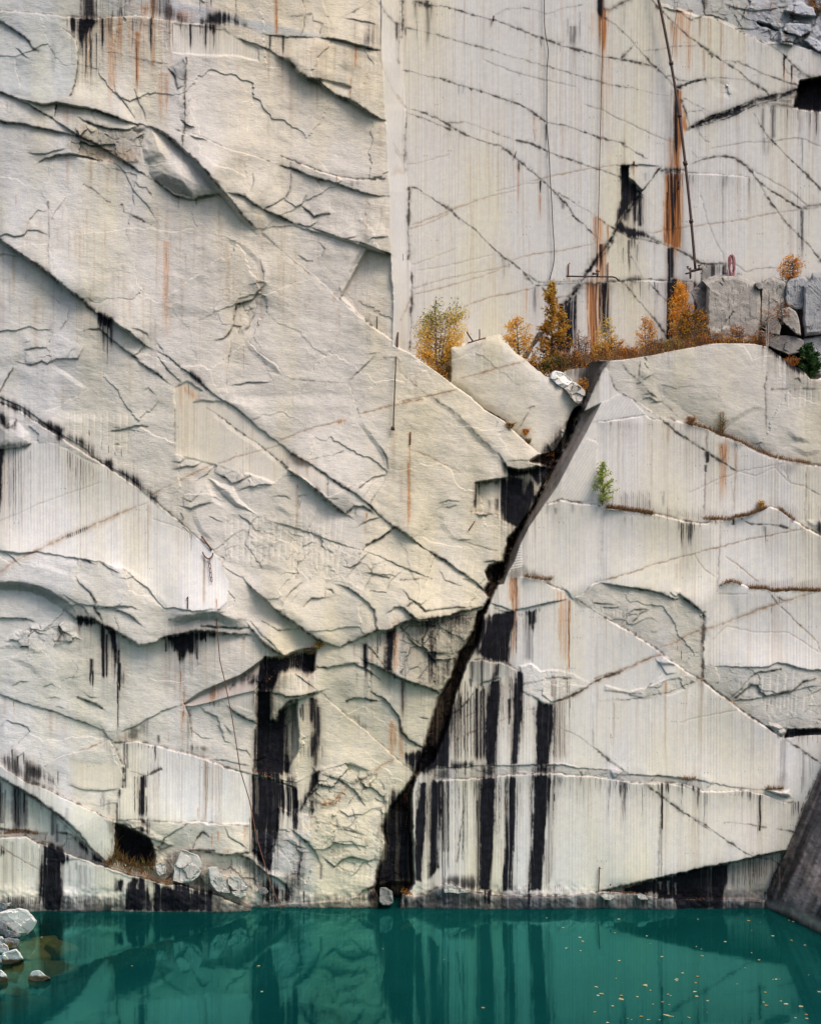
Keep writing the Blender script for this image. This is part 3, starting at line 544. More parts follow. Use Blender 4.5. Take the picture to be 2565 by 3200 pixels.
L('M', "13 150,755 250,840 330,870 405,912", k=.9); L('S', "13 -40,810 0,800 80,850 100,950 130,1030 200,1052", k=.9); L('S', "13 0,1170 150,1175 330,1220", k=.8); L('S', "13 200,1090 300,1095 330,1150", k=.9); L('S', "13 130,900 180,980", k=.8)
L('M', "13 800,1290 860,1260 840,1330 720,1550", k=.7); L('M', "13 880,1280 1000,1318 1080,1370 1150,1430 1225,1532", k=.8); L('S', "13 900,1245 1060,1200 1150,1230 1270,1262", k=1.1); L('S', "13 660,500 750,560 840,635", k=1.2); L('S', "13 1640,840 1700,850", k=1)
L('S', "13 820,1640 1000,1680 1120,1728 14 830,160 1060,210 1220,270", k=.7); L('S', "13 975,1640 1010,1700 14 1120,240 1230,275", k=.8); L('S', "14 870,380 960,270 840,200", k=.5)
L('M', "14 640,225 700,270 770,330 830,400 870,490", k=1.1); L('M', "14 885,440 970,515 1040,460 1100,435 1170,455 1240,470 1310,440", k=1.0); L('S', "14 620,315 700,360 760,380", k=1.2); L('S', "14 1000,320 1110,320 1190,405", k=.8); L('S', "14 590,610 650,570 710,560", k=1)
L('B', "14 -40,400 60,408 140,425 250,430 330,465 400,520 470,580 540,600 600,650 650,720", k=.7); L('C', "14 650,720 660,790"); L('M', "14 1140,760 1200,700 1270,680 1310,672", k=.8); L('S', "14 0,600 100,630 180,740 60,700", k=1); L('rS', "14 30,712 130,762 330,838", k=1)
L('S', "14 1110,60 1140,150", k=.6); L('S', "14 1150,130 1080,210", k=.6); L('S', "14 980,140 1020,210", k=.9); L('S', "14 490,120 550,60", k=.6); L('S', "14 540,235 600,230 640,250", k=.8)
# tilted facets of the left mass
for s_f, h_f, gx_f, gy_f in (("11 0,330 110,330 220,385 300,430 400,520 435,610 445,705 330,760 215,870 60,960 0,940 -300,900 -300,500", .10, .03, .02), ("11 150,1495 400,1462 590,1415 800,1452 1090,1470 1165,1728 800,1728 157,1640", .0, .02, -.11), ("11 270,1090 340,1180 430,1270 590,1415 400,1460 148,1495 178,1200", -.05, .05, -.05), ("12 180,20 640,400 1140,720 1385,560 1390,450 1330,350 1160,140 1100,0", .03, -.02, -.05), ("12 1160,140 1350,60 1728,-20 22 60,390 0,980 12 1590,1085 1430,970 1250,800 1385,560 1390,450", -.02, .03, -.03), ("22 60,-40 380,60 520,180 640,310 800,475 1060,520 1160,480 1050,390 900,262 800,162 660,82 540,0", .06, .0, .10),
    ("01 0,700 390,790 540,905 470,1060 390,1130 100,1310 0,1320 -200,1300 -200,700", .05, -.05, .03), ("01 540,905 630,1075 780,1060 850,1130 1040,1265 1330,1490 1340,1728 420,1728 420,1330 600,1285 655,1180 470,1060", -.04, .03, -.05), ("02 740,1580 900,1290 1060,1390 1210,1540 1400,1615 1300,1690 1050,1700 800,1720 730,1610", .04, .03, -.12), ("02 160,1200 590,1240 590,1350 700,1480 740,1560 690,1680 480,1495 260,1420 0,1400 0,1300", .05, .05, -.06), ("12 110,1285 300,1395 560,1590 700,1728 440,1728 320,1690 150,1560", -.08, -.03, -.16), ("12 980,1415 1180,1520 1300,1728 13 1315,190 1020,298 750,180 530,0 12 560,1600 720,1410", .08, -.04, .05), ("13 325,140 410,90 740,155 860,260 700,340 650,375 590,375 430,230", -.06, -.02, -.22), ("13 850,640 1130,430 1250,490 1400,740 1490,950 1590,1270 1330,1040", .04, .05, -.07), ("13 860,700 1080,835 1330,1045 1270,1260 1060,1200 900,1240 880,900", .04, -.04, .04), ("13 0,190 370,210 490,320 350,450 0,625 -300,740 -550,700 -500,300", -.05, .0, .035), ("03 0,665 400,790 800,940 840,1030 500,1130 320,1240 150,1270 0,1195", -.05, -.05, .05), ("00 640,150 1060,130 1300,160 1440,430 1425,1030 1170,970 1040,940 880,700 660,700", -.02, .05, -.04), ("00 40,90 500,135 600,380 560,700 340,790 100,745 170,680 120,450 300,400", .03, .05, -.03), ("10 -200,520 540,430 860,625 1340,915 1390,1375 1000,1365 350,1200 -200,1000", .02, .0, .03), ("10 550,430 860,285 1330,388 1345,915 990,740 770,600", .04, -.05, -.04), ("12 880,370 1070,868 1285,872 1435,975 1220,1130 1190,1168 900,1060", -.04, -.05, .04), ("14 700,270 870,490 960,515 1100,435 1310,440 1345,100 1100,60 830,160", .05, .06, -.04)): tilt(s_f, h_f, gx_f, gy_f, 24)
# right-hand block
L('rS', np.vstack([RIM_R[4:]]), k=.8)
L('c', "31 190,1300 240,1380 320,1450 420,1560 520,1640 620,1728 32 690,155"); L('c', "31 95,1400 150,1530 300,1620 380,1680 460,1728 32 420,90 505,152"); L('S', "31 335,1300 325,1430", k=.7); L('c', "31 1310,1380 1290,1500 1300,1728 32 1300,100 1310,215"); L('S', "31 370,1440 420,1415", k=.9); L('S', "31 1510,1450 1545,1435 1570,1470", k=1); L('c', "31 1330,1518 1728,1520"); L('S', "31 300,1475 350,1468 310,1490", k=.7)
for q in ("31 360,1560 420,1545 460,1580", "31 420,1620 480,1610", "31 350,1600 400,1580 450,1610", "32 1220,340 1280,320", "32 430,15 480,8"): L('S', q, k=.8)
L('Q', "32 950,200 1100,100 1200,50 1300,60", k=.5); L('Q', "32 1480,230 1540,280 1640,300", k=.7); L('Q', "32 1500,350 1600,400 1728,380", k=.6); dome("31 420,1240 780,1190 1200,1175 1400,1270 1600,1410 32 1600,300 1300,420 900,240 31 560,1600 330,1420", .16, 110)
L('rM', "32 480,130 680,170 830,215 950,265 1100,320 1200,375 1340,435 1470,465 1600,490 1728,510 2300,570", k=1.6)
L('C', "32 500,150 600,230 700,310 840,400 950,470 1085,548"); L('rS', "32 -20,170 150,155 300,130 365,118", k=1.5); L('rS', "32 360,118 430,150 505,155", k=1)
L('rM', "22 1120,800 1180,790 1240,770 1370,800 1520,805 1545,832", k=1.0)
L('rM', "32 30,830 60,835 240,850 430,880 600,915 740,942 830,945 900,920 1050,925", k=1.5, drip=(40, 4, 40, 'K', .5)); L('rM', "32 1050,905 1160,890 1250,855 1340,825 1420,850 1520,930 1600,985 1728,1050 2200,1300", k=1.5)
L('C', "32 1050,890 1050,965"); L('C', "32 1100,915 1180,955 1300,960 1400,970 1500,1000"); seam("32 -10,1408 100,1380 300,1320 500,1255 720,1195 950,1135 1200,1070 1500,1010 1600,1000", 3.2, .65)
L('rM', "22 930,1362 1000,1362 1100,1385 1180,1440 1260,1470", k=1.1); L('M', "22 1270,1465 1310,1500 1325,1525", k=.8); L('rS', "22 1325,1525 1400,1500 1470,1420 1560,1400", k=1.2)
L('S', "22 880,1640 900,1625 1040,1590 1200,1555 1310,1535", k=.9); L('c', "22 1330,1520 1390,1545 1500,1630 1650,1728")
L('rM', "32 920,1480 935,1440 1030,1395 1140,1430 1170,1450 1300,1455 1350,1475 1500,1465 1728,1470 2300,1480", k=1.5)
L('M', "32 0,1405 100,1420 230,1440 400,1465 500,1490 600,1535 655,1520", k=1.1); L('M', "32 620,1485 700,1550 780,1610 825,1655", k=1.2); L('S', "32 560,1480 610,1510 640,1480", k=1); L('S', "32 -20,1560 40,1570 80,1575", k=1.0)
for q in ("32 200,1680 280,1620 400,1615", "32 270,1728 330,1650 400,1615", "33 190,130 240,60 310,50", "33 420,175 460,180", "32 50,1600 170,1600", "32 70,1570 130,1578"): L('S', q, k=.7)
grooves("32 50,1600", "32 55,1640", "32 250,1630", "32 240,1690", 8, .03); ts('33', "340,250,320,8 300,185,230,7 330,190,230,7 365,220,260,8 622,290,350,7 650,330,420,6", 'K', .7)
L('rM', "33 0,35 90,85 180,140 340,240 430,300 500,350 620,440 720,510 815,560", k=.9); L('rM', "33 790,540 830,575 920,640 1040,730 1180,840 1300,920 1440,1010", k=1.4); L('C', "33 1430,1005 1560,1090 1640,1150 1728,1200")
L('X', "33 825,20 822,150 820,260"); L('C', "33 820,250 816,400 815,545"); L('S', "33 825,435 950,445 1050,452 1180,458 1320,460 1370,430 1450,430 1540,460 1728,480 2200,520", k=1.2)
L('M', "33 1050,700 1110,660 1180,590 1240,600 1260,640 1310,675 1400,665 1500,640 1590,560 1700,540", k=.8); L('S', "33 1040,712 1200,700 1310,676", k=1.2); L('M', "33 1170,545 1240,500 1330,490 1420,470", k=.5); L('S', "33 1030,690 1110,620 1170,545", k=.8); L('S', "33 1500,640 1640,600 1728,600", k=.8)
dome("33 1290,905 1330,885 1400,900 1430,930 1370,970", .25, 18); dome("33 1390,940 1440,930 1455,960 1420,1000 1375,975", .25, 16); L('M', "33 1440,1005 1465,938 1728,930 2300,930", k=.9)
dome("33 500,355 540,365 620,440 490,445 465,415", .12, 12); L('S', "33 440,385 490,445 530,515 610,505", k=.9); L('S', "33 500,500 440,560 360,640", k=.8)
L('rS', "33 0,1310 200,1330 330,1350 500,1358 640,1350 760,1380 830,1412 1000,1410 1150,1405 1300,1440 1430,1490 1560,1500", k=2.0, drip=(75, 6, 90, 'K', .55, 1.2, 2.6)); L('S', "33 0,1275 250,1285 500,1300 640,1320 780,1325 860,1350 1100,1390 1300,1400", k=.6)
L('rS', "23 180,1250 270,1325 400,1322 600,1308 800,1285 1000,1275 1150,1268 1200,1275 1330,1290 1500,1300 1728,1332", k=2.0, drip=(60, 6, 70, 'K', .6, 1.2, 2.8)); L('S', "23 200,1240 500,1225 640,1215 900,1215 1030,1210 1200,1215 1400,1230 1650,1260", k=.8)
region("23 200,1240 500,1225 640,1215 900,1215 1030,1210 1200,1200 1400,1225 1650,1250 33 250,1285 500,1300 780,1320 33 830,1410 500,1355 200,1328 23 1728,1330 1500,1298 1200,1270 1000,1273 600,1306 270,1322", tone=(.44, .42, .40), fl=.15, ro=.5, br=.25, soft=2)
for a in ("23 1380,1250 1400,1290 1430,1260", "23 1620,1250 1650,1310 1728,1250", "33 100,1260 120,1310", "33 165,1320 190,1270", "33 410,1340 440,1310", "33 850,1390 900,1340"): L('S', a, k=.9)
L('M', "33 1290,1400 1380,1440 1480,1460", k=.8); dome("33 1300,1405 1480,1400 1490,1455 1400,1450", .2, 15)
L('C', "33 0,1100 120,1195 240,1280"); L('C', "33 340,1345 500,1455 700,1600 880,1728 34 680,100 820,190 1000,310 1150,410 1225,442"); L('c', "23 1180,880 1300,950 1500,1080 1728,1250 1740,1255")
L('B', "34 -60,720 40,706 200,662 460,602 700,557 1000,489 1220,441 1462,394", k=.45); L('C', "34 1220,441 1340,455 1410,500"); L('c', "34 970,175 1150,190 1310,210"); L('C', "34 1380,230 1460,240 1520,252")
L('rM', "24 100,735 200,712 330,660 400,650 480,690 640,712 720,735 1000,740 1300,745 1400,718 1480,712", k=1.0); L('rM', "34 0,738 300,722 450,745 600,765 960,768 1280,775", k=1.0)
dome("24 330,665 400,650 450,690 540,700 600,715 340,710", .2, 14); L('rM', "23 540,400 640,390 700,410 790,418 850,440 920,485", k=1.2); L('S', "23 600,590 680,565 770,535", k=1.1)
L('C', "23 410,820 500,740 620,590"); L('C', "23 930,590 1050,570 1170,540 1330,545"); L('c', "23 830,720 930,680 1010,660"); L('S', "23 1020,680 1060,710 1110,740 1170,730", k=1.2); L('C', "23 1165,730 1220,705 1300,690 1400,635 1480,580 1600,530 1728,480", k=1); seam("23 1170,720 1300,690 1400,635 1480,580 1600,530 1728,480 33 0,545", 6, .7)
L('S', "22 700,1570 830,1610 880,1640", k=1); L('S', "22 720,1600 820,1640 875,1635 890,1620 1300,1540", k=.8)
L('c', "33 60,640 200,655 340,660", k=1); L('c', "33 0,720 200,710 360,690 530,650 660,600 760,565")
for q in ("34 500,0 492,150 480,350 467,600",): seam(q, 4, .6, 'D')
seam("32 950,940 945,1100 930,1300 920,1460", 3, .45, 'D'); seam("32 845,220 838,400 830,600 818,890", 3, .5, 'D'); seam("32 1070,400 1065,600 1050,860", 5, .45, 'N'); seam("32 1610,500 1605,700 1595,940", 3, .45, 'D'); seam("22 1570,830 1550,1000 1545,1350", 9, .22, 'D')
for q in ("33 40,555 200,470 400,390 505,352", "33 -20,552 100,510"): seam(q, 5, .9)
seam("33 480,305 600,265 700,210 800,172 1000,110 1300,0 32 1200,1630 1450,1550 1690,1480", 8, .55); seam("33 1420,0 1500,70 1580,150 1700,262 1728,340"); L('c', "32 1300,1455 1450,1560 1300,1455 1400,1580 1560,1728 33 1580,150"); seam("33 880,250 1000,135 1200,185 1480,190 1640,290 1728,350", 2.5, .3); seam("33 640,885 850,835 1090,780", 2.5, .3)
seam("32 1085,548 1200,530 1400,490 1450,480", 2.5, .35); seam("32 1085,548 1230,585 1400,500", 2.5, .3); seam("32 1085,555 980,600 850,650 700,710", 3, .4); seam("32 1440,540 1490,645 1600,670 1728,750", 3, .4); seam("32 1370,520 1480,640", 2.5, .3); seam("32 750,1200 820,1300 900,1370", 2.2, .3); seam("32 990,1215 1070,1270 1230,1400", 2.6, .45); L('c', "32 1650,700 1728,760"); seam("32 940,1500 1150,1500", 2.5, .3)
# upper wall
L('c', "20 0,0 -5,200 -12,500", k=1)
for s in ("20 1560,435 1650,450 1728,470 30 0,430 165,460 300,485 440,505",
          "20 45,830 200,880 360,950 430,1000 550,1060 700,1110 780,1130 880,1215 950,1270 1080,1380 1160,1450 1250,1550 1330,1650 1400,1728 21 1330,180 1450,290 1560,390",
          "20 870,1070 1000,1110 1130,1165 1300,1220 1530,1310 1700,1360 30 180,1360 290,1420 345,1470", "20 0,540 80,548 230,590 400,640 600,695 720,740 900,800 1000,850 1130,950 1260,965 1400,1010 1550,1060 1728,1110 30 200,1120 400,1230",
          "20 70,1430 160,1470 250,1530 370,1610 460,1690 21 370,120 460,200 580,290 680,390 780,490 850,540 940,610 1045,722", "30 0,90 120,180 290,345 400,470 465,522", "30 290,345 265,370 220,420 165,462",
          "30 410,-10 500,90 600,190 700,280 790,350 960,460 1090,550 1200,640 1300,710 1340,745", "30 780,340 850,390 900,440", "30 465,520 530,590 605,680", "30 980,465 1100,480 1250,550 1440,630 1550,662", "30 520,585 580,588 640,620 720,632",
          "30 1190,850 1260,970 1340,1070 1450,1190 1550,1290 1650,1390 1728,1460 2100,1780", "30 700,1280 800,1235 900,1210 1040,1210 1140,1270 1200,1330 1230,1390 1330,1470 1480,1570 1580,1612 1728,1590", "30 470,30 600,65 720,150 800,125 900,135 1000,180 1100,235 1200,285 1290,325 1400,390 1440,430 1500,490 1600,590",
          "31 0,200 130,280 250,350 400,370 520,410 600,440 720,500 805,553 880,560 1000,550", "31 210,700 300,820 400,940 500,1060 565,1145", "31 390,690 480,780 560,865", "31 0,540 100,410 150,290 200,200 30 345,1470 450,1330 500,1280", "31 1280,0 1380,150 1450,230 1560,340 1650,440 1740,545",
          "21 960,630 1060,690 1200,700 1290,695 1385,690", "21 1040,720 1200,715 1385,705", "21 1100,730 1180,840 1245,890", "30 640,750 680,880 705,990", "31 150,660 175,690 400,672 540,690", "20 50,870 220,935 360,990 420,1010"):
    L('C', s)
for s in ("20 90,5 250,35 450,80 600,120 720,160 850,200 1000,265 1130,310 1300,365 1400,395 1560,435",): L('C', s, drip=(28, 5, 55, 'K', .5, 1.2, 2.6))
for s in ("20 1160,1450 1300,1540 1500,1660 1580,1728 21 1600,240 1690,310", "20 0,210 150,235 300,270 500,330 650,370 850,430 1000,480 1150,520 1300,565 1500,620 1728,680 30 300,690 590,740", "20 360,950 500,940 650,990 800,1050 870,1070", "30 840,605 1000,600 1150,620 1280,680", "31 250,490 320,600 345,670",
          "20 720,120 850,65 950,55 1130,110 1250,70 1420,30", "30 350,388 500,375 650,360 790,350", "21 1190,830 1300,800 1370,755", "30 650,750 780,830 870,870", "30 690,870 800,860 850,900", "30 720,1160 770,1220 850,1210", "31 810,560 900,565 1000,548"): L('c', s)
for s in ("20 640,470 800,530 950,580 1200,640 1350,670", "20 1420,810 1550,850 1728,940 30 200,930 400,1030 590,1110", "30 880,1150 1000,1125 1140,1095 1340,1095 1500,1065 1600,1075 1728,1140", "31 790,0 860,250 930,420 990,540", "31 1340,0 1480,90 1570,130", "31 1500,0 1560,60 1640,110", "31 1040,540 1150,620 1300,590 1420,590", "30 1210,1320 1400,1430 1560,1530 1620,1590", "30 1240,1400 1330,1560 1450,1728 31 1350,110 1450,230", "30 1420,480 1460,560 1560,600", "20 1040,890 1020,980 1030,1100", "30 780,1030 830,1090 870,1100"): seam(s, 2.6, .45, 'D')
for s, w, a in (("20 100,1740 250,1680 400,1620 600,1540 760,1500 890,1475", 4.5, .45), ("20 740,1475 900,1440 1070,1405", 3, .35), ("20 1000,1400 1200,1350 1500,1300 1700,1270 30 340,1272", 4.5, .5), ("21 70,290 250,230 420,140", 3.5, .4), ("21 860,530 1000,490 1180,460 1500,400", 4, .5), ("21 95,565 300,490 420,440", 3, .3), ("21 150,605 400,560 700,485", 2.6, .25), ("21 95,750 400,660 800,575", 3, .35), ("21 95,800 300,750 600,660 840,565", 3.5, .4), ("21 480,890 700,810 1020,742", 4, .5), ("31 400,320 700,270 1000,230 1400,165 1560,140", 4.5, .5), ("20 50,1275 200,1240 370,1195", 2.2, .25), ("21 0,1000 50,880 100,790", 4, .5), ("21 80,1045 200,1010", 2.5, .3), ("20 -20,720 40,830", 3, .4)):
    seam(s, w, a)
seam("20 -230,300 -120,560 0,780 45,835", 4, .25); seam("10 1310,0 1360,90 1430,170 1500,210", 3.5, .7, 'D'); seam("10 1430,1100 1500,1220", 3, .3); seam("10 1440,1150 1500,1250", 3, .3); blot("10 1420,1340 1460,1280 1500,1335", 'N', .5, 6, .1)
for s in ("10 1500,0 1490,300", "10 1530,850 1520,1100 1512,1350", "10 1555,1430 1548,1728 11 1540,540", "11 1575,605 1565,900 1553,1240"): L('C', s)
for i_ in range(11):
    q_ = P("30 690,1005 760,965 850,930 1000,880 1150,812 1230,780 1400,738 1560,690"); o_ = RNG.normal() * 5.0; q_ = q_ + np.stack([RNG.normal(size=8) * 3, o_ * np.array([.25, .6, .9, 1, 1, 1, .8, .8]) + RNG.normal(size=8) * 1.6], -1).astype(np.float32); i0 = int(RNG.random() * 3); seam(q_[i0:i0 + 5 + int(RNG.random() * 2)], 2.3, .95, 'K')
for s_q, w_q in (("21 1390,705 1450,610 1500,540 1600,390 1665,305 1728,240", 4.5), ("30 200,1690 345,1475 450,1335 500,1285", 3), ("21 1240,890 1300,835 1390,700", 6), ("30 720,990 850,932 1000,882 1150,815 1230,780", 7), ("30 1230,780 1330,745 1440,730 1560,690", 6), ("30 610,680 720,640 840,605", 4)): seam(s_q, w_q, .95, 'K')
L('X', "30 720,990 850,935 1000,880 1150,815 1230,780"); L('X', "31 350,10 300,80 200,200"); L('X', "21 1390,700 1450,610 1500,540 1600,390 1665,310"); L('X', "21 1240,890 1300,830 1390,700"); L('X', "30 605,680 720,640 840,605")
for s, w, a in (("30 720,985 850,930 1000,880 1150,810 1230,780 1400,740 1560,685", 13, 1.0), ("30 740,975 850,945 1000,895 1180,800 1300,770 1520,790", 9, .7), ("30 1180,815 1300,800 1430,815 1520,830", 7, .8), ("30 1230,780 1300,770 1380,770 1530,745", 6, .6), ("30 1500,490 1560,560 1640,600 1728,600", 9, .9), ("30 1510,520 1600,570 1660,600", 5, .8), ("31 1500,95 1570,130 1640,105 1740,100", 6, .8), ("31 240,290 350,315 430,360 500,400", 7, .8), ("31 60,690 180,690 260,675 340,685", 7, .7), ("30 480,1320 600,1310 700,1320", 5, .8), ("30 0,90 30,60 90,75 180,30 280,-10", 7, .8), ("21 1390,705 1500,715 1640,690", 6, .9), ("31 800,555 900,565 1000,550", 5, .8)): seam(s, w, a, 'D')
L('rS', "31 0,712 170,690 250,682 400,680 540,690 750,692", k=1.2); L('rS', "30 480,1320 600,1310 700,1330 900,1340 1100,1350 1210,1372", k=1.2, drip=(16, 5, 40, 'K', .5)); L('S', "30 150,1272 340,1270 490,1280", k=1)
for s in ("30 500,60 640,90 740,80", "30 980,20 1070,60 1190,80 1350,70 1480,50", "30 1400,90 1470,110 1700,130"): L('S', s)
grooves("30 990,20", "30 990,60", "30 1250,60", "30 1250,110", 6, .03); ts('30', "990,20,60,6 1050,30,70,6 1075,40,90,6 1120,70,100,6 1160,50,70,6 1450,40,80,6", 'K', .7)
# ------------------------------------------------------------------ stains: black and rust runs, grey washes, some painted shade
def tone(c, s, soft=12, a=1.0):
    pts = P(s); sl, m, sg = inside(pts, soft * 2 + 10, soft); TONE[sl] += (np.array(c, np.float32) - TONE[sl]) * (a * m)[..., None]
# top left
blot("00 500,140 780,140 720,190 660,260 620,420 605,330 570,250 520,200", 'K', .95, 6, .6)
blot("00 640,-60 720,-60 740,125 640,125", 'K', .7, 8, .8); blot("00 730,-60 760,-60 760,125 735,125", 'K', .7, 4, .5)
blot("00 860,90 960,60 960,125 870,130", 'K', .55, 8, .6); blot("00 1160,-30 1280,-30 1320,130 1180,130", 'K', .55, 10, .9); blot("00 1250,40 1350,60 1420,160 1330,150 1260,130", 'K', .6, 8, .7); blot("00 1540,160 1660,150 1640,185 1560,185", 'K', .7, 5, .5)
blot("00 1080,60 1220,-20 1240,130 1100,120", 'R', .55, 8, .9); blot("00 1300,80 1500,100 1490,165 1340,150", 'R', .4, 8, .9); blot("00 900,-40 1060,-40 1060,110 900,110", 'N', .3, 10, .9)
ts('00', "665,160,720,18 695,180,640,16 745,250,640,12 790,140,420,30 850,130,330,40 1165,140,470,34 1170,130,240,20 1335,180,410,12 1470,185,420,24 1585,180,425,28 1650,190,430,12 1545,190,300,10 1395,180,260,9", 'K', .8)
ts('00', "660,300,760,20 705,300,700,20 605,420,760,30", 'K', .5); ts('00', "415,330,620,50 1600,0,180,40 90,720,900,60 60,780,880,30", 'G', .35)
ts('00', "1060,240,760,44 1065,440,640,40", 'R', .75, .7); ts('00', "925,130,420,44 890,250,760,34 850,130,900,50 1185,130,420,26 1290,560,980,36 1240,560,1000,50 1180,300,700,40", 'R', .42, .5)
ts('00', "525,1200,1500,34 700,1240,1500,40 830,1260,1560,34 510,830,1000,70 660,950,1150,40 905,1280,1450,30", 'N', .5, .5); ts('00', "1375,1510,1650,28 1515,1530,1600,22", 'K', .5); ts('00', "125,1500,1610,12", 'N', .7)
seam("00 700,850 760,1000 790,1180", 4, .4, 'D'); blot("00 560,1130 820,1150 1050,1150 1060,1250 820,1255 640,1190", 'N', .6, 10, .2); blot("00 700,1010 1080,1000 1000,1240 760,1130", 'D', .25, 10, .3); blot("00 430,800 640,830 600,900 700,980 640,1050 430,900", 'D', .28, 12, .2)
blot("00 1180,1380 1280,1330 1400,1400 1480,1500 1380,1510 1260,1440", 'G', .65, 12, .1)  # grey paints the shade on the lump's downward face
blot("10 0,120 150,100 290,190 180,180 0,185", 'K', .8, 7, .6); ts('10', "45,185,290,50 20,185,250,30", 'K', .8); blot("10 1180,330 1250,160 1290,180 1300,330 1230,350", 'K', .5, 8, .8); ts('10', "1255,0,330,40 1130,140,400,30", 'K', .35)
ts('10', "530,-80,280,36", 'R', .6, .9, .1); ts('10', "1140,330,520,34 1135,420,560,24 1100,600,760,20", 'R', .7, .6); ts('10', "990,1350,1420,10", 'R', .8)
ts('10', "480,270,410,40 580,270,450,36 500,265,320,8 520,270,320,8 545,275,330,8 580,275,310,8 680,280,320,9 420,255,300,7 450,260,330,7", 'K', .6)
ts('10', "570,480,900,90 640,500,1200,60 1330,930,1380,60 800,620,800,50 1220,560,820,120 250,1180,1460,60 230,480,640,16", 'N', .3, .4); ts('10', "520,400,900,50 470,880,1200,70", 'G', .14)
blot("10 1280,1380 1310,1355 1340,1370", 'K', .8, 4, .2); ts('10', "1110,1395,1460,26 1155,1395,1450,26", 'G', .6)
ts('10', "1335,0,400,14 1495,0,240,14", 'K', .6, .8); ts('10', "1455,175,350,36 1450,200,320,14", 'K', .6); ts('11', "275,1190,1450,10", 'N', .7)
ts('10', "1640,0,70,140 1690,0,100,60 1600,0,80,30", 'K', .7)
# upper wall
ts('20', "120,10,180,50 215,20,420,60 240,20,200,20 130,60,420,22 42,215,290,24", 'K', .5); blot("20 85,0 240,30 240,60 90,40", 'K', .8, 5, .7)
ts('20', "1545,-80,110,44", 'K', .8); ts('20', "1560,100,470,28 1575,60,480,16", 'R', .85, .7, .3); ts('20', "1560,60,1200,70 1600,440,1200,40 1480,100,440,40 1250,960,1400,20 760,185,380,14 700,160,330,16 1040,900,1160,50", 'R', .22, .3); ts('20', "1560,420,1300,9", 'K', .5, .8)
ts('20', "905,200,260,22 965,250,330,10 1085,300,380,14 1230,340,420,16 1460,400,440,14 920,560,610,22 450,650,760,18 550,680,710,22 1290,140,330,14 1385,90,400,12 1330,200,400,90", 'K', .5); ts('20', "1125,955,1160,22 1130,1160,1240,14 915,1235,1350,30 1080,1390,1520,16", 'K', .85, .55); ts('20', "910,1260,1700,20 1080,1500,1728,18", 'R', .6, .4); ts('20', "1255,1550,1630,40 1195,1480,1510,22", 'G', .75)
ts('20', "640,140,900,110 1190,900,1300,70 250,960,1300,40 1250,960,1250,50 430,640,1100,30 910,1400,2400,30", 'G', .10); ts('20', "500,1050,1500,12 660,1000,1500,10 1000,1100,1500,10 1280,1200,1700,12", 'N', .2)
ts('30', "20,-80,130,70", 'K', .85, .8); ts('30', "45,90,420,36 60,80,480,26 20,100,430,20", 'R', .8, .6); ts('30', "200,0,300,60 370,-20,140,40", 'K', .25)
blot("30 620,75 650,70 720,150 720,330 690,330 650,230 615,190", 'R', .8, 6, .8); ts('30', "640,100,420,18 665,90,360,18 690,120,420,16 575,170,330,36 705,300,600,50 600,200,520,60", 'R', .55); ts('30', "575,160,280,26", 'K', .4)
ts('30', "790,130,330,24 955,165,480,24 960,480,900,30 825,-60,125,34 960,-60,60,16 820,380,600,30 870,150,420,12", 'N', .75, .7); ts('30', "955,170,440,14 790,130,300,14 825,-20,125,22", 'K', .45, .8); ts('30', "960,480,1160,40 820,400,600,16", 'N', .4)
ts('30', "1215,290,450,30 1250,320,900,50 1300,360,800,40 1100,230,330,20 1070,230,260,12 1580,350,520,30 1690,420,620,60", 'G', .22); ts('30', "1355,810,1090,60", 'G', .85, .85, .2); ts('30', "1275,830,1120,60 1300,1060,1260,80 1350,1090,1150,10", 'K', .5, .45); ts('30', "1480,850,930,8 1545,855,960,14 1610,860,920,10 1640,870,1000,12 1510,850,890,8 1690,860,1100,18 1580,1060,1400,20", 'K', .55)
blot("30 1560,622 1728,600 2500,600 2500,870 1728,860 1510,832 1545,730", 'K', .95, 4, .15); ts('30', "1700,690,850,40 1560,640,720,20", 'N', .4)
ts('30', "1440,440,620,16 1500,500,650,20", 'K', .9); ts('30', "1440,520,640,14 1500,560,690,14", 'R', .8); blot("30 1430,415 1455,430 1440,460 1435,470", 'K', 1, 2, 0)
blot("30 592,690 640,690 645,760 700,985 660,1030 630,1290 585,1290 590,1000", 'R', .98, 4, .25); ts('30', "608,690,1250,44 604,700,1150,30", 'K', .95, .75, .3); ts('30', "590,1060,1320,90 620,1180,1330,60", 'R', .8, .9, .1); blot("30 525,1310 660,1300 670,1335 530,1335", 'K', .8, 6, .5)
blot("30 540,1340 660,1335 655,1728 31 655,200 650,440 600,430 505,400 30 515,1560", 'R', .98, 5, .25); ts('30', "600,1340,1720,34 545,1345,1640,14 625,1400,1470,16 655,1340,1480,10", 'K', .85, .5); ts('31', "580,0,430,26 540,0,420,14 590,0,400,16", 'K', .75, .6, .2); tone((.62, .42, .2), "31 600,0 650,0 645,430 610,430", 8, .35)
ts('31', "570,430,670,44 548,430,560,10", 'K', .97, .95, .1); ts('31', "500,250,420,30 590,440,520,20", 'R', .35)
blot("30 182,1270 250,1272 245,1370 345,1470 355,1728 31 340,0 250,120 150,240 175,120 190,0 30 185,1560", 'K', 1.0, 4, .25); ts('30', "215,1290,1728,40 300,1480,1720,60 330,1500,1760,40", 'K', .9, .9, .1); ts('31', "330,20,300,40 290,60,300,50 240,0,280,60", 'K', .7); blot("31 140,285 180,220 240,280 360,310 400,350 250,345", 'K', 1, 4, .2); ts('30', "280,1240,1400,16", 'R', .9); ts('30', "370,1330,1420,40 150,1270,1350,16", 'K', .35)
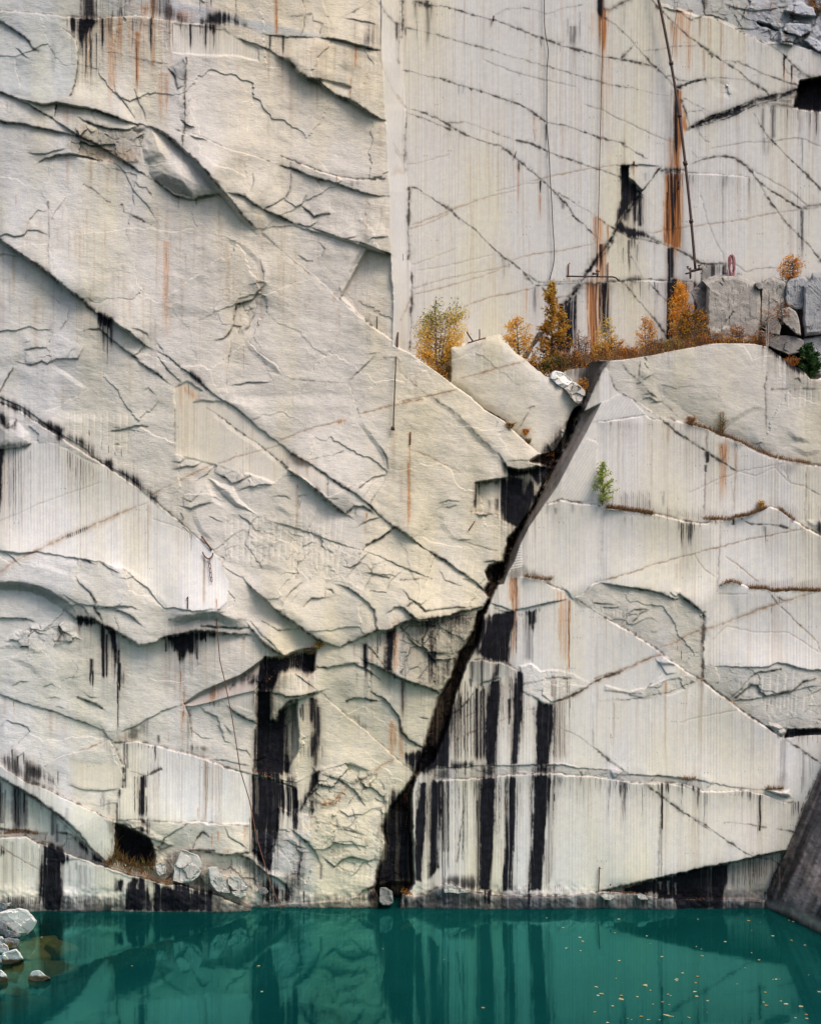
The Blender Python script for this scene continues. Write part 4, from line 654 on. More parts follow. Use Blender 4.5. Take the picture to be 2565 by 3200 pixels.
ts('30', "970,1345,1520,40 1000,1350,1480,26 1170,1370,1640,20 880,1350,1400,8 710,1345,1470,26 740,1345,1440,10 1060,1350,1400,10 510,1340,1390,14", 'K', .5, .4); ts('30', "970,1400,1700,30 1170,1450,1728,18 1260,1390,1500,14", 'N', .3); ts('31', "970,0,470,30 1165,0,480,12 700,380,500,8", 'K', .25); ts('31', "1580,140,600,34", 'K', .8, .55); ts('31', "1630,140,420,8 1545,0,130,10", 'K', .35)
ts('31', "268,350,470,18 290,355,460,10 245,370,690,24 310,400,600,12 200,430,600,10", 'K', .75, .5); ts('31', "5,190,560,60 30,430,680,20", 'R', .55); ts('31', "80,255,380,18", 'R', .9)
ts('21', "1490,190,400,26 1520,195,420,26 1545,200,420,14", 'R', .6); ts('21', "1598,260,400,22", 'R', .95); ts('21', "1560,400,690,60 1530,480,700,40", 'R', .75, .9, .2); ts('21', "1548,400,640,40 1520,470,620,22 1600,390,520,30 1640,330,440,20", 'K', .8, .5)
ts('21', "1600,545,700,12 1297,560,700,12", 'R', .95, .9); ts('21', "1297,640,700,30", 'R', .5)
blot("21 1445,712 1520,712 1530,1240 1480,1280 1450,1000", 'R', .95, 5, .45); ts('21', "1470,710,1100,30 1505,710,1000,10 1530,712,1250,14 1560,710,1100,16", 'R', .9, .6); ts('21', "1585,705,1170,54 1600,705,1120,30 1535,700,1060,12", 'K', .97, .8, .15); ts('21', "1450,740,960,26", 'G', .8); ts('21', "1490,720,1300,9 1510,700,1290,8 1625,720,1100,10", 'K', .6); ts('31', "50,700,1130,60 70,700,1100,30 20,710,900,16", 'K', .9, .85, .1); ts('31', "15,700,1250,44", 'R', .7)
blot("21 1238,890 1300,830 1362,775 1360,1190 1300,1240 1190,1240 1210,960", 'K', .97, 5, .35); ts('21', "1340,800,1200,50", 'G', .8, .95, .1); ts('21', "1240,860,1230,60 1270,850,1240,40", 'K', .9, .9, .1); ts('21', "1035,730,1000,34 1040,730,900,14", 'K', .5); ts('21', "970,745,900,10 975,745,1000,16", 'R', .55); ts('21', "800,500,720,40 790,500,600,12 845,550,600,14 780,500,560,8", 'K', .55); ts('21', "175,670,760,10 205,680,740,8 185,700,1000,14 240,690,760,8", 'K', .4)
ts('21', "1085,1080,1240,80", 'K', .6)
blot("31 540,690 600,690 595,900 570,1140 530,1140 545,900", 'K', .97, 4, .3); ts('31', "560,430,700,40 575,680,1140,50 550,700,1130,30", 'K', .95, .95, .05); blot("31 600,695 735,700 700,860 640,980 600,980", 'R', .92, 6, .3); ts('31', "615,690,960,16 690,700,900,16", 'K', .5)
ts('31', "270,660,800,14 330,690,860,14 230,660,720,20 440,690,760,10 500,690,800,14 470,690,740,8 410,700,760,8", 'K', .6); blot("31 235,660 330,650 350,690 230,690", 'K', .6, 6, .5); blot("31 800,560 1000,560 990,620 1100,640 950,650 800,690", 'K', .75, 6, .7); blot("31 735,700 800,690 830,1100 740,1000", 'K', .8, 6, .5); ts('31', "1270,700,1100,60", 'K', .5)
blot("31 1215,700 1900,640 1900,1450 1560,1400 1270,1190 1230,1000", 'K', .9, 8, .4)  # black painted on the wall as shade in the gaps of the block pile
for s_o in ("21 1580,1320 1470,1560 1410,1690", "21 1540,1310 1450,1500", "22 1490,40 1400,230 1300,420 1200,600", "22 1440,120 1340,330 1230,540 1100,740", "22 1250,560 1130,750 1020,920 930,1080", "21 1500,1310 1420,1520"): seam(s_o, 4, .5, 'D')
# top-right grey ground
ts('30', "1350,-60,130,50 1295,0,110,24 630,-40,50,20", 'N', .5); ts('30', "830,-20,120,36", 'K', .7); blot("30 1230,170 1390,238 1290,210", 'K', .9, 4, .1)
blot("30 1530,280 1590,300 1560,290 1640,245 1650,190 1640,260 1600,300", 'D', .9, 4, .2)
# left, middle rows
ts('01', "800,930,1330,60 860,960,1260,40 830,940,1460,16 790,940,1290,12 815,940,1400,8", 'K', .75, .5); blot("01 745,930 800,945 860,1000 850,1050 780,1050", 'K', .95, 6, .3); ts('01', "1280,380,1220,90", 'R', .34, .6, .3); ts('01', "1290,400,700,60", 'R', .3); ts('01', "640,820,1050,80 670,900,1100,20 1010,1280,1640,40 780,1380,1640,40 490,1500,1728,40 1300,140,300,40 420,700,900,20", 'N', .28)
ts('01', "1375,20,130,30 1515,50,100,20", 'K', .5); ts('01', "550,800,830,8 480,740,800,10", 'D', .4)
for i in range(60):
    q = P("01 1260,1250 1400,1350 1500,1430 1600,1530"); t0 = RNG.random(); x = np.interp(t0, [0, .4, .65, 1], q[:, 0]); y = np.interp(t0, [0, .4, .65, 1], q[:, 1]); streak(x, y - 4, y + 7, 3, 'K', .8, .4)
blot("01 1450,1360 1560,1450 1610,1530 1540,1480 1440,1400", 'K', .8, 4, .2); ts('01', "1455,1470,1590,12", 'K', .8); blot("01 1390,1480 1440,1500 1530,1600 1470,1590 1400,1510", 'R', .7, 8, .4); ts('01', "1460,1500,1640,30 1400,1500,1728,30", 'R', .4)
# sooty ledge
blot("02 -200,-90 0,0 100,40 250,125 240,135 100,65 0,15 -200,-50", 'K', .95, 7, .25); blot("01 0,1570 60,1600 200,1680 280,1728 200,1728 60,1650", 'K', .7, 7, .4); blot("02 290,160 400,190 470,250 420,240 330,190", 'K', .8, 6, .4); blot("02 430,205 480,220 470,310 450,300", 'K', .9, 5, .3); blot("02 540,280 640,310 720,360 740,450 680,400 600,330", 'K', .85, 9, .4); blot("02 720,440 860,470 870,530 800,495", 'K', .9, 6, .4); blot("02 930,540 1040,590 1100,680 1000,640 950,580", 'K', .85, 7, .45); blot("02 1080,640 1200,735 1170,745 1080,690", 'K', .75, 8, .3); blot("02 1150,735 1205,740 1200,790 1170,770", 'K', .9, 4, .2)
for s in ("02 1180,760 1280,850 1400,950 1530,1070", ): seam(s, 5, .9, 'D')
blot("02 0,90 60,120 90,210 130,160 120,220 60,220 10,180", 'K', .8, 6, .3); blot("02 0,335 120,345 240,325 200,370 130,360 0,380", 'D', .7, 5, .3); blot("02 0,385 30,390 25,480 12,680 0,860", 'K', 1, 4, .1); blot("02 0,500 14,600 10,760 0,800", 'G', .9, 4, .1); ts('02', "38,460,1150,12", 'N', .9)
for i, (x, a) in enumerate(((60, .3), (75, .6), (92, .45), (108, .7), (125, .6), (148, .4), (165, .5), (185, .25))): ts('02', f"{x},{385-i*4},{1120-40*(i%3)},11", 'K', a * .75, .5, .1)
for i, x in enumerate(range(524, 780, 20)): ts('02', f"{x},{390+i*13},{560+ (i*77)%260},9", 'K', .6 - .02 * i, .4, .2)
ts('02', "600,440,900,9 620,450,1000,9 645,470,820,8 665,470,860,9 832,530,640,9 830,560,700,7", 'K', .5, .4)
seam("02 -300,1560 0,1330 100,1250 280,1160 480,1070 560,1030 700,975 900,890 1140,790", 9, .62); seam("02 1160,735 1250,690 1400,620 1500,570 1640,500", 6, .55)
for x in range(512, 680, 16): ts('02', f"{x},{1040 - (x-512)*.42:.0f},{1075-(x-512)*.42:.0f},12", 'K', .75, .9, .1)
ts('02', "1142,800,1420,20 1155,800,1050,12", 'N', .7, .6); ts('02', "1575,1200,1610,22", 'N', .85, .8, .1); ts('02', "1575,1200,1500,14", 'K', .5); ts('02', "1465,1030,1075,8 1480,1035,1090,8 1475,1040,1200,10", 'K', .6); ts('02', "1672,1535,1640,16", 'R', .9); ts('02', "1440,0,480,40 1415,300,480,30 1500,0,400,18 1600,0,380,14", 'N', .28)
seam("02 1180,915 1350,970 1480,1040", 1.6, .3); seam("02 -40,960 300,800 600,700 780,640", 2, .25, 'D'); ts('02', "300,1500,1700,30", 'G', .15)
blot("02 0,1405 130,1410 260,1425 400,1480 480,1520 520,1560 430,1560 300,1495 150,1462 0,1440 -300,1420 -300,1370", 'G', .6, 10, .1); blot("02 1300,1695 1540,1645 1728,1645 1728,1728 1300,1728", 'G', .45, 8, .4); blot("03 1240,235 1500,165 1728,185 1728,20 1540,45 1350,100", 'G', .4, 8, .3)  # grey blots paint the overhang's shadow band and shaded undersides
ts('12', "1560,250,330,12", 'R', .95, .95, .1); ts('12', "1556,250,1020,16 1545,480,1030,22", 'R', .6, .7, .2); ts('12', "1490,500,900,30 1430,240,700,40 760,500,620,30 720,440,520,20 1225,870,930,22 1215,900,1100,30 685,660,1200,22 690,780,980,14", 'N', .5); ts('12', "1222,870,930,14 690,655,690,14", 'R', .8)
blot("12 620,410 700,445 790,495 700,500 640,460", 'R', .5, 10, .5); blot("12 990,160 1080,140 1070,160 1000,180", 'R', .8, 3, .2); seam("12 530,320 700,250 850,200 1000,165", 4, .5); seam("12 1165,105 1350,60 1550,15 1650,0 11 1500,1612 1728,1570 21 200,1582 430,1525", 5, .75); seam("21 455,1440 700,1380 820,1340 970,1310", 5, .6); seam("12 75,490 250,430 420,385 550,345", 3.5, .45); seam("22 80,390 200,430 350,500 470,560", 6, .3)
ts('11', "145,390,560,40", 'N', .4); ts('11', "1530,1390,1530,14 1600,1400,1600,40", 'N', .4); ts('12', "1030,0,140,40", 'N', .2)
for s in ("31 0,0 0,0",): pass
blot("13 1475,60 1490,130 1450,140 1420,120", 'R', .3, 6, .5)
# alcove at the gully
blot("22 575,640 630,640 600,720 585,830 565,820", 'K', .9, 5, .3); blot("22 780,610 870,590 1050,640 1080,660 1050,760 1000,850 930,985 890,970 790,930 775,800", 'K', 1.0, 6, .12); ts('22', "915,560,760,36 935,720,950,60", 'G', .9); wash("22 1030,610 1075,665 1070,740 1035,740", 'K', .1, 5); wash("22 985,580 1000,640 960,740 940,640", 'K', .5, 6)
blot("22 800,490 840,520 900,545 1000,540 1150,495 1160,540 1110,660 1070,660 1000,575 870,590 820,600", 'K', .95, 5, .15); ts('22', "695,770,880,36 745,760,880,40 650,640,720,14 610,640,780,16", 'K', .6); blot("22 590,640 780,610 760,640 640,660 610,700", 'K', .6, 5, .6); blot("22 560,830 640,850 700,880 580,870", 'G', .5, 5, .3); ts('22', "550,820,920,24", 'N', .6)
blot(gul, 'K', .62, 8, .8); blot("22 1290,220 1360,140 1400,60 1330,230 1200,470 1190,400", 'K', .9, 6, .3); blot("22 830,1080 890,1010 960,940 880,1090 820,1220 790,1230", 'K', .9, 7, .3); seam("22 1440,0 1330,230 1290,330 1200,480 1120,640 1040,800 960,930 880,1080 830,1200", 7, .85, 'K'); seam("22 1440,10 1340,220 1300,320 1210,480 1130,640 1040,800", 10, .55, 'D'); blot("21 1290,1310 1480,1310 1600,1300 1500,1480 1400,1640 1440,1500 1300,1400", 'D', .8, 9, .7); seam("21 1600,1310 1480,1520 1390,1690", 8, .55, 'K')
blot("22 670,1290 790,1250 800,1330 720,1420 660,1470 700,1370", 'K', .95, 6, .2)
# oblique face reaching the water, strips
blot("22 870,1370 940,1350 930,1300 860,1330", 'D', .6, 6, .5); ts('22', "885,1370,1640,50 870,1380,1640,22 850,1400,1560,30", 'R', .7, .9, .1); ts('22', "895,1370,1640,14", 'K', .5, .9); ts('22', "1240,1480,1728,26 1215,1480,1560,14 1310,1545,1728,14 1270,1500,1728,16", 'R', .6, .95, 0); ts('22', "1130,810,900,50 1330,820,860,8 1375,815,860,9 1400,815,850,9 1425,815,850,9 1395,820,900,30 1330,800,900,40 1200,830,900,40", 'K', .35); ts('22', "1250,900,960,90", 'N', .12); ts('22', "960,1200,1290,8 975,1200,1280,8", 'K', .4); blot("22 960,1290 1010,1320 1100,1355 1170,1385 1080,1385 950,1350", 'D', .6, 5, .4); blot("22 830,1340 900,1330 945,1290 930,1360 850,1380", 'D', .6, 5, .5)
ts('23', "1240,-60,480,18 1255,-40,460,12 1275,0,480,12 1225,0,300,12", 'R', .6, .7, .1); ts('23', "1300,-60,500,16", 'R', .85, .9, 0); ts('23', "1302,0,490,7", 'K', .6, .9, 0); ts('23', "870,0,420,34 890,20,400,14", 'R', .6, .7); ts('23', "855,150,430,18 840,300,430,16", 'K', .7)
blot("23 690,60 760,45 885,30 880,120 840,260 830,412 745,415 640,382 600,340 650,180", 'K', 1.0, 4, .1); ts('23', "745,240,410,10 800,180,400,12", 'G', .5); blot("23 970,30 1048,10 1040,100 1022,205 1000,150", 'K', 1.0, 3, .15); ts('23', "975,40,430,60 1000,150,420,46 1020,200,440,14", 'G', .8, .85, .1); ts('23', "915,40,70,12 935,40,80,18 1050,10,50,14 1072,0,40,22", 'G', .8)
blot("23 590,90 680,80 640,250 560,390 520,400", 'K', .9, 6, .5); ts('23', "630,240,390,14 600,280,390,10", 'G', .5)
blot("23 700,560 730,425 775,425 770,480 740,560", 'K', .85, 5, .2); ts('23', "555,410,600,56 548,540,620,40", 'K', .8, .8); ts('23', "628,400,640,30", 'K', .75, .8); tone((.38, .40, .41), "23 540,405 720,400 850,430 910,480 760,540 640,575 560,560", 6, .5); seam("23 640,575 760,540", 3, .5, 'D'); ts('23', "855,430,700,16 875,440,700,8", 'N', .7)
blot("23 690,570 772,545 768,700 760,850 735,1210 655,1215 650,1000 660,760", 'K', 1.0, 3.5, .08); ts('23', "720,560,1215,90", 'K', .95, 1.0, .05)
blot("23 905,490 925,490 940,520 935,700 930,830 915,1000 905,1205 855,1205 860,1000 872,850 880,690 890,580", 'K', 1.0, 3, .08)
blot("23 1060,715 1120,738 1178,735 1180,900 1165,1060 1150,1212 1042,1212 1045,900 1050,800", 'K', 1.0, 3, .1); ts('23', "1080,800,1200,30", 'K', .95, 1.0, 0)
blot("23 410,700 400,850 385,1000 370,1230 230,1240 150,1240 240,1090 330,900", 'K', .97, 6, .15); ts('23', "375,900,1230,14 395,700,1000,12 420,560,1220,9 450,520,1210,8 500,560,1210,10 520,640,1220,14 545,560,1200,10 590,620,1215,30 620,640,1215,26 645,620,1200,26 575,700,1210,10 440,700,1215,7 470,680,1215,7", 'K', .72, .85, .1); ts('23', "840,700,910,24 850,690,880,10", 'K', .85, .9); ts('23', "800,560,1210,10 780,720,1210,12", 'N', .4); ts('23', "855,700,1200,14 860,860,1200,10", 'N', .8)
seam("23 390,1030 500,985 580,950 650,925", 8, .6); seam("23 760,870 830,850 870,840", 7, .6); seam("23 940,800 1050,770", 6, .4); seam("23 500,840 580,800", 4, .5); blot("23 400,1180 420,1210 520,1180 560,1210 560,1225 390,1230", 'K', .8, 5, .4)
ts('23', "1188,720,1210,14 1200,730,1200,8 1215,720,1100,10 1230,715,1210,12 1250,720,1200,9 1265,715,1190,14 1310,710,780,10 1170,560,700,12 1200,560,700,12 1290,560,700,14", 'D', .75, .8, .1); ts('23', "1225,720,1210,90 1280,900,1190,40 1180,550,700,30", 'N', .55, .8, .1); ts('23', "1485,740,1150,8 1650,740,1100,8 1340,720,1150,9 1490,950,1150,14", 'D', .4); ts('23', "1625,980,1100,8 1480,930,1100,14", 'G', .5); ts('33', "125,720,1200,16 525,570,1300,16 535,570,700,14", 'N', .6); ts('33', "530,570,700,20", 'R', .5); ts('33', "205,700,1000,10 420,880,1290,10 515,650,1300,8 440,950,1290,7 800,560,1250,40 600,950,1200,8 345,270,330,9", 'N', .35)
ts('33', "105,970,1000,12", 'R', .8)
# lower tier of the right block
blot("23 150,1345 195,1345 195,1728 24 195,120 170,420 165,620 120,620 115,420 125,100 23 140,1500", 'K', 1.0, 3, .1)
blot("23 245,1330 320,1330 315,1728 24 310,200 300,520 230,600 240,300 245,0", 'K', .95, 4, .35); ts('23', "335,1335,1900,14 352,1335,1900,10 370,1335,1900,14 325,1340,1900,10", 'K', .8, .95, .05); ts('24', "345,-60,640,14 360,0,600,8 325,0,660,12 372,-100,560,8 245,0,600,12", 'K', .7, .9, .1)
blot("23 640,1300 740,1300 735,1450 725,1728 24 720,200 690,690 605,690 615,400 620,0 23 625,1500", 'K', 1.0, 3, .08); ts('24', "705,200,690,16", 'K', .6); ts('23', "610,1330,1728,14 590,1330,1728,9 575,1335,1500,14", 'K', .65); ts('24', "600,0,690,16 585,0,680,9", 'K', .6, .9, .1)
blot("23 825,1300 905,1295 890,1728 24 880,300 850,690 800,690 815,300 820,0", 'K', .93, 3, .55); ts('23', "835,1300,1728,10 860,1300,1728,12 880,1300,1728,14 812,1310,1728,10", 'K', .8, 1, 0); ts('24', "860,-40,700,20 835,-40,700,12 880,0,400,10 808,500,700,14", 'K', .9, 1, .1); ts('24', "805,0,560,16 780,300,640,20", 'N', .7); ts('23', "815,1320,1728,10", 'N', .8)
blot("23 1015,1285 1150,1282 1170,1340 1150,1500 1130,1728 24 1120,200 1090,700 990,705 1005,400 1020,0 23 1020,1500", 'K', 1.0, 3, .15); ts('23', "1160,1300,1800,20", 'K', .6); ts('24', "1145,0,690,16 1165,0,640,20 1125,300,690,16", 'K', .6, .9, .1); blot("24 1010,310 1020,330 1010,420 1000,460", 'K', 1, 2, 0)
ts('23', "485,1330,1900,7 500,1330,1820,7", 'K', .55, .95, 0); seam("24 490,0 485,150 460,250 455,380 440,490", 3, .85, 'D'); seam("24 490,150 488,250 478,460", 2.2, .7, 'D'); ts('24', "570,0,640,8 550,200,640,8 400,100,640,7 430,0,600,7 520,0,620,8", 'N', .4); blot("24 340,600 450,590 600,600 600,690 480,680 400,640 330,650", 'K', .65, 8, .7)
for x in range(345, 1260, 16):
    if not (600 < x < 705 or 985 < x < 1090): ts('24', f"{x},{640+ (x*37)%40},{700+(x*13)%25},9", 'K', .5, .7, .1)
ts('24', "185,0,600,12 100,300,640,12 90,480,640,8", 'N', .6)
ts('24', "20,100,620,14 40,200,600,10", 'N', .7)
blot("24 -70,-80 -100,60 -135,200 -110,330 -140,450 -180,560 -200,650 -80,660 0,640 100,620 95,300 90,100 20,-60", 'K', .93, 9, .3); ts('14', "1500,200,620,12 1495,210,600,6 1440,380,620,8", 'N', .7)
# dark tide line and foot
for s in ("24 100,745 200,722 330,690 480,712 720,738 1000,742 1300,748 1400,760 1728,740 34 300,735 450,755 600,775 960,772 1290,780 1290,900 24 1728,900 100,900",): blot(s, 'G', .80, 6, .25); blot(s, 'K', .35, 8, .9)
wash("24 335,665 400,652 450,692 520,698 640,718 480,728 350,705", 'G', .1, 4); wash("24 1560,730 1610,720 1620,780 1580,790", 'G', .1, 4); wash("34 30,725 110,722 130,750 60,790", 'G', .1, 4); wash("34 310,722 360,725 390,760 330,770", 'G', .1, 4); wash("34 530,750 590,748 600,780 540,782", 'G', .1, 3); wash("24 730,720 790,735 735,740", 'G', .1, 3); wash("24 840,735 880,720 900,738", 'G', .1, 3); wash("24 900,740 930,718 970,716 985,740", 'G', .1, 3)
ts('24', "655,690,800,18 685,700,805,30 760,740,805,14 785,750,800,10 1000,720,810,40 205,740,800,7 235,740,800,7 293,740,790,7 700,690,740,20", 'K', .95, .95, .1)
blot("34 105,700 460,605 700,557 1015,490 1000,640 970,740 965,845 610,845 590,770 470,765 465,720 300,722", 'K', 1.0, 3, .12); ts('34', "480,620,720,16 515,640,740,10 550,620,740,12 605,640,740,10 330,660,700,10 170,690,715,12 190,680,715,9", 'G', .0); wash("34 475,625 500,625 490,700 478,690", 'K', .25, 4); wash("34 540,620 560,620 558,730 545,730", 'K', .35, 4); wash("34 598,640 612,640 610,730 600,730", 'K', .3, 4); wash("34 150,690 205,680 205,712 150,715", 'K', .3, 3); ts('34', "820,530,740,60 940,520,740,30 700,580,740,26", 'N', .35)
for i, x in enumerate(range(1025, 1440, 14)): ts('34', f"{x},{490 - (x-1015)*.22:.0f},{600+(x*29)%150},9", 'K' if i % 3 else 'N', .6, .6, .1)
ts('34', "1050,500,740,30 1165,470,640,14 1180,470,740,20 1345,430,700,40 1120,480,700,12 1390,480,560,30", 'G', .6, .6); blot("34 960,700 1280,700 1280,775 960,770", 'G', .7, 8, .4)
seam("34 1290,700 1300,780 1288,850", 5, .9, 'K'); seam("33 1728,1215 1640,1400 1590,1500 34 1520,252 1460,395 1395,505 1310,700 1290,780", 4, .75, 'K'); seam("34 1290,845 1400,880 1550,945 1728,1010 1900,1080", 12, .0)
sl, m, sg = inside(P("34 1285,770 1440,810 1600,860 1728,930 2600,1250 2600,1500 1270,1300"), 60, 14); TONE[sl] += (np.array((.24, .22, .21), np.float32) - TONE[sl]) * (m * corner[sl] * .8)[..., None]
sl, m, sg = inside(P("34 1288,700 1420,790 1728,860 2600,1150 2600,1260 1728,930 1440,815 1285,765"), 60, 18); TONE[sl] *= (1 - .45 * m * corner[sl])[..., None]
# dark drips of the ledges on the right
ts('33', "20,1315,1480,10 30,1320,1420,8 100,1325,1510,18 60,1325,1440,8 175,1335,1520,9 188,1335,1500,9 215,1345,1728,16 205,1345,1600,9 230,1350,1460,8 250,1350,1440,7 345,1370,1728,9 365,1360,1440,9 410,1345,1500,9 470,1355,1430,8 548,1350,1460,18 530,1360,1440,10 655,1350,1510,16 740,1370,1430,16 775,1385,1600,18 785,1390,1480,9", 'K', .8, .4); ts('33', "500,1350,1728,18", 'K', .97, .9, .2); ts('33', "828,1420,1728,22 820,1420,1600,10 845,1430,1560,8", 'K', .7, .5); ts('33', "1255,1440,1728,18", 'K', .95, .95, .1); ts('33', "1515,1500,1640,30 1530,1500,1600,16 1550,1490,1620,14 1500,1490,1700,9", 'K', .7, .5); ts('33', "1120,1410,1490,16 1130,1410,1470,8 1180,1415,1520,18 1210,1420,1500,10 1100,1410,1470,8 1065,1410,1460,7 1160,1415,1480,9", 'K', .55, .4)
ts('34', "210,-40,120,12 200,0,280,14 350,0,200,12 90,0,200,12 500,0,120,10 770,0,110,10 830,0,150,22 820,120,420,16 650,0,60,10 1250,-40,250,20 1240,120,360,10 1510,0,170,24 410,0,140,9", 'K', .5, .3); ts('34', "495,0,600,18", 'G', .55, .95, .1)
ts('33', "1440,1010,1400,36 1415,1020,1400,14 1590,1100,1440,30 1575,1300,1450,14 1640,1120,1330,12 1660,1140,1300,10", 'G', .5, .7, .1); blot("33 1380,1300 1440,1290 1450,1390 1330,1400", 'D', .45, 12, .6); tone((.58, .57, .555), "33 1440,1015 1728,1200 1600,1500 1440,1440", 5, .8)
blot("33 1445,1000 1470,940 1728,935 2400,940 2400,980 1728,960 1560,985", 'K', .95, 4, .15); ts('33', "1555,990,1060,8 1580,985,1080,8 1620,980,1100,9 1700,965,1060,12 1660,970,1050,8 1520,1000,1060,8", 'K', .5)
ts('23', "1230,1300,1400,12 1245,1300,1380,9 1190,1290,1450,14 1215,1300,1420,9 1390,1300,1400,16 1410,1300,1680,12 1505,1310,1450,10 1520,1310,1480,8 1540,1310,1500,9 1620,1320,1500,14 1612,1330,1600,8 1690,1330,1520,10 1660,1330,1440,8 1720,1330,1460,9 1640,1330,1430,7", 'K', .65, .4); ts('23', "1380,1300,1728,9 1200,1300,1728,20 1450,1320,1728,16", 'N', .4); blot("23 1380,1250 1400,1245 1430,1290 1390,1300", 'K', .6, 4, .3)
tone((.36, .36, .37), "23 270,1245 380,1240 390,1320 270,1322", 4, .8); blot("23 265,1250 375,1245 370,1318 270,1320", 'K', .6, 5, .3); blot("23 640,1220 740,1215 740,1288 640,1300", 'K', .75, 6, .3); blot("23 850,1215 930,1215 915,1280 860,1282", 'K', .6, 6, .3); blot("23 1040,1212 1150,1215 1200,1230 1160,1275 1020,1282", 'K', .85, 6, .25); ts('23', "500,1240,1310,26", 'K', .5)
# upper tiers on the right
ts('32', "650,945,1220,22 665,950,1130,12 715,945,1180,36 705,960,1200,16 630,930,1040,8 750,950,1050,10 790,945,1000,9 910,925,980,12 885,930,970,8 600,920,960,7 690,950,1060,8 735,960,1100,8", 'K', .85, .4); ts('32', "610,1260,1420,30 640,1230,1430,20 660,960,1400,40 700,1200,1340,26", 'N', .35); ts('32', "1298,975,1160,12 1285,970,1050,9 1570,970,1040,9 1585,975,1060,8 1600,985,1060,7", 'K', .75, .5); ts('32', "1590,975,1160,40 1310,1000,1250,40 950,930,1000,9", 'N', .3); ts('32', "1050,925,965,14", 'K', .8)
ts('32', "845,395,490,44 835,500,560,30 855,410,480,24", 'K', .9, .9, .3); ts('32', "840,230,400,12 832,560,900,14", 'N', .75, .95, .1); blot("32 940,350 960,330 1000,340 1010,400 1000,480 960,480 942,420", 'R', .75, 6, .6); ts('32', "955,340,780,34 990,345,830,34 975,380,840,50", 'R', .5, .5); ts('32', "1068,380,620,20", 'R', .45); ts('32', "1060,400,860,24 950,600,850,60", 'N', .45); ts('32', "1072,335,375,10", 'K', .9); blot("32 1010,320 1100,325 1115,350 1060,380 1020,350", 'G', .6, 7, .3); blot("32 1400,490 1540,490 1520,530 1480,560 1400,520", 'G', .45, 8, .5)
ts('32', "165,160,310,12 180,160,240,8 425,150,260,16 520,160,240,9 160,160,760,16 420,300,860,16 415,630,690,10 590,180,300,20 545,170,400,40", 'N', .6); ts('32', "165,160,240,8 405,770,860,16 515,700,860,16 505,740,850,10", 'K', .45); ts('32', "60,160,780,40 200,170,700,20 520,250,860,30", 'G', .16)
for x in range(10, 430, 15): ts('32', f"{x},{690+(x*53)%60},{800+x*.13:.0f},9", 'K', .4, 1.0, 0)
for x in range(430, 1050, 16): ts('32', f"{x},{820+(x*31)%60},{900+(x*7)%25},8", 'K', .33, 1.0, 0)
for x in range(1100, 1728, 16): ts('32', f"{x},{1370+(x*31)%50},{1440},8", 'D', .35, 1.0, 0)
for x in range(1400, 1728, 18): ts('32', f"{x},{790+(x*31)%60},{920},8", 'D', .3, 1.0, 0)
blot("32 1540,1400 1600,1395 1620,1450 1540,1450", 'K', .35, 8, .7); blot("32 1700,950 1728,950 2100,950 2100,1300 1728,1040 1690,1000", 'K', .8, 8, .6); ts('33', "30,-20,60,8 110,520,560,6", 'D', .4); ts('33', "210,170,240,16 1080,0,150,40 790,560,1200,30 215,200,320,20 1630,-40,80,14", 'G', .2)
ts('32', "1405,1510,1590,10 1345,1600,1660,8", 'K', .6); ts('32', "950,1480,1728,10 1210,1460,1640,12 1660,1480,1700,10 1550,1480,1540,14", 'N', .3)
# lower left stains and painted dark of cave and hole
ts('03', "800,140,560,44 825,200,550,24 790,120,330,40", 'K', .95, .9, .4); blot("03 845,180 900,185 912,300 935,480 945,575 905,560 895,430 870,300", 'K', .9, 4, .3); ts('03', "885,180,340,60 925,420,660,26 912,600,970,10 905,560,760,10", 'K', .85, .8, .3); ts('03', "708,390,560,34 720,480,640,22 700,500,620,16", 'K', .95, .6, .4)
blot("03 1240,235 1500,175 1728,190 1600,240 1540,260 1522,410 1490,360 1440,340 1400,420 1370,340 1330,300 1320,250", 'K', .93, 5, .35); ts('03', "1285,235,350,36 1390,240,430,44 1520,240,420,40 1590,200,270,20 1340,230,320,24 1350,300,340,40", 'K', .8, .8, .3); tone((.2, .19, .18), "03 1400,250 1520,250 1510,370 1420,370", 5, .0); ts('03', "1390,480,740,30 1425,600,740,26 1290,340,740,70 1350,320,800,40", 'N', .4, .6); ts('03', "1395,490,640,14 1420,640,960,20 1415,790,930,40", 'R', .5); ts('03', "1415,790,860,20", 'K', .5)
blot("03 590,65 700,75 800,130 880,180 760,135 640,130 600,115", 'K', .95, 5, .3); ts('03', "612,110,260,18 650,120,230,16 700,130,330,20", 'N', .5); ts('03', "612,110,200,12", 'K', .6); ts('03', "40,680,860,60 115,720,860,24 390,790,1060,60 500,830,1100,50 440,800,1000,30", 'N', .35, .5); ts('03', "110,715,770,9", 'K', .6)  # first blot paints the shade of the hole under the overhang
ts('13', "50,190,330,18 275,220,420,26 270,220,290,24 60,190,280,10", 'N', .5); ts('13', "20,195,240,40 120,200,225,60 230,205,240,40 280,215,260,30", 'K', .6)
blot("13 0,640 150,560 300,470 380,440 330,540 280,600 200,600 100,680 0,700", 'D', .55, 6, .8); blot("13 30,640 120,600 60,690 0,720", 'R', .45, 8, .5); seam("13 200,570 160,640", 10, .6, 'K'); seam("13 300,500 270,560 330,520", 9, .6, 'K')
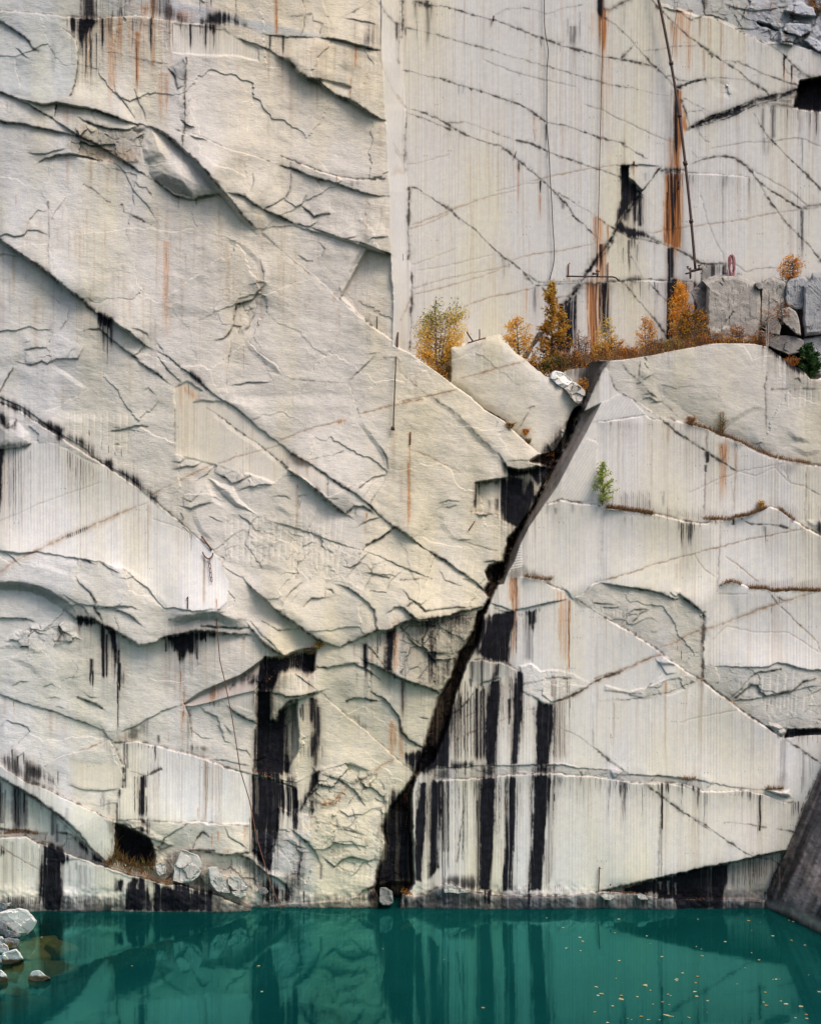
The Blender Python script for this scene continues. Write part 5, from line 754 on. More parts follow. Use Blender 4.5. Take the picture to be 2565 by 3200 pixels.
blot("13 440,380 560,390 650,370 720,340 830,330 820,480 760,500 690,480 650,475 560,500 480,640 380,640 370,570 300,590 390,490", 'K', .97, 6, .25); blot("13 380,600 475,650 480,860 530,872 545,800 600,740 680,735 680,900 640,1280 350,1285 375,920", 'K', 1.0, 6, .15); wash("13 600,750 680,740 690,900 690,1260 600,1100", 'K', .6, 12); ts('13', "715,770,860,30 730,740,900,26 800,690,920,60 825,700,1000,60 850,760,1060,70", 'K', .75, .7, .2); ts('13', "850,740,1080,70", 'G', .7, .9, 0); blot("13 800,1000 850,900 860,1060 820,1150 790,1150", 'K', .85, 8, .4); ts('13', "640,760,1270,90 620,1100,1280,60", 'K', .6); ts('13', "700,860,1100,34 760,740,1000,30", 'N', .5); ts('13', "830,1060,1280,60 715,1040,1200,14 740,1050,1180,10 775,1060,1190,14 880,1060,1200,14", 'K', .6, .6)
ts('13', "495,650,860,60 480,660,870,30", 'N', .6); ts('13', "470,650,870,30 370,650,900,40 390,670,860,26", 'K', .7); ts('13', "345,660,800,16", 'K', .4); ts('13', "365,930,1230,34 380,980,1240,30", 'K', .85, 1, 0); blot("13 500,560 620,510 660,540 640,580 540,640 480,640", 'D', .35, 10, .5); ts('13', "730,500,680,16 700,520,660,20 640,500,690,20 780,560,660,16", 'K', .4)
blot("13 335,1285 540,1340 555,1440 550,1540 545,1728 14 520,250 325,240 13 325,1640 335,1500", 'K', 1.0, 4, .12); wash("13 350,1300 420,1320 415,1728 14 410,140 350,100", 'K', .82, 8); blot("13 540,1340 690,1390 690,1550 650,1590 560,1540", 'K', .9, 4, .75); ts('13', "680,1390,1728,20 660,1390,1728,14 630,1380,1560,12 600,1370,1540,16 560,1380,1540,20", 'K', .9, .9, .1); ts('13', "600,1360,1500,30", 'K', 0); wash("13 550,1280 620,1300 615,1340 550,1320", 'K', .1, 4); blot("13 340,1235 520,1260 660,1300 680,1385 540,1335 345,1285", 'K', .85, 5, .4); wash("13 552,1285 615,1298 612,1335 555,1320", 'K', .05, 4)
blot("13 560,1535 680,1580 700,1640 660,1728 640,1620 560,1560", 'K', .9, 6, .5); ts('14', "665,0,250,30 690,0,140,40 640,0,60,30", 'K', .9); ts('13', "560,1560,1728,10", 'K', .5); ts('14', "30,260,380,20 80,240,330,20 285,210,360,26 150,380,420,60", 'R', .45); tone((.5, .42, .32), "13 700,1640 820,1650 815,1720 710,1710", 5, .5)
blot("13 770,1400 800,1290 860,1260 840,1330 790,1480 720,1560 700,1560", 'K', .85, 7, .35); ts('13', "800,1480,1640,40 780,1560,1640,20 810,1540,1600,30", 'K', .7); ts('13', "770,1600,1640,10 795,1600,1640,10", 'R', .5)
ts('13', "1205,280,480,56 1215,380,470,44", 'K', .92, .85, .2); ts('13', "1130,270,420,20 1270,330,450,40 1290,300,420,20", 'N', .6); blot("13 1380,180 1440,170 1430,300 1420,490 1370,470", 'K', .95, 5, .35); ts('13', "1400,180,490,60 1310,190,360,20 1330,190,300,14", 'K', .8, .9, .1); ts('13', "1450,180,500,50", 'R', .55, .8, .1); ts('13', "1220,460,560,40 1260,500,560,26 1150,500,600,14 1440,500,570,30", 'K', .45); ts('13', "1500,560,880,40 1500,600,780,24", 'K', .7, .6, .1); ts('13', "1490,700,880,16", 'N', .6); ts('13', "1420,870,1160,70 1490,920,1180,50 1440,900,1100,30", 'R', .45, .8, .1)
blot("13 1095,820 1160,840 1215,920 1200,930", 'D', .75, 6, .5); blot("13 1530,1150 1700,1080 1728,1100 1700,1270 1590,1270 1540,1210", 'K', .9, 8, .25); seam("13 860,1520 950,1500 1040,1430 1080,1380", 8, .7, 'R'); seam("13 1100,1372 1200,1320 1275,1285", 9, .75, 'D'); seam("13 1275,1280 1350,1210 1440,1170", 8, .6); seam("13 920,1510 990,1480 1010,1430", 5, .6, 'D')
blot("23 20,130 120,95 380,60 560,40 590,60 540,160 440,120 230,160 100,140", 'K', .6, 10, .8); ts('23', "160,120,240,60 240,170,640,50 300,120,280,20 380,60,250,40 180,520,590,10 230,430,620,60 290,430,640,40 330,420,620,40 395,110,320,12 370,400,560,60 420,380,600,40", 'K', .65, .7); blot("23 200,340 240,350 290,345 270,390 285,430 240,420 210,440", 'K', .85, 9, .5); blot("23 250,620 310,650 290,720 270,700", 'K', .3, 6, .3); ts('23', "20,540,1000,40 20,160,300,30", 'N', .5); blot("23 40,1130 180,1080 190,1140 100,1240 60,1210", 'K', .95, 6, .2)
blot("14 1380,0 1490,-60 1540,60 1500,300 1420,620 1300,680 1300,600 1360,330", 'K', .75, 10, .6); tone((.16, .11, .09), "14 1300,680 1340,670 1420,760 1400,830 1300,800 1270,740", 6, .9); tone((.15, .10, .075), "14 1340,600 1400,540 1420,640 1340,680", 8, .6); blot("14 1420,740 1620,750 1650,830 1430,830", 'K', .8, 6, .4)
for s_t, a_t in (("04 -900,752 100,758 320,770 480,752 600,742 720,742 760,770 860,772 900,742 960,740 1640,742 1728,760 1728,1000 -900,1000", .9), ("14 0,748 330,800 560,770 830,760 1000,752 1200,742 1300,742 1320,1000 0,1000", .75), ("24 100,742 330,700 480,716 720,742 1000,745 1300,752 1728,742 34 300,738 600,772 960,770 1290,785 1290,1000 24 1728,1000 100,1000", .95)): blot(s_t, 'G', a_t, 10, .35); blot(s_t, 'K', a_t * .45, 12, .95)
# soot under the tide
blot("04 -900,760 100,770 320,790 480,765 600,750 720,750 760,790 860,790 900,750 960,750 960,900 -900,900", 'G', .82, 9, .25); blot("04 -900,775 310,785 310,830 -900,830", 'K', .5, 9, .8); tone((.30, .29, .29), "04 -900,815 1000,815 1000,900 -900,900", 6, .5)
for x in range(70, 320, 14): ts('04', f"{x},{745+(x*7)%14},{800},10", 'K', .7, 1, 0)
for x in range(490, 880, 14): ts('04', f"{x},{738+(x*7)%30},{790},10", 'K', .55, 1, 0)
blot("04 335,350 480,380 475,470 482,740 465,860 325,860 310,760 318,600", 'K', 1.0, 4, .08); blot("04 340,340 450,370 580,450 500,490 430,440 350,400", 'K', .9, 6, .5); wash("04 360,450 366,450 366,500 360,500", 'K', .3, 2)
blot("04 890,605 955,620 950,700 910,715 892,700", 'K', .98, 4, .15); blot("04 985,640 1020,600 1120,600 1130,650 1165,820 1165,850 960,850 960,800", 'K', 1.0, 4, .08); wash("04 1060,590 1075,600 1070,690 1058,680", 'K', .3, 4); blot("04 1195,640 1340,690 1640,720 1640,860 1180,860", 'K', 1.0, 4, .12); blot("04 1340,640 1640,700 1640,760 1350,700", 'K', .85, 6, .4); blot("04 1500,760 1400,840 1520,840", 'D', .6, 10, .4)
ts('04', "100,320,780,40 40,300,740,60 190,330,480,20 620,500,740,70 660,500,730,40 540,500,700,20 590,480,560,24 700,520,700,16 60,0,220,40 520,60,260,30", 'G', .5, .6, .1); blot("04 90,0 215,0 210,110 195,230 120,235 90,150", 'G', .98, 5, .2); blot("03 95,1370 200,1420 215,1550 212,1640 190,1728 95,1728", 'G', .95, 5, .3); ts('03', "150,1370,1728,50 120,1390,1700,20 190,1430,1600,16", 'K', .7, .8, .1); blot("03 0,1320 30,1345 35,1600 40,1728 04 40,90 0,190 -300,180 -300,-150", 'K', .8, 5, .3); ts('04', "20,-60,180,44", 'K', .8, 1, 0); ts('04', "45,-80,200,16", 'K', .5); ts('04', "425,90,280,60 410,100,290,40 440,180,340,36 505,190,240,30", 'G', .9, .85, .1); ts('03', "420,1570,1728,50 320,1500,1560,14", 'G', .9, .9, .1); blot("04 0,210 120,235 240,250 200,240 90,240 0,235", 'K', .9, 4, .2); blot("04 500,250 600,290 690,380 800,470 700,430 610,340", 'K', .85, 5, .3); blot("04 700,390 760,440 810,482 700,470", 'K', .95, 4, .1); blot("04 0,355 60,390 50,420 0,430", 'K', .8, 5, .2)
seam("04 0,350 100,420 200,480 310,540", 4, .5); seam("03 0,1305 100,1365 220,1435 340,1525 460,1605 600,1728 04 600,285", 5, .75, 'D'); blot("04 890,180 1080,262 1150,300 1180,420 1170,500 1000,505 910,460 890,300", 'K', .9, 8, .1); blot("04 820,150 885,165 880,240 850,250 835,180", 'D', .6, 5, .5); ts('04', "865,300,420,16", 'D', .6)  # black blot deepens the painted darkness of the cave
ts('03', "1110,1290,1635,26 1095,1300,1640,30 1080,1400,1630,14 1125,1290,1400,24 1130,1450,1630,16 1040,1300,1600,7 1060,1300,1500,7", 'K', .85, .8, .1); blot("03 1080,1630 1140,1630 1140,1728 1080,1728 04 1080,210 1130,220", 'K', .85, 4, .3); ts('03', "960,1040,1220,20 985,1045,1250,22 972,1200,1400,16", 'K', .8, .9, .1); ts('03', "1585,1170,1660,28 1540,1170,1650,10 1600,1180,1500,12 1640,1190,1500,8 1690,1200,1600,8", 'N', .8, .9, .1); ts('03', "1590,1180,1640,10 1605,1180,1560,8", 'K', .6, .8); ts('03', "1200,1060,1240,16 1195,1060,1150,20 1380,1110,1160,10 1150,1060,1090,9 1175,1060,1100,8 1070,1040,1090,8 1095,1045,1110,7", 'K', .75, .4); ts('03', "1530,1540,1650,9", 'R', .9); ts('03', "950,1230,1390,14 925,1400,1640,14 905,1500,1650,20 920,1390,1640,10", 'K', .75, 1, 0); ts('13', "330,1290,1700,24 20,1200,1640,16 60,1210,1620,9 110,1230,1600,8 240,1270,1640,9 180,1240,1600,8", 'N', .45); blot("03 0,1130 100,1150 200,1250 300,1370 400,1400 350,1400 200,1320 100,1270 0,1190", 'K', .6, 9, .7); ts('03', "95,1090,1240,16 187,1120,1240,16 140,1140,1270,24 340,1240,1370,10 268,1230,1290,9 450,1260,1390,10", 'K', .85); blot("03 190,1180 330,1240 400,1340 300,1330 200,1290", 'K', .7, 9, .7); ts('03', "800,1410,1590,40 840,1480,1620,40 780,1470,1560,20", 'G', .55)
blot("03 780,950 830,1010 845,1100 800,1060", 'D', .5, 10, .4); blot("03 1010,920 1090,940 1070,1000 980,1010", 'D', .8, 6, .6); blot("03 1060,900 1140,870 1120,960 1090,940", 'D', .6, 6, .6); seam("03 640,1100 800,1035", 4, .6); blot("03 880,1010 980,960 1060,1010 960,1040", 'N', .6, 6, .4); blot("03 1400,1100 1480,1110 1600,1150 1540,1160", 'D', .7, 6, .5); blot("03 1460,1050 1600,1080 1590,1100 1470,1100", 'K', .6, 6, .5); ts('03', "1225,980,1060,30", 'D', .8); ts('03', "1620,720,770,10 1655,720,770,12 1690,715,780,12 1675,720,770,8", 'K', .7); ts('03', "1460,780,1040,40", 'D', .5); ts('03', "1410,900,1100,30 1300,950,1080,16", 'R', .3)
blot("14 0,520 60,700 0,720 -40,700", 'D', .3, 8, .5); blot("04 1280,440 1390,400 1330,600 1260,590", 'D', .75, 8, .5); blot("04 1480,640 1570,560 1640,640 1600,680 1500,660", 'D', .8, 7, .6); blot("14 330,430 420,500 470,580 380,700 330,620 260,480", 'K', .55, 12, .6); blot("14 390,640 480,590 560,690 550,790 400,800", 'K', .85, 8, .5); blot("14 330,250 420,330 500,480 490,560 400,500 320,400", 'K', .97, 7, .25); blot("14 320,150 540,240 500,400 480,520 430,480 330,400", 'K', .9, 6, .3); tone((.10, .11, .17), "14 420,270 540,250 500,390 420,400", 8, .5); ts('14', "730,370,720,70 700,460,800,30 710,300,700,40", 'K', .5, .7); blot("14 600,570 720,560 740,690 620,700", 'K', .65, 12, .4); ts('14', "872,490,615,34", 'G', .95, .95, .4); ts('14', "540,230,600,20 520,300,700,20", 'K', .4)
blot("14 380,740 640,690 830,730 1000,740 1200,700 1290,690 1300,760 1200,790 1000,800 830,820 560,830 340,850", 'G', .5, 8, .6); blot("14 640,600 680,700 650,800 580,760", 'K', .85, 8, .3); ts('14', "575,690,790,16 605,640,790,12 740,700,800,20 640,720,800,30", 'K', .85, .9, .1); blot("14 1160,760 1250,690 1310,690 1320,800 1240,790", 'K', .85, 8, .2); blot("14 0,750 330,835 330,860 0,860", 'G', .7, 6, .3); seam("14 30,712 130,762 240,800 330,835", 5, .5)
for x in range(20, 320, 15): ts('14', f"{x},{755 + x*.2:.0f},{800+x*.1:.0f},8", 'K', .6, 1, 0)
# small drill holes and pits
for _ in range(420):
    u = RNG.random() * 2565; v = RNG.random() * 2750; j = np.searchsorted(vs, v); i = np.searchsorted(us, u)
    if FL[j, i] > .7 and K[j, i] < .3:
        for a in range(int(RNG.random() * 3) + 1):
            ii_ = min(i + int(a * (3 + RNG.random() * 5)), NU - 2); D[j, ii_] = .85; D[j + 1, ii_] = .6
# broad colour of the stone, fine random runs
sel = (FL > .5)
for t_b, xs_b, y_a, y_b in (('23', (650, 770), 570, 1215), ('23', (855, 938), 500, 1205), ('23', (1042, 1180), 720, 1212), ('23', (130, 195), 1340, 2100), ('23', (245, 320), 1335, 2060), ('23', (625, 738), 1305, 2160), ('23', (825, 905), 1300, 2160), ('23', (1012, 1160), 1290, 2160), ('23', (645, 880), 60, 410)):
    w_b = xs_b[1] - xs_b[0]; zone(t_b, xs_b[0] - 22, xs_b[0] + 8, y_a, y_b, 9, 'K', .8, (3, 9), (.3, 1), 60); zone(t_b, xs_b[1] - 8, xs_b[1] + 34, y_a, y_b, 13, 'K', .8, (3, 9), (.3, 1), 60); zone(t_b, xs_b[0] - 30, xs_b[1] + 50, y_a, y_b, 14, 'N', .7, (5, 12), (.4, 1), 60)
for t_b, x_b, y_a, y_b, w_b, l_b, a_b in (('20', 1548, -80, 200, 50, 'K', .9), ('20', 1566, 60, 470, 46, 'R', .9), ('30', 655, 72, 300, 60, 'R', .75), ('30', 600, 690, 1300, 46, 'K', .95), ('30', 575, 1330, 1728, 26, 'K', .85), ('31', 572, -60, 120, 24, 'K', .8), ('31', 630, 0, 440, 40, 'R', .9), ('30', 640, 700, 1290, 40, 'R', .95), ('21', 1490, 712, 1270, 50, 'R', .9), ('21', 1590, 700, 1200, 52, 'K', .95), ('31', 660, 695, 960, 80, 'R', .9), ('21', 1540, 400, 700, 60, 'R', .9), ('21', 1515, 190, 420, 50, 'R', .7), ('30', 790, 120, 340, 26, 'N', .9), ('30', 955, 165, 480, 26, 'N', .9), ('00', 1062, 240, 770, 44, 'R', .85), ('00', 930, 130, 420, 50, 'R', .6), ('00', 880, 250, 780, 40, 'R', .55), ('01', 1285, 380, 1250, 90, 'R', .34), ('22', 870, 1375, 1640, 60, 'R', .8), ('23', 1265, -60, 500, 60, 'R', .45)): ts(t_b, f"{x_b},{y_a},{y_b},{w_b}", l_b, a_b, .6, .35)
zone('23', 395, 660, 560, 1215, 46, 'K', .85, (4, 11), (.4, 1), 200); zone('23', 770, 870, 560, 1215, 10, 'N', .6); zone('23', 770, 870, 560, 1100, 6, 'D', .6, (4, 8)); zone('23', 940, 1045, 620, 1200, 12, 'N', .5); zone('23', 1180, 1310, 560, 1210, 34, 'D', .7, (4, 10), (.4, 1), 150); zone('23', 1180, 1310, 430, 1000, 14, 'N', .6)
zone('23', 250, 640, 1325, 2180, 60, 'K', .75, (4, 10), (.2, .9)); zone('23', 735, 830, 1300, 2180, 14, 'K', .6, (4, 9), (.3, 1)); zone('23', 905, 1015, 1295, 2100, 16, 'N', .5); zone('23', 905, 1015, 1295, 1600, 10, 'K', .6, (4, 8)); zone('23', 1170, 1728, 1295, 1620, 46, 'K', .6, (4, 11), (.1, .8)); zone('23', 1170, 1728, 1300, 2100, 34, 'N', .4, (5, 14)); zone('33', 0, 780, 1345, 1620, 46, 'K', .55, (4, 10), (.1, .7)); zone('33', 0, 1500, 1380, 2000, 60, 'N', .35, (5, 16)); zone('33', 840, 1560, 1425, 1600, 40, 'K', .5, (4, 9), (.1, .8)); zone('23', 600, 1000, 60, 420, 40, 'K', .6, (4, 10), (.3, 1)); zone('23', 1050, 1728, 20, 460, 40, 'N', .32, (6, 18)); zone('33', 0, 1400, 700, 1300, 60, 'N', .30, (6, 20))
zone('32', 0, 800, 160, 900, 60, 'N', .38, (6, 20)); zone('32', 840, 1728, 420, 930, 46, 'N', .38, (6, 20)); zone('32', 0, 1700, 860, 1450, 70, 'N', .32, (6, 20), (.2, 1), 150); zone('32', 60, 1040, 870, 1010, 40, 'K', .5, (4, 10), (.1, .8), 60); zone('22', 960, 1728, 820, 1350, 40, 'N', .32, (6, 18)); zone('33', 830, 1728, -100, 430, 46, 'N', .32, (6, 18)); zone('32', 20, 360, 165, 420, 16, 'K', .45, (4, 9)); zone('32', 500, 830, 170, 420, 20, 'K', .4, (4, 9))
zone('20', 0, 1728, 0, 1700, 110, 'N', .36, (6, 22), (.1, .6), 900); zone('30', 0, 1728, 0, 1500, 120, 'N', .45, (6, 26), (.1, .6), 900); zone('30', 0, 900, 60, 480, 40, 'N', .5, (6, 20), (.4, 1), 200); zone('20', 60, 1500, 40, 420, 46, 'K', .4, (4, 10), (.05, .5), 300); zone('30', 800, 1500, 180, 500, 46, 'K', .42, (4, 12), (.1, .7), 200); zone('30', 1200, 1728, 830, 1200, 36, 'K', .5, (4, 14), (.1, .9)); zone('31', 200, 800, 230, 680, 30, 'K', .35, (4, 12), (.2, .9), 150); zone('31', 180, 540, 690, 1100, 34, 'K', .5, (4, 12), (.1, .9)); zone('21', 1000, 1700, 710, 1250, 40, 'N', .4, (6, 20)); zone('21', 60, 1000, 300, 1250, 60, 'N', .3, (6, 20), (.1, .6), 300); zone('31', 850, 1728, 0, 560, 50, 'N', .38, (6, 22)); zone('30', 650, 1250, 1350, 1728, 26, 'K', .42, (4, 12), (.1, .8))
zone('02', 20, 1500, 420, 1250, 90, 'N', .42, (6, 18), (.2, 1), 500); zone('02', 20, 240, 385, 1120, 26, 'K', .55, (5, 11), (.3, 1)); zone('02', 500, 860, 420, 900, 26, 'K', .42, (5, 10), (.1, .8), 120); zone('03', 930, 1728, 1060, 1640, 50, 'N', .5, (6, 18), (.2, 1), 120); zone('03', 930, 1250, 1060, 1500, 26, 'K', .5, (4, 10), (.1, .9), 200); zone('13', 0, 330, 1200, 1660, 30, 'N', .5); zone('13', 545, 690, 1380, 1728, 30, 'K', .8, (4, 12), (.2, 1)); zone('04', 0, 880, 300, 780, 50, 'G', .55, (6, 22), (.2, 1), 120); zone('04', 0, 880, 300, 780, 40, 'K', .45, (4, 9), (.1, .8), 150); zone('03', 0, 420, 1320, 2000, 30, 'G', .5, (6, 22)); zone('34', 1010, 1440, 470, 720, 40, 'K', .6, (4, 11), (.3, 1), 60); zone('34', 1010, 1440, 470, 740, 26, 'N', .6, (6, 16))
zone('00', 660, 1320, 130, 760, 30, 'R', .78, (8, 24), (.2, 1)); zone('30', 620, 720, 75, 330, 16, 'R', .9, (6, 16), (.4, 1)); zone('21', 1440, 1620, 710, 1260, 22, 'R', .95, (6, 18), (.4, 1)); zone('30', 515, 660, 1340, 2160, 20, 'R', .95, (8, 22), (.5, 1)); zone('30', 20, 90, 60, 480, 10, 'R', .9, (6, 16), (.3, 1)); zone('31', 590, 735, 695, 950, 16, 'R', .9, (6, 18), (.3, 1)); zone('21', 1480, 1570, 190, 700, 16, 'R', .8, (6, 14), (.3, 1)); zone('00', 620, 1320, 130, 700, 40, 'N', .6, (8, 30), (.2, 1)); zone('00', 620, 1320, 130, 600, 34, 'K', .66, (5, 14), (.1, .7)); zone('00', 1330, 1728, 185, 430, 30, 'K', .5, (4, 12), (.1, .9)); zone('10', 0, 400, 200, 430, 24, 'N', .5); zone('00', 640, 1728, -100, 140, 46, 'K', .66, (6, 18), (.3, 1), 90); zone('10', 400, 1330, 290, 900, 46, 'N', .5, (10, 44), (.2, 1), 100); zone('01', 0, 1728, 100, 1500, 80, 'N', .48, (12, 50), (.1, .5), 900); zone('11', 0, 1400, 0, 1300, 60, 'N', .42, (12, 50), (.1, .5), 900); zone('03', 600, 1728, 190, 900, 40, 'N', .34, (8, 30), (.1, .7), 100); zone('13', 0, 480, 200, 560, 30, 'N', .45, (6, 20), (.2, .9), 60); zone('13', 1100, 1700, 280, 1100, 40, 'K', .42, (6, 20), (.1, .6), 200); zone('23', 0, 560, 100, 700, 40, 'K', .5, (6, 22), (.1, .7), 150); zone('14', 0, 1300, 300, 720, 40, 'N', .35, (8, 24), (.1, .7), 100)
halo = blur(K, 4, 5); G[:] = np.maximum(G, np.clip(halo * 1.05 * (.75 + 1.0 * streakn), 0, .8))          # grey margins of the black runs
smear = blur(np.roll(np.maximum(D, K), 22, 0), 3, 26); G[:] = np.maximum(G, np.clip(smear * (.42 + 1.1 * streakn + .5 * streakw), 0, .38))   # faint wash below cracks and runs
N[:] = np.maximum(N, np.clip(blur(K, 8, 14) * (.50 + 1.0 * streakn), 0, .5)); haloR = blur(R, 4, 12); N[:] = np.maximum(N, np.clip(haloR * (.6 + 1.2 * streakn), 0, .6))
K *= np.where(K > .8, np.clip(1.06 + .5 * streakn, .80, 1), np.clip(.95 + .35 * streakw + .25 * streakn, .35, 1))
TONE *= (1 + .035 * n_big + .03 * n_mid * (1 - FL) + .035 * np.clip(streakw, -1, 1) + .03 * streakn * FL)[..., None]
warm = np.clip(1.5 * fbm(U, V, 150, 4, 71, .55, 700) + .12, -.25, .9)
TONE *= np.stack([1 + .035 * warm, np.ones_like(warm), 1 - .15 * warm], -1)
fine = np.clip(streakn * 1.5 - .2 + .45 * fbm(U, V, 300, 2, 72), 0, .8) * FL * .48
N[:] = np.maximum(N, np.clip(fine * np.clip(.7 + 1.2 * streakw + .6 * n_big, .15, 1.3), 0, .30))

# rock relief
rough = fbm(U, V, 230, 5, 81, .45) * .17 + fbm(U + .6 * V, V - .3 * U, 60, 4, 82, .55, 26) * .026 + np.abs(fbm(U + .4 * V, V, 150, 3, 83)) * .06
big_f = facets(190, 91); mid_f = facets(85, 92); cr1 = CREASE[0]; small_f = facets(34, 93); cr2 = CREASE[0]
D[:] = np.maximum(D, np.clip(BR * (.95 * np.exp(-(cr1 / .035) ** 1.2) + .45 * np.exp(-(cr2 / .05) ** 1.2)) * np.clip(.7 + 1.2 * n_mid + .5 * n_fine, 0, 1.2), 0, .9) * (FL < .6))
flv = np.clip(.55 + 1.1 * fbm(U, V, 15, 2, 95, .6, 600) + .6 * fbm(U, V, 260, 3, 96), .0, 1.3); fl_wave = np.abs(np.sin(U * math.pi / 9.6 + .9 * n_big)) * .010 * flv
BASE += H + RO * (rough + .05 * big_f) + BR * (.19 * mid_f + .05 * small_f + .02 * n_fine) + FL * (fl_wave + .05 * n_big * .3)
BASE += .30 * fbm(U, V, 70, 4, 402, .6) * sstep(2740, 2815, V) * (1 - .6 * corner)      # worn, uneven foot at the waterline
DD = CAM_D - BASE
ZZ = CAM_Z + (HOR - V) * PX * DD / CAM_D; wet = sstep(.42, .02, ZZ + .16 * n_mid + .10 * streakn); G[:] = np.maximum(G, .92 * wet); K[:] = np.maximum(K, .55 * sstep(.14, 0, ZZ + .06 * n_mid))
CO = np.stack([(U - 1282.5) * PX * DD / CAM_D, -BASE, CAM_Z + (HOR - V) * PX * DD / CAM_D], -1).reshape(-1, 3)

def hgt(u, v):
    return float(BASE[min(np.searchsorted(vs, v), NV - 1), min(np.searchsorted(us, u), NU - 1)])
def pick(s):
    return [tuple(p) for p in P(s)]
# ------------------------------------------------------------------ materials
def new_mat(name):
    m = bpy.data.materials.new(name); m.use_nodes = True
    nt = m.node_tree; b = nt.nodes["Principled BSDF"]
    return m, nt, b
class NB:
    """tiny node-graph writer"""
    def __init__(s, nt): s.nt = nt
    def n(s, t, **k):
        x = s.nt.nodes.new(t)
        for a, v in k.items(): setattr(x, a, v)
        return x
    def put(s, sock, v):
        if hasattr(v, 'is_output'): s.nt.links.new(v, sock)
        elif isinstance(v, (tuple, list)) and len(v) == 3 and sock.type == 'RGBA': sock.default_value = (*v, 1)
        else: sock.default_value = v
    def math(s, op, a, b=0.0, clamp=False):
        x = s.n('ShaderNodeMath', operation=op, use_clamp=clamp); s.put(x.inputs[0], a); s.put(x.inputs[1], b); return x.outputs[0]
    def mix(s, f, a, b, mode='MIX'):
        x = s.n('ShaderNodeMix', data_type='RGBA', blend_type=mode); s.put(x.inputs[0], f); s.put(x.inputs[6], a); s.put(x.inputs[7], b); return x.outputs[2]
    def coords(s, scale=(1, 1, 1), rot=(0, 0, 0)):
        t = s.n('ShaderNodeTexCoord'); m = s.n('ShaderNodeMapping'); m.inputs['Scale'].default_value = scale; m.inputs['Rotation'].default_value = rot
        s.nt.links.new(t.outputs['Object'], m.inputs[0]); return m.outputs[0]
    def noise(s, vec, scale, detail=4, rough=.55, dist=0):
        x = s.n('ShaderNodeTexNoise'); x.inputs['Scale'].default_value = scale; x.inputs['Detail'].default_value = detail; x.inputs['Roughness'].default_value = rough; x.inputs['Distortion'].default_value = dist
        s.put(x.inputs['Vector'], vec); return x.outputs[0]
    def ramp(s, v, a, b, lo=0.0, hi=1.0):
        x = s.n('ShaderNodeMapRange'); x.interpolation_type = 'SMOOTHSTEP'
        for i, q in enumerate((v, a, b, lo, hi)): s.put(x.inputs[i], q)
        return x.outputs[0]

# granite of the quarry wall: mineral tone, water stains, grime and some painted shade are stored per point of the wall, their edges broken up by noise
rock, nt, pb = new_mat("granite_wall"); q = NB(nt)
at = q.n('ShaderNodeAttribute', attribute_name='tone'); as_ = q.n('ShaderNodeAttribute', attribute_name='stain_shade'); ar = q.n('ShaderNodeAttribute', attribute_name='wear')
sp = q.n('ShaderNodeSeparateColor'); nt.links.new(as_.outputs['Color'], sp.inputs[0]); sr = q.n('ShaderNodeSeparateColor'); nt.links.new(ar.outputs['Color'], sr.inputs[0])
k_, r_, g_ = sp.outputs[0], sp.outputs[1], sp.outputs[2]; d_ = as_.outputs['Alpha']; ro_ = sr.outputs[0]
grain = q.noise(q.coords(), 26, 3, .7); blot_ = q.noise(q.coords(), 3.0, 5, .6); runs = q.noise(q.coords((9, 9, .35)), 2.2, 4, .6)
def broken(m, w, n1):
    e = q.math('MULTIPLY', q.math('MULTIPLY', m, q.math('SUBTRACT', 1.0, m)), w)
    return q.math('ADD', m, q.math('MULTIPLY', e, q.math('SUBTRACT', n1, .5)), True)
grit = q.noise(q.coords((1, 1, 2.8), (0, math.radians(-16), 0)), 4.2, 9, .70, .3); chips = q.noise(q.coords((1, 1, 1.6), (0, math.radians(20), 0)), 14, 6, .6)
mixn = q.math('ADD', q.math('MULTIPLY', runs, .6), q.math('MULTIPLY', grain, .4))
kk = q.ramp(broken(k_, 4.0, mixn), 0.0, .86); rr = broken(r_, 6.0, runs); gg = broken(g_, 5.0, mixn); dd_ = broken(d_, 6.0, grain)
base = q.mix(1.0, at.outputs['Color'], q.mix(q.ramp(grain, .3, .7), (.88, .88, .89), (1.08, 1.08, 1.07)), 'MULTIPLY')
base = q.mix(1.0, base, q.mix(q.ramp(blot_, .35, .65), (.95, .95, .965), (1.04, 1.03, 1.0)), 'MULTIPLY')
pits = q.ramp(grit, .33, .50, 1, 0); base = q.mix(q.math('MULTIPLY', q.math('MULTIPLY', pits, ro_), .17), base, q.mix(1.0, base, (.45, .42, .38), 'MULTIPLY'))
base = q.mix(q.math('MULTIPLY', gg, .92), base, q.mix(1.0, base, (.15, .155, .175), 'MULTIPLY'))
rustn = q.noise(q.coords((16, 16, .22)), 1.0, 4, .6); rust = q.mix(q.ramp(q.math('ADD', q.math('MULTIPLY', rr, .55), q.math('MULTIPLY', q.math('SUBTRACT', rustn, .5), 2.6)), -.05, .90), (.50, .205, .048), (.085, .022, .009))
base = q.mix(q.math('MULTIPLY', rr, .97), base, rust)
base = q.mix(q.math('MULTIPLY', dd_, .93), base, (.040, .032, .025))
blk = q.mix(q.ramp(q.math('ADD', q.math('MULTIPLY', blot_, .5), q.math('MULTIPLY', runs, .5)), .40, .66), (.0030, .0031, .0044), (.0125, .0130, .0200))
base = q.mix(q.math('MULTIPLY', kk, .985), base, blk)
nt.links.new(base, pb.inputs['Base Color'])
nt.links.new(q.math('SUBTRACT', .92, q.math('MULTIPLY', kk, .30)), pb.inputs['Roughness']); nt.links.new(q.math('SUBTRACT', .22, q.math('MULTIPLY', kk, .18)), pb.inputs['Specular IOR Level'])
hgt_n = q.math('ADD', q.math('MULTIPLY', grit, 1.0), q.math('MULTIPLY', chips, .30))
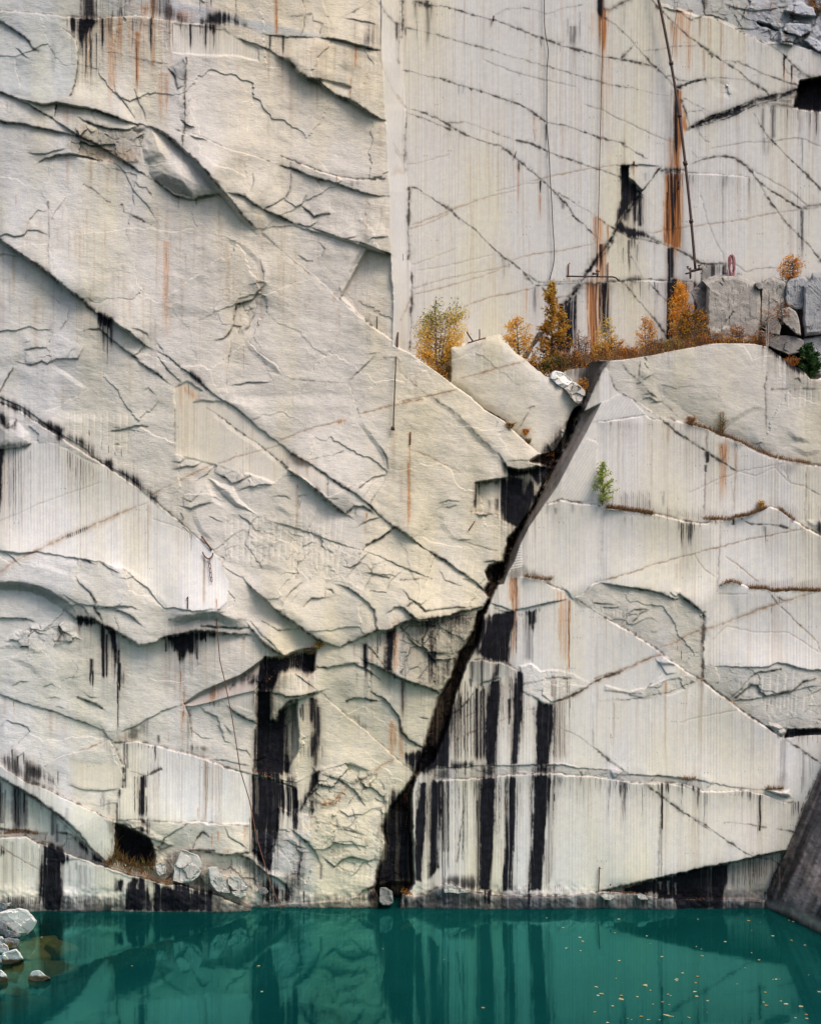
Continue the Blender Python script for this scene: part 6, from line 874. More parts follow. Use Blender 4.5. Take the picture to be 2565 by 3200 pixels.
bp = q.n('ShaderNodeBump'); bp.inputs['Distance'].default_value = .13
nt.links.new(q.math('ADD', q.math('MULTIPLY', ro_, .30), .06), bp.inputs['Strength']); nt.links.new(hgt_n, bp.inputs['Height']); nt.links.new(bp.outputs[0], pb.inputs['Normal'])

def stone_mat(name, c0, c1, tide=None, bump=.35, soot=.35):
    m, nt, pb = new_mat(name); q = NB(nt)
    n1 = q.noise(q.coords(), 1.6, 6, .6); n2 = q.noise(q.coords(), 22, 4, .7); n3 = q.noise(q.coords((6, 6, .6)), 1.2, 4, .6)
    b = q.mix(q.ramp(n1, .35, .65), c0, c1); b = q.mix(1.0, b, q.mix(q.ramp(n2, .3, .7), (.85, .85, .86), (1.1, 1.1, 1.08)), 'MULTIPLY')
    b = q.mix(q.ramp(n3, .56, .72, 0, soot), b, (.05, .045, .045))
    if tide is not None:
        t = q.n('ShaderNodeNewGeometry'); s = q.n('ShaderNodeSeparateXYZ'); nt.links.new(t.outputs['Position'], s.inputs[0])
        z = q.math('ADD', s.outputs[2], q.math('MULTIPLY', q.math('SUBTRACT', n1, .5), .35)); b = q.mix(q.ramp(z, tide - .06, tide + .05), (.115, .078, .048), b)
    nt.links.new(b, pb.inputs['Base Color']); pb.inputs['Roughness'].default_value = .9; pb.inputs['Specular IOR Level'].default_value = .25
    bp = q.n('ShaderNodeBump'); bp.inputs['Distance'].default_value = .1; bp.inputs['Strength'].default_value = bump
    nt.links.new(q.noise(q.coords(), 5, 9, .65), bp.inputs['Height']); nt.links.new(bp.outputs[0], pb.inputs['Normal'])
    return m
def plain(name, c, rough=.7, metal=0.0, c2=None, sc_=18):
    m, nt, pb = new_mat(name); q = NB(nt); n1 = q.noise(q.coords(), sc_, 5, .65)
    nt.links.new(q.mix(q.ramp(n1, .35, .68), c, c2 or tuple(x * .55 for x in c)), pb.inputs['Base Color'])
    pb.inputs['Roughness'].default_value = rough; pb.inputs['Metallic'].default_value = metal
    return m
def leaf_mat(name):
    m, nt, pb = new_mat(name); q = NB(nt); a = q.n('ShaderNodeAttribute', attribute_name='leaf')
    nt.links.new(a.outputs['Color'], pb.inputs['Base Color']); pb.inputs['Roughness'].default_value = .6; pb.inputs['Specular IOR Level'].default_value = .2
    tr = q.n('ShaderNodeBsdfTranslucent'); nt.links.new(a.outputs['Color'], tr.inputs[0]); mx = q.n('ShaderNodeMixShader'); mx.inputs[0].default_value = .5
    nt.links.new(pb.outputs[0], mx.inputs[1]); nt.links.new(tr.outputs[0], mx.inputs[2]); nt.links.new(mx.outputs[0], nt.nodes['Material Output'].inputs[0])
    return m
M_leaf = leaf_mat("leaf"); M_bark = plain("bark", (.10, .075, .06), .9); M_pale = plain("birch_bark", (.42, .38, .34), .8, 0, (.16, .13, .11), 9)
M_rust = plain("rusty_iron", (.16, .055, .025), .85, .0, (.05, .025, .018)); M_iron = plain("dark_iron", (.028, .02, .018), .7, .2, (.07, .03, .02)); M_cable = plain("wire_rope", (.05, .05, .052), .6, .3); M_redrope = plain("faded_red_rope", (.36, .15, .16), .9, 0, (.22, .085, .09), 30)
M_white = stone_mat("pale_granite", (.60, .585, .56), (.68, .665, .64), None, .3, .08); M_frag = stone_mat("stained_granite", (.37, .345, .315), (.46, .435, .405), None, .5, .7); M_grey = stone_mat("grey_granite", (.21, .213, .225), (.30, .303, .315), None, .6, .6); M_warm = stone_mat("buff_granite", (.40, .375, .335), (.47, .44, .395), None, .4, .1)
M_brown = stone_mat("weathered_granite", (.225, .208, .19), (.34, .315, .285), None, .7, .75); M_dark = stone_mat("sooty_granite", (.15, .14, .135), (.24, .225, .21)); M_tide = stone_mat("tide_marked_granite", (.60, .59, .57), (.68, .67, .65), .28, .35, .1); M_olive = stone_mat("algae_covered_stone", (.22, .19, .085), (.33, .28, .14), None, .3, .1)

# ------------------------------------------------------------------ the quarry wall meshes
TONE += (np.array((.33, .215, .13), np.float32) - TONE) * np.clip(N * .85, 0, .9)[..., None]
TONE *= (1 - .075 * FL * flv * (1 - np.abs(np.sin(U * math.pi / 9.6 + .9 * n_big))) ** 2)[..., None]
wear = np.stack([np.clip(RO + BR * .6, 0, 1), FL, N, np.ones_like(N)], -1).reshape(-1, 4).astype(np.float32)
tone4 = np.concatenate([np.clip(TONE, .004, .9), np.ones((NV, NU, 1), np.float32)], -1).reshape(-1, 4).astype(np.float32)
stain_shade = np.clip(np.stack([K, R, G, D], -1), 0, 1).reshape(-1, 4).astype(np.float32)
ii = np.arange(NV * NU).reshape(NV, NU)
QUAD = np.stack([ii[:-1, :-1], ii[1:, :-1], ii[1:, 1:], ii[:-1, 1:]], -1)
which = np.zeros((NV, NU), np.int8); which[lrm > .5] = 2
sl, m, sg = inside(gul, 5, 1); tmp = which[sl]; tmp[m > .5] = 2; which[sl] = tmp
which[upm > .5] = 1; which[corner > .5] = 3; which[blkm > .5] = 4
wq = np.maximum.reduce([which[:-1, :-1], which[1:, :-1], which[1:, 1:], which[:-1, 1:]])
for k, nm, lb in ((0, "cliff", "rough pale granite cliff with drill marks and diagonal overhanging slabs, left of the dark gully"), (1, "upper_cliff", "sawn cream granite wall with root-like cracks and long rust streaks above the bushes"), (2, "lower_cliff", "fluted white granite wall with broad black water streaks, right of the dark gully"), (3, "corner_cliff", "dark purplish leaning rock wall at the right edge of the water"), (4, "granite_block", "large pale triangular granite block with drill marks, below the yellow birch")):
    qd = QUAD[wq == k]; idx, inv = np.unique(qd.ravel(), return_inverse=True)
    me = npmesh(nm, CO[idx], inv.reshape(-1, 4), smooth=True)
    for an, arr in (("tone", tone4), ("stain_shade", stain_shade), ("wear", wear)):
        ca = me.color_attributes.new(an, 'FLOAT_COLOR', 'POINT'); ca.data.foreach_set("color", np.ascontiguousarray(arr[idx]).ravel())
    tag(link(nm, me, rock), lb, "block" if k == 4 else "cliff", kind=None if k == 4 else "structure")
del QUAD, tone4, stain_shade, wear

# ------------------------------------------------------------------ water, lake bed, shore
def grid_sheet(name, x0, x1, y0, y1, nx, ny, zf, mat, label, cat, kind="structure"):
    X, Y = np.meshgrid(np.linspace(x0, x1, nx), np.linspace(y0, y1, ny)); X = X.astype(np.float32); Y = Y.astype(np.float32); Z = zf(X, Y)
    i = np.arange(nx * ny).reshape(ny, nx); qd = np.stack([i[:-1, :-1], i[:-1, 1:], i[1:, 1:], i[1:, :-1]], -1).reshape(-1, 4)
    me = npmesh(name, np.stack([X, Y, Z], -1).reshape(-1, 3), qd, True); return tag(link(name, me, mat), label, cat, kind=kind), me, X, Y
wat, nt, pb = new_mat("quarry_water"); q = NB(nt)
cl = q.n('ShaderNodeAttribute', attribute_name='clarity'); dif = q.n('ShaderNodeBsdfDiffuse'); trn = q.n('ShaderNodeBsdfTransparent'); glo = q.n('ShaderNodeBsdfGlossy'); glo.distribution = 'GGX'
murk = q.noise(q.coords(), .07, 4, .55)
nt.links.new(q.mix(q.ramp(murk, .3, .7), (.0008, .025, .0245), (.0024, .043, .0395)), dif.inputs[0]); trn.inputs[0].default_value = (.50, .55, .40, 1); glo.inputs[0].default_value = (.22, .95, .84, 1); glo.inputs['Roughness'].default_value = .045
m1 = q.n('ShaderNodeMixShader'); nt.links.new(cl.outputs['Fac'], m1.inputs[0]); nt.links.new(dif.outputs[0], m1.inputs[1]); nt.links.new(trn.outputs[0], m1.inputs[2])
fr = q.n('ShaderNodeFresnel'); fr.inputs[0].default_value = 1.33; m2 = q.n('ShaderNodeMixShader'); nt.links.new(fr.outputs[0], m2.inputs[0]); nt.links.new(m1.outputs[0], m2.inputs[1]); nt.links.new(glo.outputs[0], m2.inputs[2])
w1 = q.noise(q.coords((1, 1.0, 1)), 1.1, 3, .5); w2 = q.noise(q.coords((1, 1, 1)), 5.0, 2, .5); bp = q.n('ShaderNodeBump'); bp.inputs['Distance'].default_value = .010; bp.inputs['Strength'].default_value = .30
nt.links.new(q.math('ADD', w1, q.math('MULTIPLY', w2, .12)), bp.inputs['Height']); nt.links.new(bp.outputs[0], glo.inputs['Normal']); nt.links.new(bp.outputs[0], fr.inputs['Normal']); nt.links.new(m2.outputs[0], nt.nodes['Material Output'].inputs[0])
wo, me, X, Y = grid_sheet("water", -60, 60, -70, 3.5, 240, 147, lambda x, y: x * 0, wat, "still teal green water filling the quarry pit", "water")
shore_d = np.hypot((X + 20.5) / 1.0, (Y + 8.5) / 1.35)
clar = np.clip(.88 * (1 - (shore_d - 3.2) / 5.0), 0, .86) + .12 * np.clip(vnoise(X / 1.5, Y / 1.5, 5), -1, 1) * (shore_d < 6.4)
al = me.attributes.new("clarity", 'FLOAT', 'POINT'); al.data.foreach_set("value", np.clip(clar, 0, .85).astype(np.float32).ravel())
M_bed = plain("lake_silt", (.012, .030, .026), .95, 0, (.02, .035, .025), 1.0)
grid_sheet("lake_bed", -60, 60, -72, 3, 80, 60, lambda x, y: -5.5 + 0 * x, M_bed, "dark silt bed under the green water", "lake bed")
M_shore = plain("shore_rubble", (.12, .10, .055), .95, 0, (.03, .032, .022), 2.5)
def shore_z(x, y):
    d = np.hypot((x + 21.5), (y + 8.5) / 1.4); return (-.05 - .62 * np.clip(d - 1.4, 0, 8) + .16 * vnoise(x * 1.1, y * 1.1, 9) + .07 * vnoise(x * 2.9, y * 2.9, 10)).astype(np.float32)
grid_sheet("shore", -32, -11.5, -24, 2, 90, 110, shore_z, M_shore, "rubble shore sloping under the water at the left edge", "shore")

# ------------------------------------------------------------------ loose stones
def fct(x, y, seed, cell):
    x = x / cell; y = y / cell; ix = np.floor(x).astype(np.int64); iy = np.floor(y).astype(np.int64)
    best = np.full(x.shape, 9.0); out = np.zeros(x.shape); f = lambda h, s: ((h >> np.uint32(s)) & np.uint32(0xff)).astype(np.float32) / 255.0
    for a in (-1, 0, 1):
        for b in (-1, 0, 1):
            h = _hash(ix + a, iy + b, seed); dx = x - (ix + a + f(h, 0)); dy = y - (iy + b + f(h, 8)); d = dx * dx + dy * dy
            v = (f(h, 16) - .5) + dx * (f(h, 4) - .5) * 1.8 + dy * (f(h, 20) - .5) * 1.8; k = d < best; best[k] = d[k]; out[k] = v[k]
    return out
SEED = [100]
def stone(name, label, cat, s, h, thick, mat, group=None, bulge=.35, facet=.25, tiltx=0.0, tilty=0.0, flute=0, rough=1.0, flat=.8):
    """a block whose face towards the water follows the traced outline; it has real depth behind"""
    SEED[0] += 1; rr = np.random.default_rng(SEED[0])
    pts = P(s) if isinstance(s, str) else np.array(s, np.float32)
    pp = np.vstack([pts, pts[:1]]); ln = np.hypot(*(pp[1:] - pp[:-1]).T); cum = np.concatenate([[0], np.cumsum(ln)]); n = int(np.clip(cum[-1] / 5, 36, 150))
    t = np.linspace(0, cum[-1], n, endpoint=False); o = np.stack([np.interp(t, cum, pp[:, 0]), np.interp(t, cum, pp[:, 1])], -1)
    o += 1.3 * np.stack([vnoise(t / 9, t * 0 + 3, SEED[0]), vnoise(t / 9, t * 0 + 7, SEED[0] + 1)], -1)
    c = o.mean(0); size = np.sqrt(abs(np.sum(o[:, 0] * np.roll(o[:, 1], -1) - o[:, 1] * np.roll(o[:, 0], -1))) / 2)
    rings = []; e = bulge * size * PX
    prof = [(1.0, -thick), (1.03, -thick * .6), (1.0, -e * .9), (.985, -e * .45), (.95, -e * .2)] + [(q, -e * .2 * (1 - flat) * (1 - (1 - q) ** 2)) for q in (.88, .79, .69, .58, .47, .36, .25, .15, .06)]
    for k, (q, y) in enumerate(prof):
        u = c[0] + (o[:, 0] - c[0]) * q; v = c[1] + (o[:, 1] - c[1]) * q; hh = h + y + 0 * u
        if k >= 4:
            hh = hh + facet * size * PX * .45 * fct(u + 4 * vnoise(u / 15, v / 15, 3), v, SEED[0], size * .42) * min(1, (1 - q) * 9 + .15) + rough * .05 * fbm(u, v, 34, 4, SEED[0])
            hh = hh + (tiltx * (u - c[0]) + tilty * (v - c[1])) * PX
            if flute: hh = hh - .02 * np.abs(np.sin(u * math.pi / flute))
        rings.append(np.stack([u, v, hh], -1))
    A = np.array(rings); nr = len(A); flatA = A.reshape(-1, 3); cen = A[-1].mean(0); bak = A[0].mean(0)
    al = np.vstack([flatA, cen[None], bak[None]]); d = CAM_D - al[:, 2]
    co = np.stack([(al[:, 0] - 1282.5) * PX * d / CAM_D, -al[:, 2], CAM_Z + (HOR - al[:, 1]) * PX * d / CAM_D], -1)
    org = co.mean(0); org[2] = co[:, 2].min(); faces = []
    for r in range(nr - 1):
        for i in range(n): j = (i + 1) % n; faces.append((r * n + i, r * n + j, (r + 1) * n + j, (r + 1) * n + i))
    for i in range(n): j = (i + 1) % n; faces.append(((nr - 1) * n + i, (nr - 1) * n + j, nr * n)); faces.append((j, i, nr * n + 1))
    me = bpy.data.meshes.new(name); me.from_pydata([tuple(x) for x in co - org], [], faces); me.update()
    import bmesh
    bm = bmesh.new(); bm.from_mesh(me); bmesh.ops.recalc_face_normals(bm, faces=bm.faces); bm.to_mesh(me); bm.free()
    me.polygons.foreach_set("use_smooth", [False] * len(me.polygons))
    ob = link(name, me, mat); ob.location = org
    return tag(ob, label, cat, group)
GRP = "loose blocks on the bench"
bpy.data.objects["granite_block"]["group"] = GRP
stone("boulder", "pale rounded boulder leaning beside the top of the dark gully", "boulder", "21 1155,1435 1165,1395 1190,1378 1235,1385 1265,1400 1290,1425 1325,1450 1330,1470 1290,1500 1260,1515 1200,1480", -.9, .9, M_white, GRP, bulge=.35, facet=.5)
stone("boulder", "grey angular boulder lodged between the pale boulder and the gully", "boulder", "21 1265,1515 1300,1495 1335,1462 1380,1490 1425,1530 1428,1570 1400,1620 1380,1645 1350,1630 1320,1590", -.7, .9, M_warm, GRP, bulge=.35, facet=.6)
for lb, s, h, m, fl in (("big rough grey block with pinkish marks, behind the orange birch", "31 845,720 810,690 900,655 1000,645 1090,645 1150,665 1215,700 1255,760 1262,900 1250,1060 1240,1160 1100,1168 860,1165 845,1100 840,900", -2.4, M_brown, 0),
    ("buff block with a rounded top just right of the big rough block", "31 1265,760 1265,710 1300,675 1350,660 1410,675 1450,705 1455,800 1450,900 1400,930 1320,945 1300,1030 1262,1050 1258,880", -2.9, M_brown, 0),
    ("grey fluted block with a rounded crown near the right edge", "31 1455,720 1480,680 1540,658 1600,658 1630,690 1610,760 1590,900 1540,905 1470,885 1450,840", -2.6, M_grey, 7),
    ("tall grey fluted block cut by the right edge of the photo", "31 1590,720 1640,680 1660,630 1728,622 1900,640 1900,1120 1728,1100 1600,1110 1585,1000 1590,860", -2.2, M_grey, 7),
    ("tilted grey slab leaning over the dark gap in the block pile", "31 1385,945 1420,905 1480,890 1530,925 1560,1000 1570,1110 1540,1100 1480,1050 1420,990", -2.0, M_brown, 0),
    ("small buff wedge under the tilted slab", "31 1310,1000 1320,950 1380,915 1390,960 1420,1040 1400,1105 1340,1090 1310,1080", -2.1, M_brown, 0),
    ("lowest brown block of the pile behind the bare saplings", "31 1250,1110 1300,1090 1400,1105 1520,1110 1600,1150 1580,1230 1480,1260 1340,1200 1270,1160", -2.3, M_dark, 0),
    ("lower grey fluted block behind the green pine", "31 1590,1130 1728,1105 1900,1120 1900,1400 1728,1420 1600,1390 1560,1250", -2.6, M_grey, 7),
    ("dark squared block wedged on top between the buff and rough blocks", "31 1215,705 1250,700 1278,745 1245,752", -2.2, M_dark, 0),
    ("small pale block at the right end of the domed ledge", "31 1690,1480 1705,1440 1760,1430 1900,1440 1900,1530 1700,1520", -.2, M_white, 0)):
    stone("granite_block", lb, "block", s, h, 1.6, m, GRP, bulge=.22, facet=.10 if not fl else .10, flute=fl, flat=.85)
stone("stone_slab", "upright black-stained stone splinter beside the rough grey block", "slab", "31 720,775 800,690 815,560 850,600 850,720 845,1100 800,1100 780,900", -3.2, .8, M_dark, GRP, bulge=.1)
stone("boulder", "dark wedge-shaped rock leaning behind the bronze conifer", "boulder", "21 940,1270 1010,1170 1060,1085 1105,1075 1085,1130 1040,1180 980,1290", -2.8, .6, M_dark, GRP, bulge=.2)
# shore stones at the lower left: depth follows from where each meets the water
def shore_h(v): return CAM_D - (CAM_D / PX) * CAM_Z / (v - HOR)
SG = "stones on the left shore"
for lb, s, m, th in (("largest white boulder of the shore, rounded and smooth", "04 -60,880 60,850 150,838 210,850 250,890 285,938 260,990 195,1048 140,1030 60,975 0,930 -60,940", M_white, 1.2),
    ("upper white block at the frame edge behind the largest boulder", "04 -70,760 0,738 35,745 50,800 10,800 -70,790", M_white, .8), ("grey block under the uppermost white one", "04 -60,795 15,790 55,805 50,850 20,868 -60,860", M_grey, .8), ("small white stone just above the largest boulder", "04 55,800 85,790 103,800 100,840 60,858 40,850", M_white, .5),
    ("grey slab tucked below the largest boulder at the frame edge", "04 -60,920 10,925 50,945 60,1000 50,1040 0,1050 -60,1050", M_grey, 1.0), ("long dark-sided slab wedged under the largest boulder", "04 45,1000 100,1010 160,1040 155,1060 100,1062 40,1055", M_grey, .6), ("white stone with pink patches at the frame edge", "04 -60,1055 20,1050 40,1085 20,1115 -60,1110", M_white, .7), ("mottled grey stone with grass at its foot", "04 25,1075 80,1062 150,1075 148,1110 125,1148 80,1150 40,1110", M_grey, .7), ("white square stone left of the grass tuft", "04 -10,1120 30,1105 60,1120 75,1160 40,1185 0,1185", M_white, .6),
    ("tilted white-topped stone with a brown tide mark", "04 20,1185 90,1160 130,1148 160,1185 185,1225 120,1255 60,1280 20,1270", M_tide, .9), ("low pale stone at the frame edge below the square one", "04 -40,1210 15,1200 30,1235 20,1260 -40,1255", M_white, .5), ("brown stone at the frame edge by the water", "04 -50,1330 10,1310 55,1350 65,1380 20,1400 -50,1410", M_tide, .7), ("lone white stone with an orange tide mark in the water", "04 225,1360 255,1320 300,1312 345,1340 392,1378 330,1398 270,1405 220,1385", M_tide, .7)):
    v = float(P(s)[:, 1].max()); stone("shore_stone", lb, "stone", s, shore_h(v) , th, m, SG, bulge=.4, facet=.22, flat=.3, tilty=-.5)
FG = "rock fragments at the foot of the wall"
for lb, s, h, m in (("large white wedge-faced fragment with purple stains on the lower left rubble", "04 1400,385 1460,400 1530,432 1558,490 1560,550 1520,600 1480,632 1400,640 1335,622 1342,570 1345,520 1375,440", .98, M_frag), ("small white fragment left of the wedge-faced one", "04 1205,500 1240,485 1275,492 1288,530 1280,565 1230,580 1205,550", 1.1, M_frag), ("leaning white splinter right of the wedge-faced fragment", "14 0,525 40,512 75,520 110,580 150,650 175,715 110,715 60,700 20,640", 1.15, M_frag), ("pale split stone below the drill-marked rubble", "14 150,600 190,585 235,590 280,620 318,655 290,690 240,698 190,690 160,650", 1.0, M_frag), ("flat stone with a grey top beside the pale split stone", "14 185,705 240,698 300,705 300,740 250,750 200,740", 1.05, M_warm), ("small dark chip near the foot of the red cable", "14 390,690 430,670 470,700 450,730 400,725", .5, M_dark), ("grey-white corner stone standing at the foot of the gully", "14 1330,680 1370,675 1420,710 1425,790 1400,810 1345,812 1320,780", .6, M_dark), ("white chipped ledge stone under the streaked flutes", "24 330,665 400,652 445,680 500,695 540,712 440,720 340,712", .62, M_frag), ("white stone on the foot ledge below the tall bent rod", "34 30,735 70,720 120,722 130,750 100,775 50,765", .65, M_frag), ("white stone on the foot ledge right of the short stub rod", "34 305,730 340,722 370,735 390,765 340,770 315,755", .65, M_frag)):
    stone("rock_fragment", lb, "rock", s, h, .9, m, FG, bulge=.04, facet=.24, flat=.95)
def sunk(lb, u0, v0, w, dpt, hgt_):
    # stone lying under the surface
    c = P(f"04 {u0},{v0}")[0]; d = (CAM_D / PX) * CAM_Z / (c[1] - HOR); x = (c[0] - 1282.5) * PX * d / CAM_D
    rr = np.random.default_rng(int(u0 + v0)); import bmesh
    bm = bmesh.new(); bmesh.ops.create_icosphere(bm, subdivisions=4, radius=1); ax = [Vector(rr.normal(size=3)).normalized() for _ in range(9)]; of = .55 + .3 * rr.random(9)
    for vt in bm.verts:
        p = vt.co.copy()
        for a, k in zip(ax, of):
            t = p.dot(a)
            if t > k: p -= a * (t - k) * .92
        vt.co = Vector((p.x * w * PX * .5, p.y * dpt, p.z * hgt_))
    me = bpy.data.meshes.new("sunken_stone"); bm.to_mesh(me); bm.free(); o = link("sunken_stone", me, M_olive); o.location = (x, -CAM_D + d, -hgt_ * .98 - .05); o.rotation_euler = (0, .12, rr.random() * .7)
    tag(o, lb, "stone", "stones under the water near the left shore")
sunk("olive slab lying under the water right of the largest white boulder", 350, 1030, 95, .8, .5); sunk("big algae-covered slab under the water right of the tide-marked stone", 340, 1225, 190, 1.4, .5); sunk("pale olive slab just under the water left of the lone stone", 120, 1400, 95, .7, .35); sunk("brown foot of the tide-marked stone under the water", 130, 1290, 120, .8, .5); sunk("dim slab far under the water below the largest boulder", 230, 1090, 130, .9, .6); sunk("faint slab under the water right of the olive slab", 480, 1070, 110, .8, .5); sunk("faint greenish stone under the water below the lone stone", 250, 1520, 200, 1.2, .5); sunk("dim stone under the water at the lower left corner", 60, 1560, 150, 1.0, .5)

# ------------------------------------------------------------------ tubes, rods, cables, the long pipe
def tube(pts, rad, sides=6):
    pts = [Vector(p) for p in pts]; n = len(pts); rad = rad if hasattr(rad, '__len__') else [rad] * n; vs_, fs = [], []
    up = Vector((.3, 1, .2)).normalized()
    for i, p in enumerate(pts):
        t = (pts[min(i + 1, n - 1)] - pts[max(i - 1, 0)]).normalized(); a = t.cross(up)
        if a.length < 1e-3: a = t.cross(Vector((1, 0, 0)))
        a.normalize(); b = t.cross(a)
        for k in range(sides):
            an = 2 * math.pi * k / sides; vs_.append(tuple(p + (a * math.cos(an) + b * math.sin(an)) * rad[i]))
    for i in range(n - 1):
        for k in range(sides): j = (k + 1) % sides; fs.append((i * sides + k, i * sides + j, (i + 1) * sides + j, (i + 1) * sides + k))
    fs.append(tuple(range(sides))[::-1]); fs.append(tuple(range((n - 1) * sides, n * sides)))
    return vs_, fs
def merged(parts):
    V_, F_ = [], []
    for v, f in parts: o = len(V_); V_ += v; F_ += [tuple(i + o for i in q) for q in f]
    return V_, F_
def part(name, vf, mat, parent=None, org=None):
    v, f = vf
    if org is not None: v = [tuple(Vector(p) - org) for p in v]
    me = bpy.data.meshes.new(name); me.from_pydata(v, [], f); me.update(); me.polygons.foreach_set("use_smooth", [True] * len(me.polygons))
    return link(name, me, mat, parent)
def along(s, h, n=None, k=1.0):
    """points at h metres in front of the wall plane; 'w' keeps a small gap to the rock itself"""
    pts = P(s); out = []
    for i in range(len(pts)):
        hh = h if not isinstance(h, str) else hgt(*pts[i]) + float(h[1:]); out.append(ray(pts[i][0], pts[i][1], hh))
    if n:
        o = []; m = len(out)
        for j in range((m - 1) * n + 1):
            i = min(j // n, m - 2); t = (j - i * n) / n; p0, p1, p2, p3 = out[max(i - 1, 0)], out[i], out[i + 1], out[min(i + 2, m - 1)]
            o.append(.5 * ((2 * p1) + (p2 - p0) * t + (2 * p0 - 5 * p1 + 4 * p2 - p3) * t * t + (3 * p1 - p0 - 3 * p2 + p3) * t ** 3))
        out = o
    return out
# long pipe leaning against the upper wall
pp = along("30 440,-330 470,-20 490,75 570,490 634,893 680,1270 31 725,225 757,600", -4.45, 4)
root = empty("standpipe", pp[-1]); tag(root, "long dark iron pipe leaning down the cream upper wall to a valve cross", "pipe"); og = pp[-1]
part("pipe", tube(pp, .075, 8), M_iron, root, og)
for a, b in (("30 568,478 572,500", 0), ("30 632,880 636,905", 0), ("30 676,1245 682,1275", 0), ("31 722,215 727,238", 0)): part("coupling", tube(along(a, -4.45), .12, 8), M_iron, root, og)
cr = part("valve_cross", merged([tube(along("31 718,612 745,606 775,598 815,590", -4.42), .075, 8), tube(along("31 718,585 718,665", -4.40), .06, 8), tube(along("31 680,632 718,622", -4.4), .045, 7), tube(along("31 812,590 815,650", -4.4), .05, 7), tube(along("31 798,628 822,628", -4.38), .04, 6)]), M_iron, root, og)
for s in ("31 692,578 700,592 718,596", "31 785,568 785,598", "31 712,660 722,668"): part("valve_handle", tube(along(s, -4.3), .045, 7), M_iron, cr)
for o_ in cr.children: o_.location = -og
for s in ("31 690,576 706,576", "31 774,568 796,566"): o_ = part("valve_handle", tube(along(s, -4.28), .035, 6), M_iron, cr); o_.location = -og
def simple(name, label, cat, vf, mat, group=None):
    v, f = vf; o = Vector(v[-1]); ob = part(name, vf, mat, None, o); ob.location = o; return tag(ob, label, cat, group)
CG = "cables hanging down the quarry wall"
simple("cable", "thin grey wire cable hanging slack in a long curve, left of the rust streaks", "cable", tube(along("20 1108,-320 1110,0 1112,180 1122,280 1140,380 1138,450 1130,560 1130,700 1130,950 1145,1150 1157,1400 1168,1560 1175,1728 21 1185,400 1184,540 1150,680", -4.82, 3), .028, 5), M_cable, CG)
simple("cable", "straight rusty cable hanging from the dark crack at the top of the upper wall", "cable", tube(along("30 45,-320 42,60 40,300 30,800 20,1200 8,1728 21 1515,480", -4.8, 2), .024, 5), M_rust, CG)
simple("cable", "faint short wire hanging beside the long dark pipe near its top", "cable", tube(along("30 620,20 600,180 585,330 575,440", -4.75, 2), .014, 5), M_cable, CG)
# chain and cable on the left
rt = empty("anchored_cable", ray(*P("02 1560,1050")[0], .1)); tag(rt, "thin rust-red cable hanging by a short chain from a spike on the left cliff", "cable", CG); og = rt.location.copy()
part("spike", tube(along("02 1556,1050 1600,1110 1635,1160", "w.12"), .05, 6), M_rust, rt, og); part("shackle", tube(along("02 1564,1172 1580,1205 1610,1225 1638,1205 1645,1178", "w.14", 3), .035, 6), M_rust, rt, og)
ch = along("02 1612,1225 1618,1262 1622,1297 1627,1332 1630,1367 1635,1402", "w.16")
for i in range(len(ch) - 1):
    a, b = ch[i], ch[i + 1]; c = (a + b) / 2; ax = (b - a) / 2; sd = Vector((.055, 0, 0)) if i % 2 else Vector((.04, .05, 0))
    part("chain_link", tube([c + ax * 1.15 * math.cos(t) + sd * math.sin(t) for t in np.linspace(0, 2 * math.pi, 11)], .018, 5), M_rust, rt, og)
part("cable", tube([ray(u, v, hh) for (u, v), hh in zip(P("02 1635,1400 1650,1500 1665,1620 1675,1728 13 92,400 130,560 190,860 250,1250 320,1480 345,1600 14 375,280 430,470 480,640 545,800 565,840"), (.45, .5, .6, .75, .8, .9, .9, .9, .9, .9, .9, 1.0, 1.0, 1.1, 1.2))], .026, 5), M_rust, rt, og)
